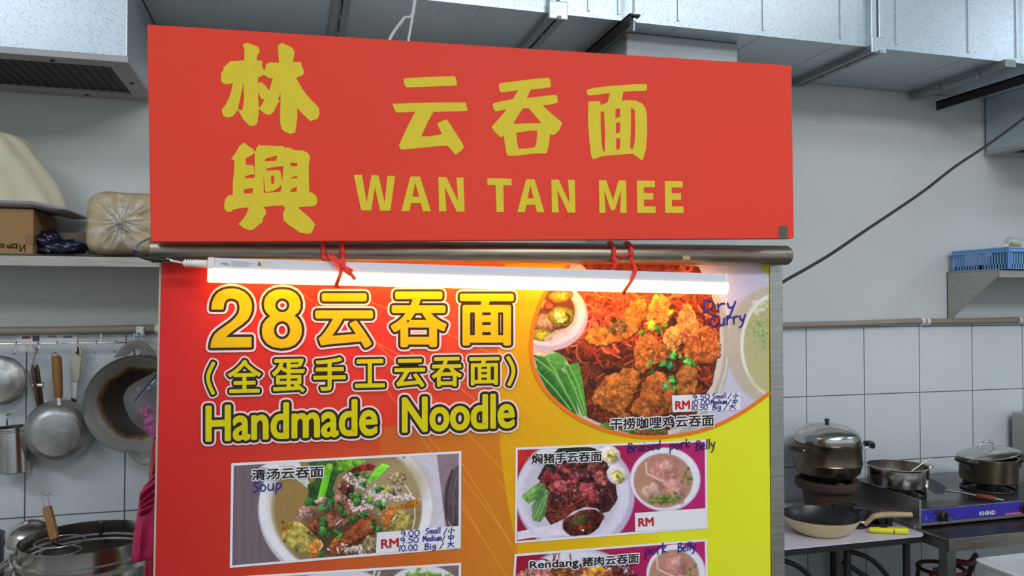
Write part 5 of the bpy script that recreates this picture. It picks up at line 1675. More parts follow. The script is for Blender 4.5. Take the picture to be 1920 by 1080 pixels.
        col = lin(np.clip(s.c.reshape(-1, 3)[used], 0, 255)) * k
        me = bpy.data.meshes.new(name)
        me.vertices.add(len(P)); me.loops.add(q.size); me.polygons.add(len(q))
        me.vertices.foreach_set('co', P.astype(np.float32).ravel())
        me.loops.foreach_set('vertex_index', q.astype(np.int32).ravel())
        me.polygons.foreach_set('loop_start', np.arange(0, q.size, 4, dtype=np.int32))
        me.polygons.foreach_set('loop_total', np.full(len(q), 4, np.int32))
        at = me.attributes.new('ink', 'FLOAT_COLOR', 'POINT')
        at.data.foreach_set('color', np.concatenate([np.clip(col, 0, 1), np.ones((len(P), 1))], 1).astype(np.float32).ravel())
        me.update(); me.validate()
        me.materials.append(material or M['print'])
        ob = bpy.data.objects.new(name, me)
        COL.objects.link(ob)
        ob.parent = parent
        ORG[ob.name] = o0
        return ob
def in_poly(pts):
    P = np.array(pts, float)
    def f(x, y):
        x, y = np.asarray(x, float), np.asarray(y, float)
        r = np.zeros(x.shape, bool)
        for k in range(len(P)):
            xa, ya = P[k]; xb, yb = P[k - 1]
            if ya == yb:
                continue
            r ^= ((ya > y) != (yb > y)) & (x < (xb - xa) * (y - ya) / (yb - ya) + xa)
        return r
    return f
M['print'] = print_mat('printed_menu_sheet', 0.45)

# ------------------------------------------------------------------ the menu board
PB_L, PB_R = at_y(302, 490, BF).x, at_y(1442.5, 700, BF).x
ztop = pipe_at(900).z - 0.006
board = thing('menu_board', 'big red to yellow printed menu board with dish photos and Chinese lettering, under the lamp', 'menu board', ((PB_L + PB_R) / 2, BF, 0.3))
M['board_core'] = ramp_mat('menu_board_print_lower', [(0.0, (188, 42, 38)), (0.35, (190, 84, 40)), (0.55, (188, 112, 32)), (0.62, (206, 160, 22)), (1.0, (206, 206, 40))], 'X', 0.45, nscale=2, namt=0.02, axis_scale=1.0)
nt = M['board_core'].node_tree
ma = [n for n in nt.nodes if n.type == 'MATH' and n.operation == 'MULTIPLY_ADD'][0]
ma.inputs[1].default_value = 1.0 / (PB_R - PB_L)
mm_ = [n for n in nt.nodes if n.type == 'MATH' and n.operation == 'MULTIPLY_ADD'][1]
mm_.inputs[2].default_value = 0.5
mb_ = MB()
bl_t, bl_b = at_y(302.5, 492, BF), at_y(291.0, 1080, BF)
slope = (bl_b.x - bl_t.x) / (bl_b.z - bl_t.z)
xl = lambda z: bl_t.x + slope * (z - bl_t.z)
mb_.prism([(xl(ztop), BF, ztop), (PB_R, BF, ztop), (PB_R, BF, 0.30), (xl(0.30), BF, 0.30)], (0, 0.018, 0))
mb_.build('board_panel', M['board_core'], board, smooth=0)
MB().prism([(xl(ztop) - 0.004, BF + 0.002, ztop), (xl(ztop) - 0.0002, BF + 0.002, ztop), (xl(0.3) - 0.0002, BF + 0.002, 0.30), (xl(0.3) - 0.004, BF + 0.002, 0.30)], (0, 0.016, 0)).build('edge_trim', flat('pale_edge_strip', (190, 176, 160)), board, smooth=0)
post(xl(0.9) + 0.03, xl(0.9) + 0.065, 'square stainless post behind the left edge of the menu board')
lp_ = bpy.data.objects[[o.name for o in bpy.data.objects if o.name.startswith('square_post')][-1]]
lp_.location.y += 0.030

YB = lambda k: BF - 0.0004 - 0.0004 * k
# background artwork
bg = Canvas(290, 470, 1452, 1096, 2.0, 5)
X, Y = np.meshgrid(bg.X, bg.Y)
def rampx(stops):
    xs = [p for p, c in stops]
    return np.stack([np.interp(X, xs, [c[i] for p, c in stops]) for i in range(3)], -1)
up_ = rampx([(290, (190, 40, 38)), (420, (194, 42, 38)), (600, (198, 46, 40)), (760, (202, 56, 42)), (860, (200, 68, 42)), (932, (196, 84, 40))])
lo_ = rampx([(290, (176, 36, 34)), (420, (182, 46, 36)), (520, (186, 66, 38)), (640, (186, 82, 38)), (760, (186, 92, 36)), (860, (190, 108, 32)), (935, (192, 116, 30)), (980, (192, 116, 30))])
rt_ = rampx([(920, (208, 150, 16)), (980, (206, 152, 18)), (1080, (206, 162, 22)), (1160, (208, 180, 26)), (1226, (212, 192, 30)), (1240, (210, 206, 36)), (1350, (208, 208, 38)), (1452, (210, 212, 42))])
stp = np.clip((Y - (800 - 0.03 * (X - 700))) / 3 + 0.5, 0, 1)[..., None]
lowmix = np.where((X > 712)[..., None], stp, np.clip((Y - 690 - (712 - X) * 0.15) / 260, 0, 1)[..., None])
c = up_ * (1 - lowmix) + lo_ * lowmix
by = np.array([470, 560, 660, 760, 840, 900, 955, 1012, 1096.])
bxx = np.array([950, 938, 934, 934.5, 938, 945, 954, 966, 982.])
bnd = np.interp(Y, by, bxx)
k = np.clip((X - bnd) / 2 + 0.5, 0, 1)[..., None]
c = c * (1 - k) + rt_ * k
sw_l = np.interp(Y, [490, 560, 640, 720, 1096], [1010, 985, 962, 950, 930])
sw = (np.clip((X - bnd) / 2, 0, 1) * np.clip((sw_l - X) / 2, 0, 1))[..., None]
c = c * (1 - 0.25 * sw) + np.array((216, 130, 24)) * 0.25 * sw
bg.c = c
for (xa, ya, xb, yb, xc, yc) in ((560, 545, 700, 660, 934, 742), (640, 545, 760, 590, 934, 668), (600, 545, 800, 730, 960, 900), (740, 640, 880, 730, 1000, 850), (700, 700, 820, 850, 900, 1000), (750, 760, 880, 900, 1010, 1090), (935, 690, 990, 780, 1060, 840), (935, 740, 970, 790, 1010, 845), (935, 800, 965, 850, 1000, 905), (800, 850, 900, 1000, 960, 1096), (935, 640, 1000, 740, 1090, 820), (934, 900, 975, 960, 1010, 1010), (860, 860, 920, 950, 990, 1080)):
    pts = [((1 - f) ** 2 * xa + 2 * f * (1 - f) * xb + f * f * xc, (1 - f) ** 2 * ya + 2 * f * (1 - f) * yb + f * f * yc) for f in np.linspace(0, 1, 14)]
    bg.strand(pts, 1.6, (226, 172, 60), 0, 0.5, 0)
bl_px = lambda v: np.interp(v, [490, 1096], [302.5, 290.7])
pipe_lim = lambda u: 476.0
bg.sheet('printed_background', board, YB(0), keep=lambda x, y: (x > bl_px(y) + 1.0) & (x < 1441.5 + (y - 500) * 0.004))
# ------------------------------------------------------------------ dish photo: dry curry noodles in the big circle
ring_pts = [(1066, 500), (1030, 537), (1007, 585), (996, 640), (1001, 690), (1022, 731), (1060, 768), (1110, 797), (1165, 814), (1222, 820), (1285, 814), (1340, 799), (1395, 771), (1441.5, 738)]
arc = [(p.x, p.y) for p in catmull([(x, y, 0) for x, y in ring_pts], 8)]
clipP = arc + [(1441.5, 516), (1424, 500), (1400, 488), (1100, 484)]
cv = Canvas(990, 484, 1444, 826, 1.0, 21)
cv.fill((184, 180, 200))
cv.poly([(1060, 484), (1444, 484), (1444, 530), (1300, 505)], (188, 186, 208), 0.02)
cv.ell(1190, 650, 180, 196, (170, 160, 152), soft=5)
cv.ell(1185, 648, 172, 188, (196, 186, 178), soft=3)
cv.ell(1175, 640, 150, 172, (184, 172, 160), soft=6)
cv.strand([(1362, 560), (1368, 640), (1360, 700), (1340, 760), (1310, 800)], 3, (222, 216, 208), 0.1, 0.7)
# soup bowl at the right
cv.ell(1452, 648, 90, 112, (176, 166, 152), soft=4)
cv.ell(1462, 648, 74, 100, (214, 210, 206), soft=2)
cv.ell(1462, 648, 68, 93, (168, 164, 122), soft=2)
cv.ell(1452, 700, 50, 40, (178, 170, 120), soft=18, a=0.6)
for _ in range(60):
    x, y = cv.rs.normal(1424, 10), cv.rs.normal(622, 18)
    cv.ell(x, y, cv.rs.uniform(1, 3.5), cv.rs.uniform(1, 3), (104, 150, 78), a=0.55)
for _ in range(26):
    cv.ell(cv.rs.normal(1422, 8), cv.rs.normal(578, 8), 4, 2.4, (206, 206, 192), a=0.6)
# noodle mass
mass = [(1080, 545), (1100, 500), (1230, 492), (1310, 500), (1330, 545), (1350, 595), (1348, 650), (1336, 720), (1322, 742), (1300, 790), (1230, 815), (1140, 800), (1100, 780), (1085, 720), (1060, 670), (1030, 655), (1075, 600)]
cv.poly(mass, (96, 44, 26), 0.35)
inn = in_poly(mass)
insd = lambda x, y: bool(inn(np.array([x]), np.array([y]))[0])
cv.noodles(90, (1040, 640, 1340, 810), 4.6, [(86, 36, 24), (112, 52, 30), (70, 30, 22)], 60, 0.5, insd)
cv.noodles(150, (1040, 640, 1180, 800), 3.6, [(128, 56, 32), (104, 44, 28), (146, 70, 38), (84, 34, 22)], 60, 0.5, insd)
cv.noodles(170, (1085, 495, 1345, 640), 4.4, [(180, 74, 44), (160, 56, 34), (200, 100, 62), (136, 44, 30)], 70, 0.45, insd)
cv.noodles(60, (1085, 545, 1200, 640), 4.4, [(206, 82, 46), (222, 104, 60), (180, 56, 34)], 60, 0.5, insd)
cv.noodles(40, (1300, 560, 1350, 760), 4, [(120, 40, 28), (160, 60, 36), (96, 34, 26)], 34, 0.6, insd)
# meat cooking above the lamp
cv.poly([(1090, 496), (1120, 490), (1250, 494), (1285, 506), (1270, 512), (1110, 512)], (110, 46, 34), 0.35)
# dark hollows
for x, y, rx, ry in ((1155, 605, 12, 9), (1262, 606, 10, 13), (1240, 690, 14, 10), (1215, 720, 10, 6), (1152, 700, 20, 12), (1110, 720, 10, 8)):
    cv.blob(x, y, rx, ry, 0.2, (44, 26, 20), 0.3, 0.1, 0.4, 4, 0.85)
# pickled chilli cup
cv.ell(1028, 592, 74, 66, (186, 166, 180), soft=2)
cv.ell(1026, 588, 70, 60, (214, 198, 208), soft=2)
for q in range(46):
    a = -0.9 + q * 0.055
    cv.strand([(1026 + 62 * math.cos(a), 588 + 53 * math.sin(a)), (1026 + 71 * math.cos(a), 588 + 62 * math.sin(a))], 1.5, (232, 220, 230), 0.1, 0.7)
cv.ell(1024, 586, 60, 50, (196, 170, 172), soft=2)
cv.ell(1022, 583, 56, 46, (96, 58, 40), soft=3)
for x, y, rx, ry, rot, c_ in ((1012, 568, 18, 12, .3, (176, 150, 52)), (1052, 556, 22, 13, -.2, (190, 150, 50)), (1030, 574, 12, 9, 0, (150, 70, 40)), (1020, 606, 20, 18, .4, (196, 140, 90)), (1016, 628, 20, 13, .1, (176, 168, 40)), (1052, 594, 26, 19, .1, (170, 166, 44))):
    c_ = (c_[0] * .85, c_[1] * .82, c_[2] * .95)
    cv.blob(x, y, rx, ry, rot, c_, 0.12, 0.3, 0.2, 1.5, rim=tuple(v * 0.8 for v in c_))
    cv.blob(x + 1, y + 1, rx * .6, ry * .58, rot, tuple(min(255, v * 1.18 + 8) for v in c_), 0.2, 0.3, 0.3, 2)
cv.strand([(1061, 588), (1068, 594), (1066, 602), (1058, 606)], 3.4, (66, 56, 22), 0.1)
cv.blob(1046, 592, 7, 5, .3, (222, 216, 160), .3, .2, .2, 1.5)
cv.blob(1054, 601, 8, 4, -.4, (210, 206, 120), .3, .2, .2, 1.5)
cv.poly([(1018, 636), (1040, 620), (1072, 612), (1062, 630), (1030, 646)], (208, 186, 180), 0.1, 0.7)
cv.blob(1016, 666, 22, 7, 0.3, (198, 176, 140), .3, .2, .2, 3, .8)
# leafy greens
for P_, c_ in (([(1000, 665), (1030, 672), (1060, 700), (1078, 740), (1086, 778), (1070, 772), (1040, 740), (1012, 705)], (58, 116, 48)),
               ([(1022, 668), (1045, 660), (1062, 672), (1060, 690), (1042, 694), (1028, 690)], (82, 150, 62)),
               ([(1003, 690), (1030, 700), (1062, 745), (1082, 780), (1060, 768), (1030, 738)], (44, 98, 44)),
               ([(1056, 686), (1085, 680), (1092, 712), (1100, 770), (1101, 780), (1092, 780), (1078, 745), (1064, 712)], (70, 136, 54))):
    cv.poly(P_, c_, 0.16, shade=(0.5, -0.5, 0.35))
for l in ([(1004, 672), (1040, 700), (1075, 760), (1090, 790)], [(1058, 688), (1078, 730), (1096, 778)], [(1006, 694), (1040, 730), (1070, 768)], [(1066, 684), (1084, 720), (1098, 770)], [(1026, 672), (1044, 700), (1062, 738)]):
    cv.strand(l, 3.2, (128, 184, 92), 0.3, 0.85)
for l in ([(1034, 676), (1052, 682)], [(1030, 684), (1056, 674)], [(1072, 700), (1088, 690)], [(1080, 726), (1094, 716)], [(1020, 702), (1034, 690)], [(1044, 722), (1060, 716)]):
    cv.strand(l, 1.2, (132, 180, 96), 0.1, 0.6)
# curry chicken
CH = [([(1098, 630), (1112, 614), (1142, 614), (1166, 596), (1186, 566), (1206, 560), (1212, 580), (1200, 612), (1176, 634), (1140, 646), (1108, 644)], (206, 118, 42)),
      ([(1140, 612), (1156, 604), (1168, 598), (1174, 610), (1166, 622), (1146, 622)], (116, 86, 44)),
      ([(1219, 566), (1236, 552), (1254, 562), (1256, 588), (1248, 606), (1226, 604), (1214, 594)], (228, 128, 54)),
      ([(1270, 600), (1280, 575), (1292, 570), (1304, 590), (1310, 620), (1300, 648), (1280, 640), (1268, 622)], (216, 122, 62)),
      ([(1290, 640), (1318, 612), (1340, 622), (1350, 648), (1344, 672), (1322, 680), (1300, 674), (1292, 690), (1282, 660)], (180, 92, 40)),
      ([(1192, 640), (1212, 622), (1236, 640), (1256, 655), (1248, 674), (1226, 684), (1200, 698), (1190, 676)], (176, 96, 42)),
      ([(1246, 624), (1262, 612), (1276, 622), (1276, 644), (1262, 660), (1248, 648)], (200, 134, 62)),
      ([(1112, 742), (1134, 710), (1176, 690), (1198, 698), (1196, 722), (1184, 752), (1164, 776), (1140, 770), (1114, 756)], (160, 92, 40)),
      ([(1184, 758), (1200, 740), (1206, 718), (1232, 696), (1256, 710), (1264, 730), (1270, 752), (1254, 774), (1214, 782), (1186, 776)], (150, 82, 36)),
      ([(1266, 712), (1276, 690), (1298, 672), (1306, 700), (1304, 730), (1296, 752), (1272, 740)], (156, 92, 42)),
      ([(1160, 780), (1178, 776), (1200, 790), (1240, 792), (1244, 816), (1200, 818), (1164, 800)], (132, 84, 38))]
for P_, c_ in CH:
    P2 = smooth2(P_, 7)
    cen = np.mean(P2, axis=0)
    P2 = [(x + cv.rs.normal(0, 1.1) + 1.6 * math.sin(q * 1.3), y + cv.rs.normal(0, 1.1) + 1.6 * math.cos(q * 1.7)) for q, (x, y) in enumerate(P2)]
    cv.poly([(cen[0] + (x - cen[0]) * 1.06, cen[1] + (y - cen[1]) * 1.06 + 2) for x, y in P2], tuple(v * 0.42 for v in c_), 0.3, 0.7)
    cv.poly(P2, tuple(min(255, v * 1.1) for v in c_), 0.32, shade=(-0.4, -0.7, 0.35))
    x0_, y0_ = np.min(P2, 0); x1_, y1_ = np.max(P2, 0)
    ip = in_poly(P2)
    for _ in range(int((x1_ - x0_) * (y1_ - y0_) / 60)):
        x, y = cv.rs.uniform(x0_, x1_), cv.rs.uniform(y0_, y1_)
        if ip(np.array([x]), np.array([y]))[0]:
            f = cv.rs.choice([0.62, 0.8, 1.15, 1.28])
            cv.blob(x, y, cv.rs.uniform(2, 6), cv.rs.uniform(1.5, 4), cv.rs.uniform(0, 3), tuple(min(255, v * f) for v in c_), 0.5, 0.3, 0.3, 3, 0.36)
    for _ in range(4):
        x, y = cv.rs.uniform(x0_, x1_), cv.rs.uniform(y0_, y1_)
        if ip(np.array([x]), np.array([y]))[0]:
            cv.blob(x, y, 3, 1.2, cv.rs.uniform(0, 3), (236, 206, 160), .3, 0, 0.1, 1, 0.7)
for _ in range(170):                         # glossy sauce and torn fibres over the chicken
    P_, c_ = CH[cv.rs.integers(len(CH))]
    Pn = np.array(P_, float)
    w_ = cv.rs.dirichlet(np.ones(len(Pn)) * 0.5)
    x, y = w_ @ Pn
    th = cv.rs.uniform(0, 6.28)
    f = cv.rs.choice([0.5, 0.66, 1.2, 1.4])
    pts = [(x, y)]
    for q in range(4):
        th += cv.rs.normal(0, .5)
        pts.append((pts[-1][0] + 3 * math.cos(th), pts[-1][1] + 3 * math.sin(th)))
    cv.strand(pts, cv.rs.uniform(1.2, 3.2), tuple(min(255, v * f) for v in c_), .3, .5)
for _ in range(60):                          # crisp shreds at the right
    x, y = cv.rs.uniform(1270, 1346), cv.rs.uniform(620, 680)
    cv.blob(x, y, 5, 3, cv.rs.uniform(0, 3), (176, 88, 42), .5, .5, .4, 1.5, .5)
for x, y, rx, ry, rot, c_ in ((1258, 586, 6, 5, 0, (226, 196, 30)), (1222, 612, 14, 9, .2, (190, 176, 50)), (1237, 618, 5, 11, .2, (74, 128, 40)), (1246, 610, 6, 4, 0, (120, 150, 46)), (1204, 622, 5, 7, -.4, (98, 150, 40)), (1247, 682, 7, 9, .7, (60, 132, 62)), (1262, 668, 9, 8, .3, (86, 166, 70)), (1256, 688, 9, 6, .8, (50, 122, 66)), (1288, 676, 6, 9, .2, (84, 168, 72)), (1298, 684, 6, 7, -.4, (62, 140, 56)), (1262, 714, 7, 8, .3, (70, 150, 70)), (1248, 724, 6, 8, 0, (76, 146, 84)), (1264, 730, 6, 5, .5, (66, 130, 52)), (1219, 680, 5, 8, -.5, (96, 140, 50)), (1222, 698, 4, 6, 0, (56, 104, 50)), (1276, 668, 4, 4, 0, (100, 170, 80))):
    for q_ in range(2):
        cv.blob(x + cv.rs.normal(0, 1.5), y + cv.rs.normal(0, 1.5), rx * .8, ry * .8, rot + q_, tuple(v * (.85 + .2 * q_) for v in c_), 0.6, 0.5, 0.3, 1.0)
for x, y in ((1160, 792), (1180, 806), (1140, 800), (1230, 806)):
    cv.blob(x, y, 14, 6, .2, (74, 118, 40), .4, .4, .3, 2, .85)
cv.grain(0.05)
def photo(name, cvs, keep, k, label):
    o = cvs.sheet(name, board, YB(k), keep=keep)
    o['label'] = label
    return o
circle = photo('dish_photo', cv, in_poly(clipP), 2, 'large round photo of curry chicken noodles')
rg = Ink()
rg.stroke(arc, 7.0, disc=8)
M['orange_ink'] = flat('orange_ring_ink', (226, 118, 30))
rg.build('orange_ring', M['orange_ink'], circle, YB(3))
tr = Ink()
tr.fill([[(1424, 499), (1441.4, 497), (1441.4, 515)]])
tr.build('corner_triangle', flat('bright_yellow_ink', (206, 196, 32)), circle, YB(3))

# ------------------------------------------------------------------ dish photo: soup wantan noodles
def lerp_quad(q, inset=0):
    return q
Q1 = [(436.0, 871.0), (862.8, 848.0), (861.8, 1026.0), (433.0, 1062.5)]
cv = Canvas(430, 844, 868, 1066, 1.0, 33)
cv.fill((112, 96, 104))
for q in range(50):
    x = cv.rs.uniform(432, 530)
    cv.strand([(x, 860), (x + 2, 1066)], 2.5, (104, 90, 100), 0.05, 0.35)
cv.poly([(735, 850), (830, 846), (850, 1000), (740, 1000)], (190, 184, 198), 0.03)
cv.poly([(818, 846), (866, 846), (866, 1030), (838, 1010)], (132, 112, 122), 0.05)
cv.blob(868, 930, 36, 62, 0.1, (84, 70, 76), 0, .2, .1, 2)
cv.strand([(848, 880), (838, 920), (836, 970), (844, 1000)], 2.4, (52, 42, 46), .1)
cv.strand([(856, 890), (850, 930), (850, 980)], 1.6, (140, 124, 130), .1, .6)
cv.ell(650, 955, 166, 146, (188, 184, 190), soft=3)
cv.ell(648, 950, 162, 140, (216, 214, 220), soft=3)
cv.ell(650, 952, 142, 130, (172, 164, 156), soft=3)
cv.ell(652, 954, 138, 126, (132, 112, 78), soft=4)
cv.ell(560, 940, 50, 80, (146, 118, 66), soft=25, a=.7)
cv.ell(740, 910, 60, 50, (160, 146, 110), soft=25, a=.7)
cv.ell(640, 1000, 70, 50, (74, 48, 34), soft=25, a=.85)
cv.poly([(487, 876), (505, 868), (560, 866), (582, 910), (575, 912), (530, 882)], (214, 210, 214), .03)
cv.poly([(519, 872), (552, 872), (582, 910), (574, 914), (548, 888)], (190, 184, 184), .05)
def zz(x, y):
    return (400 + x / 3.84, 830 + y / 3.84)
for P_, c_ in (([(680, 140), (820, 120), (1000, 125), (960, 200), (880, 240), (760, 330), (690, 390), (680, 300), (760, 260)], (52, 88, 40)),
               ([(730, 270), (850, 180), (900, 220), (860, 330), (880, 400), (820, 470), (690, 450), (660, 420), (700, 330)], (44, 78, 40)),
               ([(880, 130), (1000, 120), (1100, 130), (1000, 200), (900, 200)], (96, 150, 42))):
    cv.poly([zz(*p) for p in P_], c_, 0.3, shade=(0, -.6, .4))
cv.poly([zz(*p) for p in ((800, 170), (862, 175), (830, 290), (795, 415), (750, 405), (780, 280))], (104, 190, 44), .12, shade=(-1, 0, .4))
cv.poly([zz(*p) for p in ((1215, 150), (1270, 165), (1180, 260), (1110, 305), (1105, 280), (1160, 200))], (118, 200, 54), .12, shade=(0, -1, .4))
cv.poly([zz(*p) for p in ((820, 150), (860, 150), (850, 190), (810, 185))], (150, 180, 60), .12)
cv.poly([zz(*p) for p in ((960, 210), (1030, 170), (1120, 150), (1170, 165), (1150, 200), (1060, 205), (990, 225))], (120, 40, 34), .4, shade=(0, -1, .5))
LUMPS = [(660, 510, 70, 50, (150, 116, 104)), (790, 430, 60, 40, (170, 140, 128)), (930, 380, 60, 70, (146, 110, 92)), (960, 330, 60, 40, (98, 52, 44)), (990, 480, 70, 60, (130, 84, 62)), (850, 550, 60, 60, (120, 70, 52)), (920, 570, 60, 40, (140, 90, 76)), (710, 620, 70, 50, (112, 62, 40)), (1100, 600, 90, 60, (132, 66, 42)), (1010, 660, 100, 60, (112, 54, 38)), (900, 740, 70, 50, (150, 92, 44)), (1120, 740, 70, 60, (122, 104, 74)), (1260, 350, 60, 50, (150, 144, 80)), (1320, 260, 60, 50, (166, 150, 110)), (1320, 330, 40, 30, (170, 150, 130))]
for x, y, rx, ry, c_ in LUMPS:
    X_, Y_ = zz(x, y)
    cv.blob(X_, Y_, rx / 3.84, ry / 3.84, cv.rs.uniform(-.5, .5), c_, .3, .4, .45, 2)
# wantans
for P_, c_ in (([(500, 600), (600, 565), (680, 620), (750, 690), (760, 760), (700, 790), (600, 780), (530, 730), (490, 660)], (160, 142, 70)),
               ([(485, 590), (560, 590), (530, 640), (495, 650)], (170, 120, 50)),
               ([(700, 730), (760, 700), (790, 740), (740, 820), (700, 825)], (176, 112, 48)),
               ([(1225, 500), (1300, 470), (1420, 520), (1430, 600), (1330, 640), (1230, 620)], (154, 140, 70)),
               ([(1220, 500), (1280, 470), (1310, 500), (1260, 600), (1220, 600)], (170, 100, 46)),
               ([(1270, 450), (1370, 440), (1450, 400), (1480, 430), (1470, 465), (1380, 475), (1290, 470)], (182, 118, 44)),
               ([(850, 760), (920, 690), (1050, 560), (1110, 550), (1160, 610), (1060, 690), (960, 740), (900, 800), (850, 800)], (136, 68, 40))):
    P2 = smooth2([zz(*p) for p in P_], 3)
    cv.poly(P2, c_, .35, shade=(-.3, -.8, .4))
    ip = in_poly(P2)
    x0_, y0_ = np.min(P2, 0); x1_, y1_ = np.max(P2, 0)
    for _ in range(int((x1_ - x0_) * (y1_ - y0_) / 30)):
        x, y = cv.rs.uniform(x0_, x1_), cv.rs.uniform(y0_, y1_)
        if ip(np.array([x]), np.array([y]))[0]:
            cv.blob(x, y, cv.rs.uniform(1, 3.5), cv.rs.uniform(1, 2.5), 0, tuple(min(255, v * cv.rs.choice([.8, 1.12, 1.2])) for v in c_), .4, .2, .2, 2, .35)
for _ in range(260):                         # minced pork and scallion
    cx, cy, sx_, sy_ = [(1000, 270, 50, 25), (1130, 360, 50, 35), (1060, 460, 50, 25), (1330, 395, 70, 12), (1000, 770, 50, 20), (1190, 380, 40, 20)][cv.rs.integers(6)]
    X_, Y_ = zz(cv.rs.normal(cx, sx_), cv.rs.normal(cy, sy_))
    cv.blob(X_, Y_, cv.rs.uniform(1.6, 4), cv.rs.uniform(1.4, 3), cv.rs.uniform(0, 3), (206, 182, 186), .4, .4, .2, 1, .95)
for x, y, rx, ry, rot in ((1030, 385, 45, 26, .1), (1035, 425, 35, 28, .2), (1120, 410, 22, 36, .3), (1200, 440, 44, 36, .2), (1190, 340, 30, 22, .6), (1085, 300, 26, 20, 0), (930, 480, 24, 36, -.3), (945, 520, 22, 20, 0), (800, 480, 42, 22, .2), (690, 430, 40, 26, -.3), (850, 420, 20, 40, .1), (790, 570, 24, 44, -.1), (790, 640, 26, 40, .1), (830, 660, 20, 24, .3), (880, 640, 22, 22, 0), (1080, 520, 34, 18, .1), (1000, 560, 40, 22, -.3), (1140, 590, 22, 16, 0), (1180, 620, 14, 30, .2), (780, 800, 22, 20, 0), (910, 670, 24, 22, .4), (1030, 230, 30, 16, 0), (1110, 230, 26, 22, .4)):
    X_, Y_ = zz(x, y)
    for q_ in range(3):
        g_ = cv.rs.uniform(.75, 1.15)
        cv.blob(X_ + cv.rs.normal(0, 2), Y_ + cv.rs.normal(0, 2), rx / 3.84 * .75, ry / 3.84 * .75, rot + cv.rs.normal(0, .5), (60 * g_, 118 * g_, 54 * g_), .55, .5, .3, 1.0)
cv.blob(*zz(1130, 405), 5, 7, .3, (150, 180, 80), .2, .3, .2, 1.5)
cv.blob(*zz(1230, 430), 5, 8, .3, (170, 196, 130), .2, .3, .2, 1.5)
for l in ([(1380, 305), (1410, 345), (1432, 400)], [(1450, 475), (1452, 540), (1436, 620)], [(765, 770), (788, 740), (770, 705)], [(885, 590), (918, 560)], [(1290, 560), (1320, 520)]):
    cv.strand([zz(*p) for p in l], 2.0, (236, 232, 222), .1, .9)
for x, y in ((500, 572), (512, 710), (690, 650)):
    cv.ell(*zz(x, y), 2, 2, (40, 26, 18))
cv.poly([zz(*p) for p in ((1355, 100), (1390, 98), (1372, 122))], (86, 140, 170), .02)
cv.grain(0.05)
def framed(cvs, Q, k, label, width=4.6):
    o = photo('dish_photo', cvs, in_poly(Q), k, label)
    fr = Ink()
    r = width / 2
    (ax_, ay_), (bx_, by_), (cx_, cy_), (dx_, dy_) = Q
    fr.fill([[(ax_ - r, ay_ - r), (bx_ + r, by_ - r), (cx_ + r, cy_ + r), (dx_ - r, dy_ + r)], [(ax_ + r, ay_ + r), (bx_ - r, by_ + r), (cx_ - r, cy_ - r), (dx_ + r, dy_ - r)]])
    fr.build('white_border', M['paper'], o, YB(k + 1))
    return o
M['paper'] = flat('white_print', (222, 220, 226), 0.45)
soup = framed(cv, Q1, 2, 'rectangular photo of clear soup dumpling noodles, left column')

# ------------------------------------------------------------------ dish photo: braised pork noodles
Q2 = [(968.6, 841.5), (1323.3, 826.5), (1325.0, 989.0), (967.5, 1016.5)]
def red_bg(c_, x0, x1):
    Xg, Yg = np.meshgrid(c_.X, c_.Y)
    f = np.clip((Xg - x0) / (x1 - x0), 0, 1)[..., None]
    c_.c[:] = np.array((140, 22, 44)) * (1 - f) + np.array((170, 36, 104)) * f
def soup_bowl(c_, cx, cy, rx, ry):
    c_.ell(cx, cy, rx, ry, (196, 188, 204), soft=2)
    c_.ell(cx - 1, cy - 1, rx * .97, ry * .96, (214, 210, 222), soft=2)
    c_.ell(cx - 4, cy + 2, rx * .84, ry * .85, (164, 128, 112), soft=3)
    c_.ell(cx - 4, cy + 4, rx * .8, ry * .8, (170, 124, 104), soft=6)
    c_.blob(cx - 2, cy - 14, rx * .42, ry * .42, .2, (184, 124, 116), .2, .3, .15, 8)
    c_.blob(cx + 2, cy - 24, rx * .2, ry * .2, 0, (196, 146, 136), .2, .3, .15, 4)
    c_.blob(cx + 18, cy + 18, rx * .35, ry * .3, .6, (188, 136, 128), .3, .3, .15, 7)
    c_.blob(cx - 26, cy + 24, rx * .3, ry * .25, -.4, (188, 150, 138), .3, .3, .15, 6)
    c_.strand([(cx - 36, cy - 30), (cx - 34, cy - 10), (cx - 14, cy + 0), (cx - 2, cy + 4)], 5, (206, 172, 160), .3, .9)
    for _ in range(16):
        a = c_.rs.uniform(-.5, 2.4)
        q = c_.rs.uniform(.5, .8)
        c_.blob(cx - 4 + rx * q * math.cos(a), cy + ry * q * math.sin(a), c_.rs.uniform(2, 4), c_.rs.uniform(2, 4), c_.rs.uniform(0, 3), (88, 116, 48), .3, .4, .2, 1)
    for _ in range(22):
        c_.blob(c_.rs.normal(cx - 2, 14), c_.rs.normal(cy + ry * .62, 5), c_.rs.uniform(2, 4.5), c_.rs.uniform(2, 4), c_.rs.uniform(0, 3), (92, 124, 50), .3, .4, .2, 1)
cv = Canvas(962, 820, 1332, 1024, 1.0, 44)
red_bg(cv, 960, 1330)
cv.poly([(970, 842), (1030, 838), (1010, 870), (970, 880)], (176, 40, 44), .1)
cv.strand([(978, 862), (1030, 842)], 1.5, (210, 80, 80), .1, .7)
cv.ell(1078, 928, 112, 108, (176, 166, 190), soft=3)
cv.ell(1074, 926, 106, 100, (204, 198, 216), soft=4)
cv.ell(1070, 928, 90, 86, (186, 178, 196), soft=10)
z2 = lambda x, y: (940 + x / 3.556, 810 + y / 3.556)
ms = [z2(*p) for p in ((270, 250), (380, 120), (520, 95), (680, 130), (720, 250), (760, 330), (775, 450), (720, 530), (600, 560), (470, 570), (330, 620), (290, 560), (230, 480), (250, 380))]
cv.poly(ms, (62, 28, 32), .4)
ip = in_poly(ms)
f_ = lambda x, y: bool(ip(np.array([x]), np.array([y]))[0])
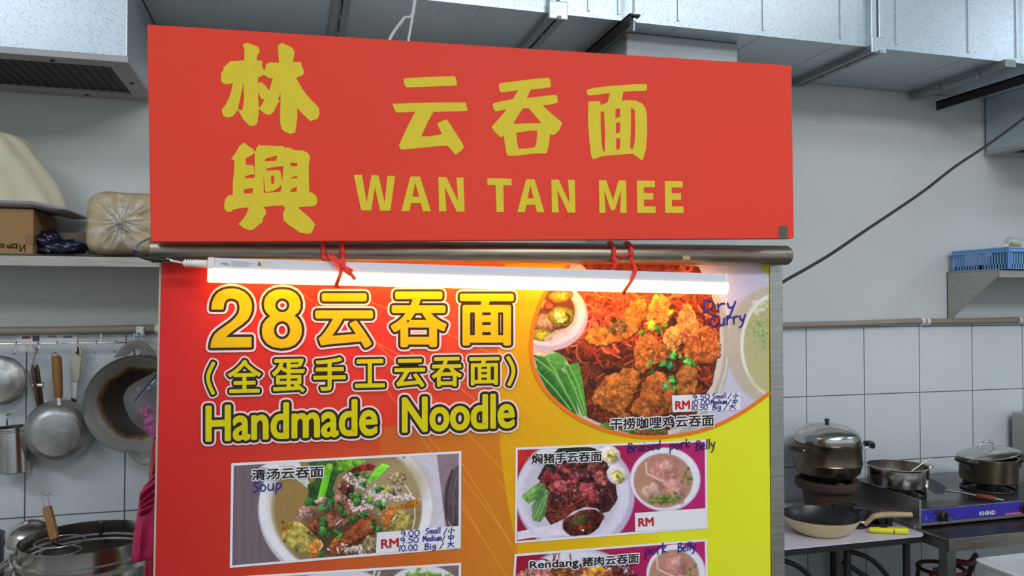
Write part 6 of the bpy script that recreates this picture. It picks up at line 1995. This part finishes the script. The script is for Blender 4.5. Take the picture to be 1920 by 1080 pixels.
cv.noodles(160, (1000, 840, 1160, 985), 2.4, [(98, 42, 34), (76, 30, 30), (124, 56, 40), (52, 24, 28)], 34, .6, f_)
cv.noodles(50, (1030, 930, 1110, 975), 2.2, [(150, 70, 48), (120, 52, 40)], 30, .6, f_)
cv.poly([z2(*p) for p in ((380, 110), (520, 90), (630, 110), (640, 180), (480, 200), (330, 260), (270, 330), (240, 310), (300, 200))], (36, 44, 34), .4)
for P_, c_ in (([(130, 430), (200, 370), (260, 330), (300, 340), (230, 450), (180, 480)], (112, 156, 78)), ([(200, 500), (240, 430), (300, 380), (320, 400), (290, 560), (260, 600), (210, 590)], (92, 130, 76)), ([(220, 400), (280, 300), (310, 320), (280, 420), (230, 470)], (70, 110, 62))):
    cv.poly([z2(*p) for p in P_], c_, .2, shade=(-.5, -.5, .4))
for l in ([(140, 440), (220, 400), (290, 330)], [(215, 580), (260, 500), (300, 410)], [(240, 590), (280, 500), (305, 420)]):
    cv.strand([z2(*p) for p in l], 2, (150, 190, 120), .2, .7)
for x, y, rx, ry, rot, c_ in ((430, 240, 60, 45, .2, (136, 58, 58)), (340, 310, 60, 50, .3, (122, 46, 50)), (400, 360, 60, 40, -.2, (146, 70, 70)), (540, 290, 70, 45, .1, (92, 42, 52)), (600, 270, 40, 30, 0, (110, 52, 62)), (660, 310, 45, 50, .2, (150, 74, 72)), (480, 360, 45, 45, 0, (116, 44, 46)), (590, 400, 80, 55, .1, (140, 62, 64)), (620, 440, 50, 40, .4, (120, 46, 50)), (370, 390, 50, 35, .3, (134, 60, 64)), (300, 300, 30, 60, .2, (110, 40, 46)), (530, 210, 90, 30, -.1, (104, 52, 44)), (640, 230, 60, 25, .1, (110, 58, 46))):
    X_, Y_ = z2(x, y)
    cv.blob(X_, Y_, rx / 3.556, ry / 3.556, rot, c_, .35, .45, .5, 1.5)
for _ in range(40):
    X_, Y_ = z2(cv.rs.uniform(300, 690), cv.rs.uniform(220, 460))
    cv.blob(X_, Y_, cv.rs.uniform(1.5, 4), 1.2, cv.rs.uniform(0, 3), (206, 150, 150), .4, .2, .2, 1, .6)
for x, y in ((725, 150), (770, 285)):
    X_, Y_ = z2(x, y)
    cv.blob(X_, Y_, 20, 17, .5, (214, 204, 206), .05, .25, .08, 1.5)
    cv.blob(X_ + 2, Y_ + 3, 13, 11, .5, (206, 192, 116), .15, .25, .3, 1.5)
    cv.blob(X_ + 1, Y_ + 3, 4, 2, .5, (120, 90, 40), .3, .2, .3, 1.5, .8)
soup_bowl(cv, 1247.5, 899, 66, 60)
cv.poly([z2(*p) for p in ((108, 665), (330, 620), (420, 580), (480, 530), (560, 500), (640, 510), (682, 560), (680, 620), (640, 670), (560, 694), (420, 690), (300, 690), (108, 720))], (204, 194, 212), .04, shade=(0, 1, .12))
cv.blob(*z2(545, 605), 38, 24, -.25, (84, 34, 30), .1, .3, .5, 2)
cv.blob(*z2(520, 590), 20, 10, -.25, (70, 64, 30), .3, .3, .5, 3)
cv.blob(*z2(560, 640), 14, 6, .1, (120, 40, 26), .3, .3, .5, 2)
cv.blob(*z2(545, 655), 3, 2, .1, (226, 214, 200), .3, .3, .1, 1)
cv.grain(0.05)
pork = framed(cv, Q2, 2, 'photo of braised pork noodles with a soup bowl, right column upper', 4.2)

# ------------------------------------------------------------------ dish photo: rendang pork noodles (cut by the frame)
Q3 = [(966.8, 1041.0), (1323.3, 1013.0), (1325.6, 1094.0), (963.5, 1094.0)]
cv = Canvas(960, 1008, 1332, 1096, 1.0, 55)
red_bg(cv, 960, 1330)
cv.ell(1085, 1128, 122, 100, (182, 174, 196), soft=3)
cv.ell(1082, 1128, 116, 95, (206, 202, 216), soft=4)
cv.blob(1085, 1100, 75, 44, 0, (92, 48, 42), .1, .3, .5, 6)
cv.noodles(70, (1020, 1050, 1190, 1094), 2.4, [(120, 50, 44), (150, 70, 60), (84, 36, 36)], 34, .6)
for x, y, rx, ry, c_ in ((1062, 1076, 22, 14, (150, 90, 40)), (1090, 1078, 24, 16, (120, 66, 56)), (1120, 1070, 20, 14, (200, 146, 60)), (1108, 1086, 20, 14, (190, 120, 56)), (1140, 1082, 20, 14, (150, 84, 44)), (1158, 1070, 14, 8, (110, 44, 44)), (1180, 1082, 14, 10, (120, 50, 46))):
    cv.blob(x, y, rx, ry, .2, c_, .35, .4, .45, 2)
cv.blob(1005, 1078, 34, 12, .1, (150, 88, 80), .3, .3, .5, 3)
for _ in range(25):
    cv.blob(cv.rs.uniform(975, 1040), cv.rs.uniform(1068, 1092), 4, 3, cv.rs.uniform(0, 3), (190, 140, 130), .4, .3, .3, 1, .8)
soup_bowl(cv, 1268, 1078, 56, 58)
cv.grain(0.05)
rend = framed(cv, Q3, 2, 'photo of rendang pork noodles, right column lower, cut by the bottom of the view', 4.2)

# ------------------------------------------------------------------ dish photo lower left (only its top shows)
Q4 = [(432.5, 1084.0), (862.5, 1057.5), (862.0, 1095.0), (432.3, 1095.0)]
cv = Canvas(428, 1052, 868, 1096, 1.0, 66)
cv.fill((150, 134, 142))
cv.poly([(690, 1062), (868, 1052), (868, 1096), (690, 1096)], (112, 96, 92), .1)
cv.ell(640, 1110, 90, 42, (198, 196, 200), soft=3)
cv.ell(795, 1110, 70, 50, (206, 202, 206), soft=3)
cv.ell(795, 1112, 58, 38, (120, 128, 70), soft=4)
for _ in range(40):
    cv.blob(cv.rs.normal(795, 22), cv.rs.normal(1086, 6), 6, 4, cv.rs.uniform(0, 3), (106, 146, 62), .4, .4, .3, 1.5, .9)
for l in ([(694, 1096), (704, 1070)], [(702, 1096), (712, 1072)]):
    cv.strand(l, 4, (196, 190, 190), .2)
cv.grain(0.05)
low = framed(cv, Q4, 2, 'photo of another dish, left column lower, only its top edge in view', 4.6)

# ------------------------------------------------------------------ lettering on the board
M['lime'] = flat('lime_yellow_ink', (206, 196, 6))
M['gold'] = flat('golden_yellow_ink', (214, 178, 8))
M['ink_black'] = flat('black_ink', (44, 36, 32))
M['ink_halo'] = flat('pale_pink_halo_ink', (232, 204, 206))
NM = ('letter_halo', 'letter_outline', 'letter_face')
def poly_item(loops):
    ink = Ink(); ink.fill(loops)
    return ([np.array(l) for l in loops], np.array(ink.p), ink.f)
TWO = [(203, 388), (205, 340), (215, 280), (250, 200), (300, 140), (370, 103), (440, 86), (520, 84), (600, 98), (680, 135), (735, 185), (775, 250), (790, 320), (788, 400), (765, 470), (725, 535), (660, 595), (580, 650), (505, 705), (410, 787), (783, 785), (783, 935), (187, 943), (195, 880), (215, 810), (250, 745), (310, 690), (400, 625), (480, 570), (545, 510), (590, 450), (610, 390), (610, 330), (590, 270), (545, 240), (490, 230), (440, 238), (405, 265), (388, 310), (380, 370), (372, 388)]
EIG = [(1405, 475), (1460, 430), (1490, 370), (1493, 290), (1470, 210), (1420, 150), (1340, 108), (1230, 94), (1120, 108), (1040, 150), (985, 215), (963, 290), (968, 370), (1000, 430), (1055, 485), (1000, 530), (955, 590), (935, 660), (935, 730), (955, 810), (1005, 880), (1090, 930), (1210, 950), (1320, 938), (1410, 900), (1475, 830), (1508, 750), (1513, 670), (1500, 600), (1465, 530)]
el = lambda cx, cy, rx, ry: [(cx + rx * math.cos(a), cy + ry * math.sin(a)) for a in np.linspace(0, 2 * PI, 29)[:-1]]
def line_thing(name):
    return name
items = [poly_item([zc(TWO, 370, 530, 7.713)]), poly_item([zc(EIG, 370, 530, 7.713), zc(el(1229, 328, 102, 100), 370, 530, 7.713), zc(el(1225, 687, 117, 130), 370, 530, 7.713)])]
outlined(items, 0, 9.6, 17.6, board, YB(4), NM, (M['ink_halo'], M['ink_black'], M['gold']))
def box(x0, y0, x1, y1, ox=360, oy=520, s=3.0, sl=0.0):
    d = (x1 - x0) * sl
    return [(ox + x0 / s, oy + y0 / s), (ox + x1 / s, oy + (y0 - d) / s), (ox + x1 / s, oy + (y1 - d) / s), (ox + x0 / s, oy + y1 / s)]
items = [placed('云', box(693, 90, 1018, 397), 3.2), placed('吞', box(1118, 80, 1432, 393), 3.2), placed('面', box(1507, 92, 1810, 384), 3.2)]
outlined(items, 6.4, 15.2, 22.6, board, YB(4), NM, (M['ink_halo'], M['ink_black'], M['gold']))
items = [placed('全', box(200, 465, 390, 652, sl=.02), 1.3), placed('蛋', box(450, 460, 636, 650, sl=.02), 1.3), placed('手', box(683, 452, 865, 640, sl=.02), 1.3), placed('工', box(917, 462, 1085, 622, sl=.02), 1.3),
         placed('云', box(1138, 460, 1312, 622, sl=.02), 1.3), placed('吞', box(1348, 450, 1518, 616, sl=.02), 1.3), placed('面', box(1560, 450, 1730, 608, sl=.02), 1.3)]
for c_, pts in (('(', [(122, 480), (98, 530), (90, 565), (98, 605), (120, 655)]), (')', [(1776, 448), (1800, 490), (1808, 525), (1802, 560), (1782, 606)])):
    ln = zc(pts, 360, 520, 3.0)
    ln = [(p.x, p.y) for p in catmull([(x, y, 0) for x, y in ln], 5)]
    a_ = np.array(ln); n_ = np.gradient(a_, axis=0); n_ = np.stack([-n_[:, 1], n_[:, 0]], 1); n_ /= np.linalg.norm(n_, axis=1)[:, None]
    loop = np.concatenate([a_ - n_ * 2.2, (a_ + n_ * 2.2)[::-1]])
    items.append(poly_item([[tuple(p) for p in loop]]))
outlined(items, 2.6, 11.0, 17.0, board, YB(4), NM, (M['ink_halo'], M['ink_black'], M['lime']))
items = [placed('Handmade', [(385, 760.5), (708.3, 746.5), (708.3, 817), (385, 829.5)], 2.4), placed('Noodle', [(753.3, 745.0), (965.5, 736.5), (965.5, 803.0), (753.3, 812.5)], 2.4)]
outlined(items, 4.4, 14.6, 21.4, board, YB(7), NM, (M['ink_halo'], M['ink_black'], M['lime']))

def caption(s, q, parent, k=6, fat=1.1, halo=5.2):
    it = [placed(s, q, 0.6)]
    h, f = Ink(), Ink()
    for loops, vs, fs in it:
        h.tris(vs, fs); f.tris(vs, fs)
        for l in loops:
            h.stroke(l, halo, True, 8); f.stroke(l, fat, True, 6)
    h.build('caption_halo', M['paper'], parent, YB(k))
    f.build('caption_lettering', M['ink_black'], parent, YB(k + 1))
caption('干捞咖哩鸡云吞面', [(1144, 784.5), (1339, 776.5), (1339, 799), (1144, 806.5)], circle)
caption('清汤云吞面', [(472, 880), (607, 873), (607, 894.5), (472, 901.5)], soup)
caption('焖猪手云吞面', [(996.5, 851.5), (1128.5, 845.5), (1128.5, 865), (996.5, 870)], pork)
caption('Rendang', [(993, 1052.5), (1085, 1046), (1085, 1066.5), (993, 1071)], rend)
caption('猪肉云吞面', [(1091.5, 1045.5), (1198, 1037), (1198, 1055.5), (1091.5, 1063)], rend)

# price tags
M['rm_red'] = flat('red_price_ink', (186, 40, 40))
def tag_sheet(q, parent):
    k = Ink(); k.fill([q]); k.build('price_tag', M['paper'], parent, YB(5))
def rm(q, parent):
    loops, vs, fs = placed('RM', q, 0.8)
    k = Ink(); k.tris(vs, fs)
    for l in loops:
        k.stroke(l, 1.7, True, 6)
    k.build('currency_lettering', M['rm_red'], parent, YB(6))
tag_sheet([(1260, 741.7), (1387.7, 736.7), (1388.3, 768.3), (1261, 773)], circle)
tag_sheet([(706.5, 998.8), (861.4, 986.0), (861.2, 1026.5), (704.7, 1037.3)], soup)
tag_sheet([(1190.3, 961.9), (1324.3, 952.7), (1325.3, 990.3), (1190.9, 996.6)], pork)
rm([(1266, 752), (1293.5, 750.5), (1294, 767), (1266, 768.5)], circle)
rm([(714.3, 1011.5), (748, 1008.5), (748, 1026), (714.5, 1029)], soup)
rm([(1196.7, 971.5), (1225.7, 969.7), (1226, 986), (1197, 988)], pork)

# blue marker handwriting: single-stroke letters on a unit grid (y up)
HW = {'0': (.6, [[(.3, 1), (.08, .8), (.02, .4), (.2, .02), (.45, .05), (.55, .45), (.48, .85), (.3, 1)]]),
      '1': (.25, [[(.22, 1), (.05, 0)]]),
      '5': (.55, [[(.55, 1), (.2, .98), (.12, .58), (.4, .6), (.5, .3), (.3, .02), (.02, .06)]]),
      '9': (.5, [[(.45, .8), (.25, 1), (.05, .8), (.12, .52), (.4, .6), (.46, .82), (.44, .4), (.3, 0)]]),
      '.': (.2, [[(.06, .08), (.1, .04)]]), '/': (.5, [[(.5, 1), (.05, -.05)]]), ' ': (.4, []),
      'S': (.55, [[(.55, .95), (.3, 1), (.1, .8), (.25, .55), (.45, .4), (.4, .1), (.02, .02)]]),
      's': (.42, [[(.4, .6), (.15, .6), (.12, .42), (.36, .25), (.3, .03), (.03, .03)]]),
      'm': (.62, [[(.04, .6), (.06, 0)], [(.06, .45), (.2, .6), (.3, .5), (.3, .02)], [(.3, .45), (.45, .6), (.55, .5), (.56, .02)]]),
      'n': (.45, [[(.04, .6), (.06, 0)], [(.06, .42), (.25, .6), (.38, .45), (.4, .02)]]),
      'a': (.48, [[(.4, .5), (.2, .6), (.04, .3), (.15, .02), (.36, .2), (.42, .58), (.4, .15), (.48, .02)]]),
      'l': (.2, [[(.14, 1.02), (.08, .02)]]), 'i': (.2, [[(.08, .58), (.1, .02)], [(.1, .82), (.12, .86)]]),
      'M': (.7, [[(.02, 0), (.12, .95), (.32, .35), (.55, 1), (.62, 0)]]),
      'e': (.45, [[(.06, .32), (.4, .38), (.3, .6), (.1, .5), (.04, .2), (.2, .0), (.42, .1)]]),
      'd': (.48, [[(.38, .5), (.18, .58), (.04, .28), (.15, .02), (.36, .18)], [(.42, 1), (.38, .05)]]),
      'u': (.48, [[(.06, .6), (.04, .15), (.2, .02), (.38, .2), (.42, .6), (.42, .1), (.48, .02)]]),
      'B': (.55, [[(.12, 1), (.05, 0)], [(.1, .96), (.42, .98), (.45, .7), (.12, .52), (.5, .45), (.48, .1), (.05, .02)]]),
      'g': (.48, [[(.4, .5), (.2, .6), (.04, .35), (.18, .1), (.38, .3), (.42, .58), (.38, -.1), (.2, -.32), (.02, -.2)]]),
      'D': (.85, [[(.2, 1), (.1, .5), (.05, 0)], [(.05, .98), (.5, .95), (.8, .7), (.7, .35), (.05, .02)]]),
      'r': (.42, [[(.06, .62), (.1, 0)], [(.1, .4), (.22, .6), (.42, .58)]]),
      'y': (.5, [[(.05, .6), (.15, .25), (.35, .3)], [(.48, .65), (.35, .2), (.2, -.28), (.02, -.35)]]),
      'C': (.6, [[(.5, .85), (.35, .98), (.1, .7), (.05, .3), (.25, .02), (.52, .08), (.55, .22)]]),
      'o': (.45, [[(.22, .58), (.05, .4), (.08, .08), (.3, .04), (.4, .32), (.22, .58)]]),
      'p': (.48, [[(.1, .6), (.02, -.35)], [(.08, .45), (.28, .62), (.42, .4), (.3, .12), (.08, .1)]]),
      'k': (.45, [[(.08, .95), (.06, 0)], [(.4, .6), (.08, .28), (.42, .04)]]),
      '小': (.9, [[(.45, 1), (.45, .1), (.3, .15)], [(.2, .65), (.05, .3)], [(.65, .65), (.85, .35)]]),
      '中': (.9, [[(.1, .75), (.15, .35), (.7, .38), (.75, .78), (.1, .75)], [(.42, 1.05), (.4, -.05)]]),
      '大': (.9, [[(.05, .65), (.8, .68)], [(.42, 1), (.38, .55), (.05, .0)], [(.4, .55), (.85, .05)]])}
M['marker'] = flat('blue_marker_ink', (44, 40, 132))
def hand(s, x0, y0, x1, y1, h, w, parent, k=7, ink=None):
    own = ink is None
    ink = ink or Ink()
    tot = sum(HW[c][0] + .1 for c in s) - .1
    e = np.array([x1 - x0, y1 - y0], float) / tot
    up = np.array([0, -h], float)
    x = 0
    for c in s:
        wd, sts = HW[c]
        for st in sts:
            line = [(p.x, p.y) for p in catmull([(a, b, 0) for a, b in st], 4)] if len(st) > 2 else st
            ink.stroke([tuple(np.array([x0, y0]) + e * (x + a) + up * b) for a, b in line], w, disc=6)
        x += wd + .1
    if own:
        ink.build('marker_writing', M['marker'], parent, YB(k))
    return ink
ink = Ink()
hand('D', 1318, 587, 1339, 585, 24, 3.4, circle, ink=ink)
hand('ry', 1344, 586, 1380, 582, 26, 3.2, circle, ink=ink)
hand('C', 1332, 613, 1346, 612, 22, 3.0, circle, ink=ink)
hand('urry', 1348, 611, 1398, 604, 22, 3.0, circle, ink=ink)
ink.build('marker_writing', M['marker'], circle, YB(7))
ink = Ink()
for s, a in (('9.50', (1299, 750, 1331, 747.5)), ('Small', (1335.5, 748, 1362, 746)), ('/', (1364, 747.5, 1371, 747)), ('小', (1374, 747, 1386, 746)),
             ('10.00', (1297, 760, 1331, 758)), ('Medium', (1333, 758.5, 1363, 757)), ('/', (1364, 758, 1371, 757.5)), ('中', (1373, 758, 1384, 757)),
             ('10.50', (1297, 769.5, 1327, 768)), ('Big', (1336, 768.5, 1352, 767)), ('/', (1357, 768, 1364, 767)), ('大', (1367, 767.5, 1380, 766.5))):
    hand(s, *a, 9.0, 1.6, circle, ink=ink)
ink.build('price_writing', M['marker'], circle, YB(7))
ink = Ink()
hand('S', 475, 923, 485, 922, 18, 2.4, soup, ink=ink)
hand('oup', 488, 921.5, 529, 918, 22, 2.4, soup, ink=ink)
ink.build('marker_writing', M['marker'], soup, YB(7))
ink = Ink()
for s, a in (('9.00', (752, 1006.5, 787, 1004)), ('Small', (798, 1001.5, 826, 999.5)), ('/', (831, 1002, 838, 1001)), ('小', (840, 1000.5, 853, 999)),
             ('9.50', (751, 1019, 785, 1016.5)), ('Medium', (793, 1015.5, 828, 1013)), ('/', (828, 1015, 835, 1014)), ('中', (840, 1013.5, 852, 1012.5)),
             ('10.00', (748, 1033.5, 783, 1031)), ('Big', (796, 1030.5, 818, 1028)), ('/', (824, 1028.5, 832, 1027.5)), ('大', (839, 1026.5, 852, 1025.5))):
    hand(s, *a, 10.5, 1.8, soup, ink=ink)
ink.build('price_writing', M['marker'], soup, YB(7))
ink = Ink()
M['marker_dark'] = flat('dark_blue_marker_ink', (40, 30, 92))
for s, a in (('Braised', (1177, 849, 1239, 842, 17)), ('pork', (1256, 844, 1294, 838, 17)), ('Belly', (1305, 845, 1341, 840, 18))):
    hand(s, *a, 2.0, pork, ink=ink).build('marker_writing', M['marker_dark'], pork, YB(7))
    ink = Ink()
ink = Ink()
for s, a in (('pork', (1210, 1042, 1250, 1036, 20)), ('Belly', (1271, 1035, 1305, 1031, 16))):
    hand(s, *a, 2.2, rend, ink=ink).build('marker_writing', M['marker'], rend, YB(7))
    ink = Ink()

# ------------------------------------------------------------------ brand mark on the stove panel
st = [o for o in bpy.data.objects if o.name == 'gas_stove'][0]
loops, vs, fs = placed('KHIND', [(1837, 959.5), (1866, 957), (1866, 964), (1837, 966.5)])
k = Ink(); k.tris(vs, fs)
for l in loops:
    k.stroke(l, 0.7, True, 6)
k.build('brand_lettering', M['white'], st, GY - 0.0006)

# ------------------------------------------------------------------ lamp tube
LY = 1.640
tl, tr_ = at_y(390, 506.5, LY), at_y(1359.5, 533.0, LY)
t = thing('tube_lamp', 'lit warm white tube lamp tied under the steel pipe in front of the menu board', 'lamp', (tl + tr_) / 2)
ax = (tr_ - tl).normalized()
upv = Vector((0, 0, 1))
upv = (upv - ax * upv.dot(ax)).normalized()
sd = Vector((0, 1, 0))
LEN = (tr_ - tl).length
def sect(mb, poly, s0, s1):
    n = len(poly)
    vs = [tl + ax * s + sd * p[0] + upv * p[1] for s in (s0, s1) for p in poly]
    fs = [tuple(range(n - 1, -1, -1)), tuple(range(n, 2 * n))] + [(i, (i + 1) % n, (i + 1) % n + n, i + n) for i in range(n)]
    mb.add(vs, fs)
W2 = 0.012
M['lamp_body'] = mat('white_aluminium_lamp_body', (206, 208, 216), 0.4, var=0.03)
M['lamp_cap'] = mat('milky_end_cap', (226, 222, 216), 0.4, var=0.03)
house = [(-W2, 0.002), (W2, 0.002), (W2, 0.022), (W2 - 0.003, 0.0245), (-W2 + 0.003, 0.0245), (-W2, 0.022)]
mb_ = MB(); sect(mb_, house, 0.013, LEN - 0.010); mb_.build('lamp_housing', M['lamp_body'], t, smooth=0)
dif = [(-W2 - 0.001, 0.0018)] + [(-(W2 + 0.001) * math.cos(a), -0.004 - 0.020 * math.sin(a)) for a in np.linspace(0.0, PI, 13)] + [(W2 + 0.001, 0.0018)]
em = bpy.data.materials.new('glowing_diffuser')
em.use_nodes = True
nt = em.node_tree
b_ = nt.nodes['Principled BSDF']
b_.inputs['Base Color'].default_value = (0.9, 0.86, 0.8, 1)
b_.inputs['Emission Color'].default_value = (1.0, 0.44, 0.12, 1)
b_.inputs['Emission Strength'].default_value = LAMP_E
mb_ = MB(); sect(mb_, dif, 0.012, LEN + 0.002); mb_.build('diffuser', em, t, smooth=60)
cap = [(-W2 - 0.0015, -0.0245), (W2 + 0.0015, -0.0245), (W2 + 0.0015, 0.025), (-W2 - 0.0015, 0.025)]
capm = bpy.data.materials.new('translucent_lit_cap')
capm.use_nodes = True
b2 = capm.node_tree.nodes['Principled BSDF']
b2.inputs['Base Color'].default_value = (0.85, 0.75, 0.6, 1)
b2.inputs['Emission Color'].default_value = (1.0, 0.62, 0.25, 1)
b2.inputs['Emission Strength'].default_value = 1.2
mb_ = MB(); sect(mb_, [(p[0], min(p[1], 0.003)) for p in cap], 0.0, 0.0118); mb_.build('glowing_end_cap', capm, t, smooth=0, bevel=0.002)
mb_ = MB(); sect(mb_, [(p[0], max(p[1], 0.0032)) for p in cap], 0.0, 0.0128); mb_.build('end_cap', M['lamp_cap'], t, smooth=0, bevel=0.002)
mb_ = MB(); sect(mb_, [(p[0] * .97, max(p[1], 0.0032)) for p in cap], LEN - 0.0098, LEN); mb_.build('end_cap', M['lamp_cap'], t, smooth=0, bevel=0.002)
pg = tl + upv * 0.0125
MB().tube([pg, pg - ax * 0.028, pg - ax * 0.030, pg - ax * 0.046], [0.0078, 0.0078, 0.0062, 0.0056], 16).build('plug', M['lamp_cap'], t)
for q in (0.031, 0.036, 0.041):
    MB().tube([pg - ax * q, pg - ax * (q + 0.0025)], 0.0078, 16).build('plug_rib', M['white'], t)
lb = MB()
def on_lamp(u, v):
    return at_y(u, v, LY - W2 - 0.0004)
a_ = [on_lamp(*p) for p in ((480.5, 489.5), (506, 491), (505.5, 500.5), (480, 499.5))]
lb.add(a_, [(0, 1, 2, 3)])
lb.build('label_sticker', flat('ivory_sticker', (214, 206, 184)), t, smooth=0)
mk = Ink()
mk.fill([[(484.5, 491.5), (488.5, 491.5), (488.5, 498), (484.5, 498)]])
mk.stroke([(483, 497), (490, 497.4)], 1.0)
mk.build('sticker_mark', flat('olive_ink', (96, 88, 52)), t, LY - W2 - 0.0008)
loops, vs, fs = placed('FSL', [(415.5, 491.8), (430.5, 492.6), (430.5, 497.6), (415.5, 496.9)])
mk = Ink(); mk.tris(vs, fs)
for l in loops:
    mk.stroke(l, 0.5, True, 6)
for q, (y0_, l_) in enumerate(((490.4, 30), (493.2, 40), (496.2, 36), (498.6, 32))):
    mk.stroke([(434, y0_), (434 + l_, y0_ + 0.9)], 0.7)
mk.build('printed_marking', flat('pale_grey_print', (156, 158, 166)), t, LY - W2 - 0.0006)

# power cord of the lamp with black insulating tape
c0 = pg - ax * 0.046
crd = [c0, at_y(330, 490.5, 1.632), at_y(312, 487.5, 1.630)]
t = MB().tube(catmull(crd, 6), 0.0022, 8).build('power_cord', M['white_cable'], t)
MB().tube(catmull([crd[-1] + Vector((0.0, 0, 0.0025)), at_y(335, 492, 1.634), c0 + Vector((-0.01, 0, 0.002))], 6), 0.0018, 8).build('white_lead', M['white_cable'], t)
tp = catmull([at_y(318, 488.5, 1.629), at_y(295, 486.5, 1.629), at_y(275, 484, 1.640), at_y(260, 478, 1.655), at_y(251, 471.5, 1.665)], 6)
MB().tube(tp, [0.0028] * 4 + [0.0042] * (len(tp) - 8) + [0.0036] * 4, 10).build('insulating_tape', M['black_cable'], t)
MB().tube(catmull([at_y(254, 474, 1.664), at_y(254, 466, 1.668), at_y(262, 456, 1.67), at_y(274, 449.5, 1.67), at_y(288, 445, 1.66)], 6), 0.0022, 8).build('grey_lead', mat('grey_cable_sheath', (112, 116, 132), 0.5), t)

# ------------------------------------------------------------------ red raffia ties
M['raffia'] = mat('red_raffia_string', (232, 52, 36), 0.42, var=0.25, scale=40, stretch=(30, 30, 3), bump=0.3, bscale=60)
def lamp_at(u):
    a, b__ = tl, tr_
    f = (at_y(u, 515, LY).x - a.x) / (b__.x - a.x)
    return a.lerp(b__, f)
def band(name, pts, w, parent, flatn=0.28):
    return MB().tube(catmull(pts, 6), w / 2, 10, flat=flatn).build(name, M['raffia'], parent)
def tie(u_back, u_front, u_low, label, knot):
    pf = pipe_at(u_front)
    pk_ = pipe_at(u_back)
    lf = lamp_at(u_low)
    t = thing('string_tie', label, 'string', lf + Vector((0, 0, -0.03)), 'red string ties holding the lamp')
    y0 = PYY - PR - 0.002
    # back run: over the pipe, down its face and behind the lamp
    lb_ = lamp_at(u_back + 14)
    def loop(x_p, x_l, yl):
        P = []
        for a in (60, 90, 120, 150, 180, 205):
            P.append((x_p, PYY + (PR + 0.0015) * math.cos(R(a)), pf.z + (PR + 0.0015) * math.sin(R(a))))
        return P
    P = loop(pk_.x, 0, 0) + [(pk_.x + 0.006, PYY - PR - 0.001, pf.z - 0.020), (lb_.x - 0.006, LY + W2 + 0.003, lamp_at(u_back).z + 0.02), (lb_.x, LY + W2 + 0.003, lf.z), (lf.x, LY + W2 + 0.001, lf.z - 0.018), (lf.x, LY, lf.z - 0.0265)]
    MB().tube(catmull(P, 6), 0.0052, 10).build('back_strand', M['raffia'], t)
    P = loop(pf.x, 0, 0) + [(pf.x, LY - W2 - 0.0035, lamp_at(u_front).z + 0.030), (pf.x - 0.002, LY - W2 - 0.0042, lamp_at(u_front).z + 0.018), ((pf.x + lf.x) / 2 + 0.001, LY - W2 - 0.0045, lf.z + 0.002), (lf.x, LY - W2 - 0.0035, lf.z - 0.014), (lf.x - 0.004, LY - 0.004, lf.z - 0.0262)]
    MB().tube(catmull(P, 6), [0.0058] * 30 + [0.0044] * (len(catmull(P, 6)) - 30), 10).build('front_strand', M['raffia'], t)
    if knot:
        k0 = at_y(639, 496, LY - W2 - 0.008)
        m = MB(); lump(m, k0, 0.009, 0.005, 0.011, 3, 0.4, (16, 10)); m.build('knot', M['raffia'], t)
        for pts, w in (([(616, 480), (626, 489), (637, 495)], .0038), ([(620, 471), (630, 484), (638, 494)], .0016), ([(614, 479), (624, 483), (638, 494)], .003), ([(640, 497), (650, 505), (658, 514), (666, 524)], .004), ([(641, 498), (654, 504), (662, 508)], .0028), ([(641, 499), (648, 510), (661, 518)], .0026)):
            MB().tube(catmull([at_y(u, v, LY - W2 - 0.008 - 0.002 * i) for i, (u, v) in enumerate(pts)], 5), w, 8).build('loose_end', M['raffia'], t)
    else:
        MB().tube(catmull([(pk_.x + 0.002, y0 - 0.0016, pf.z - 0.004), ((pk_.x + pf.x) / 2, y0 - 0.003, pf.z - 0.006), (pf.x, y0 - 0.002, pf.z)], 6), 0.0022, 8).build('cross_strand', M['raffia'], t)
    return t
tie(605, 640, 633, 'knotted red raffia string tying the lamp to the pipe, left one of two', True)
tie(1143, 1175, 1170, 'unknotted red raffia string tying the lamp to the pipe, right one of two', False)
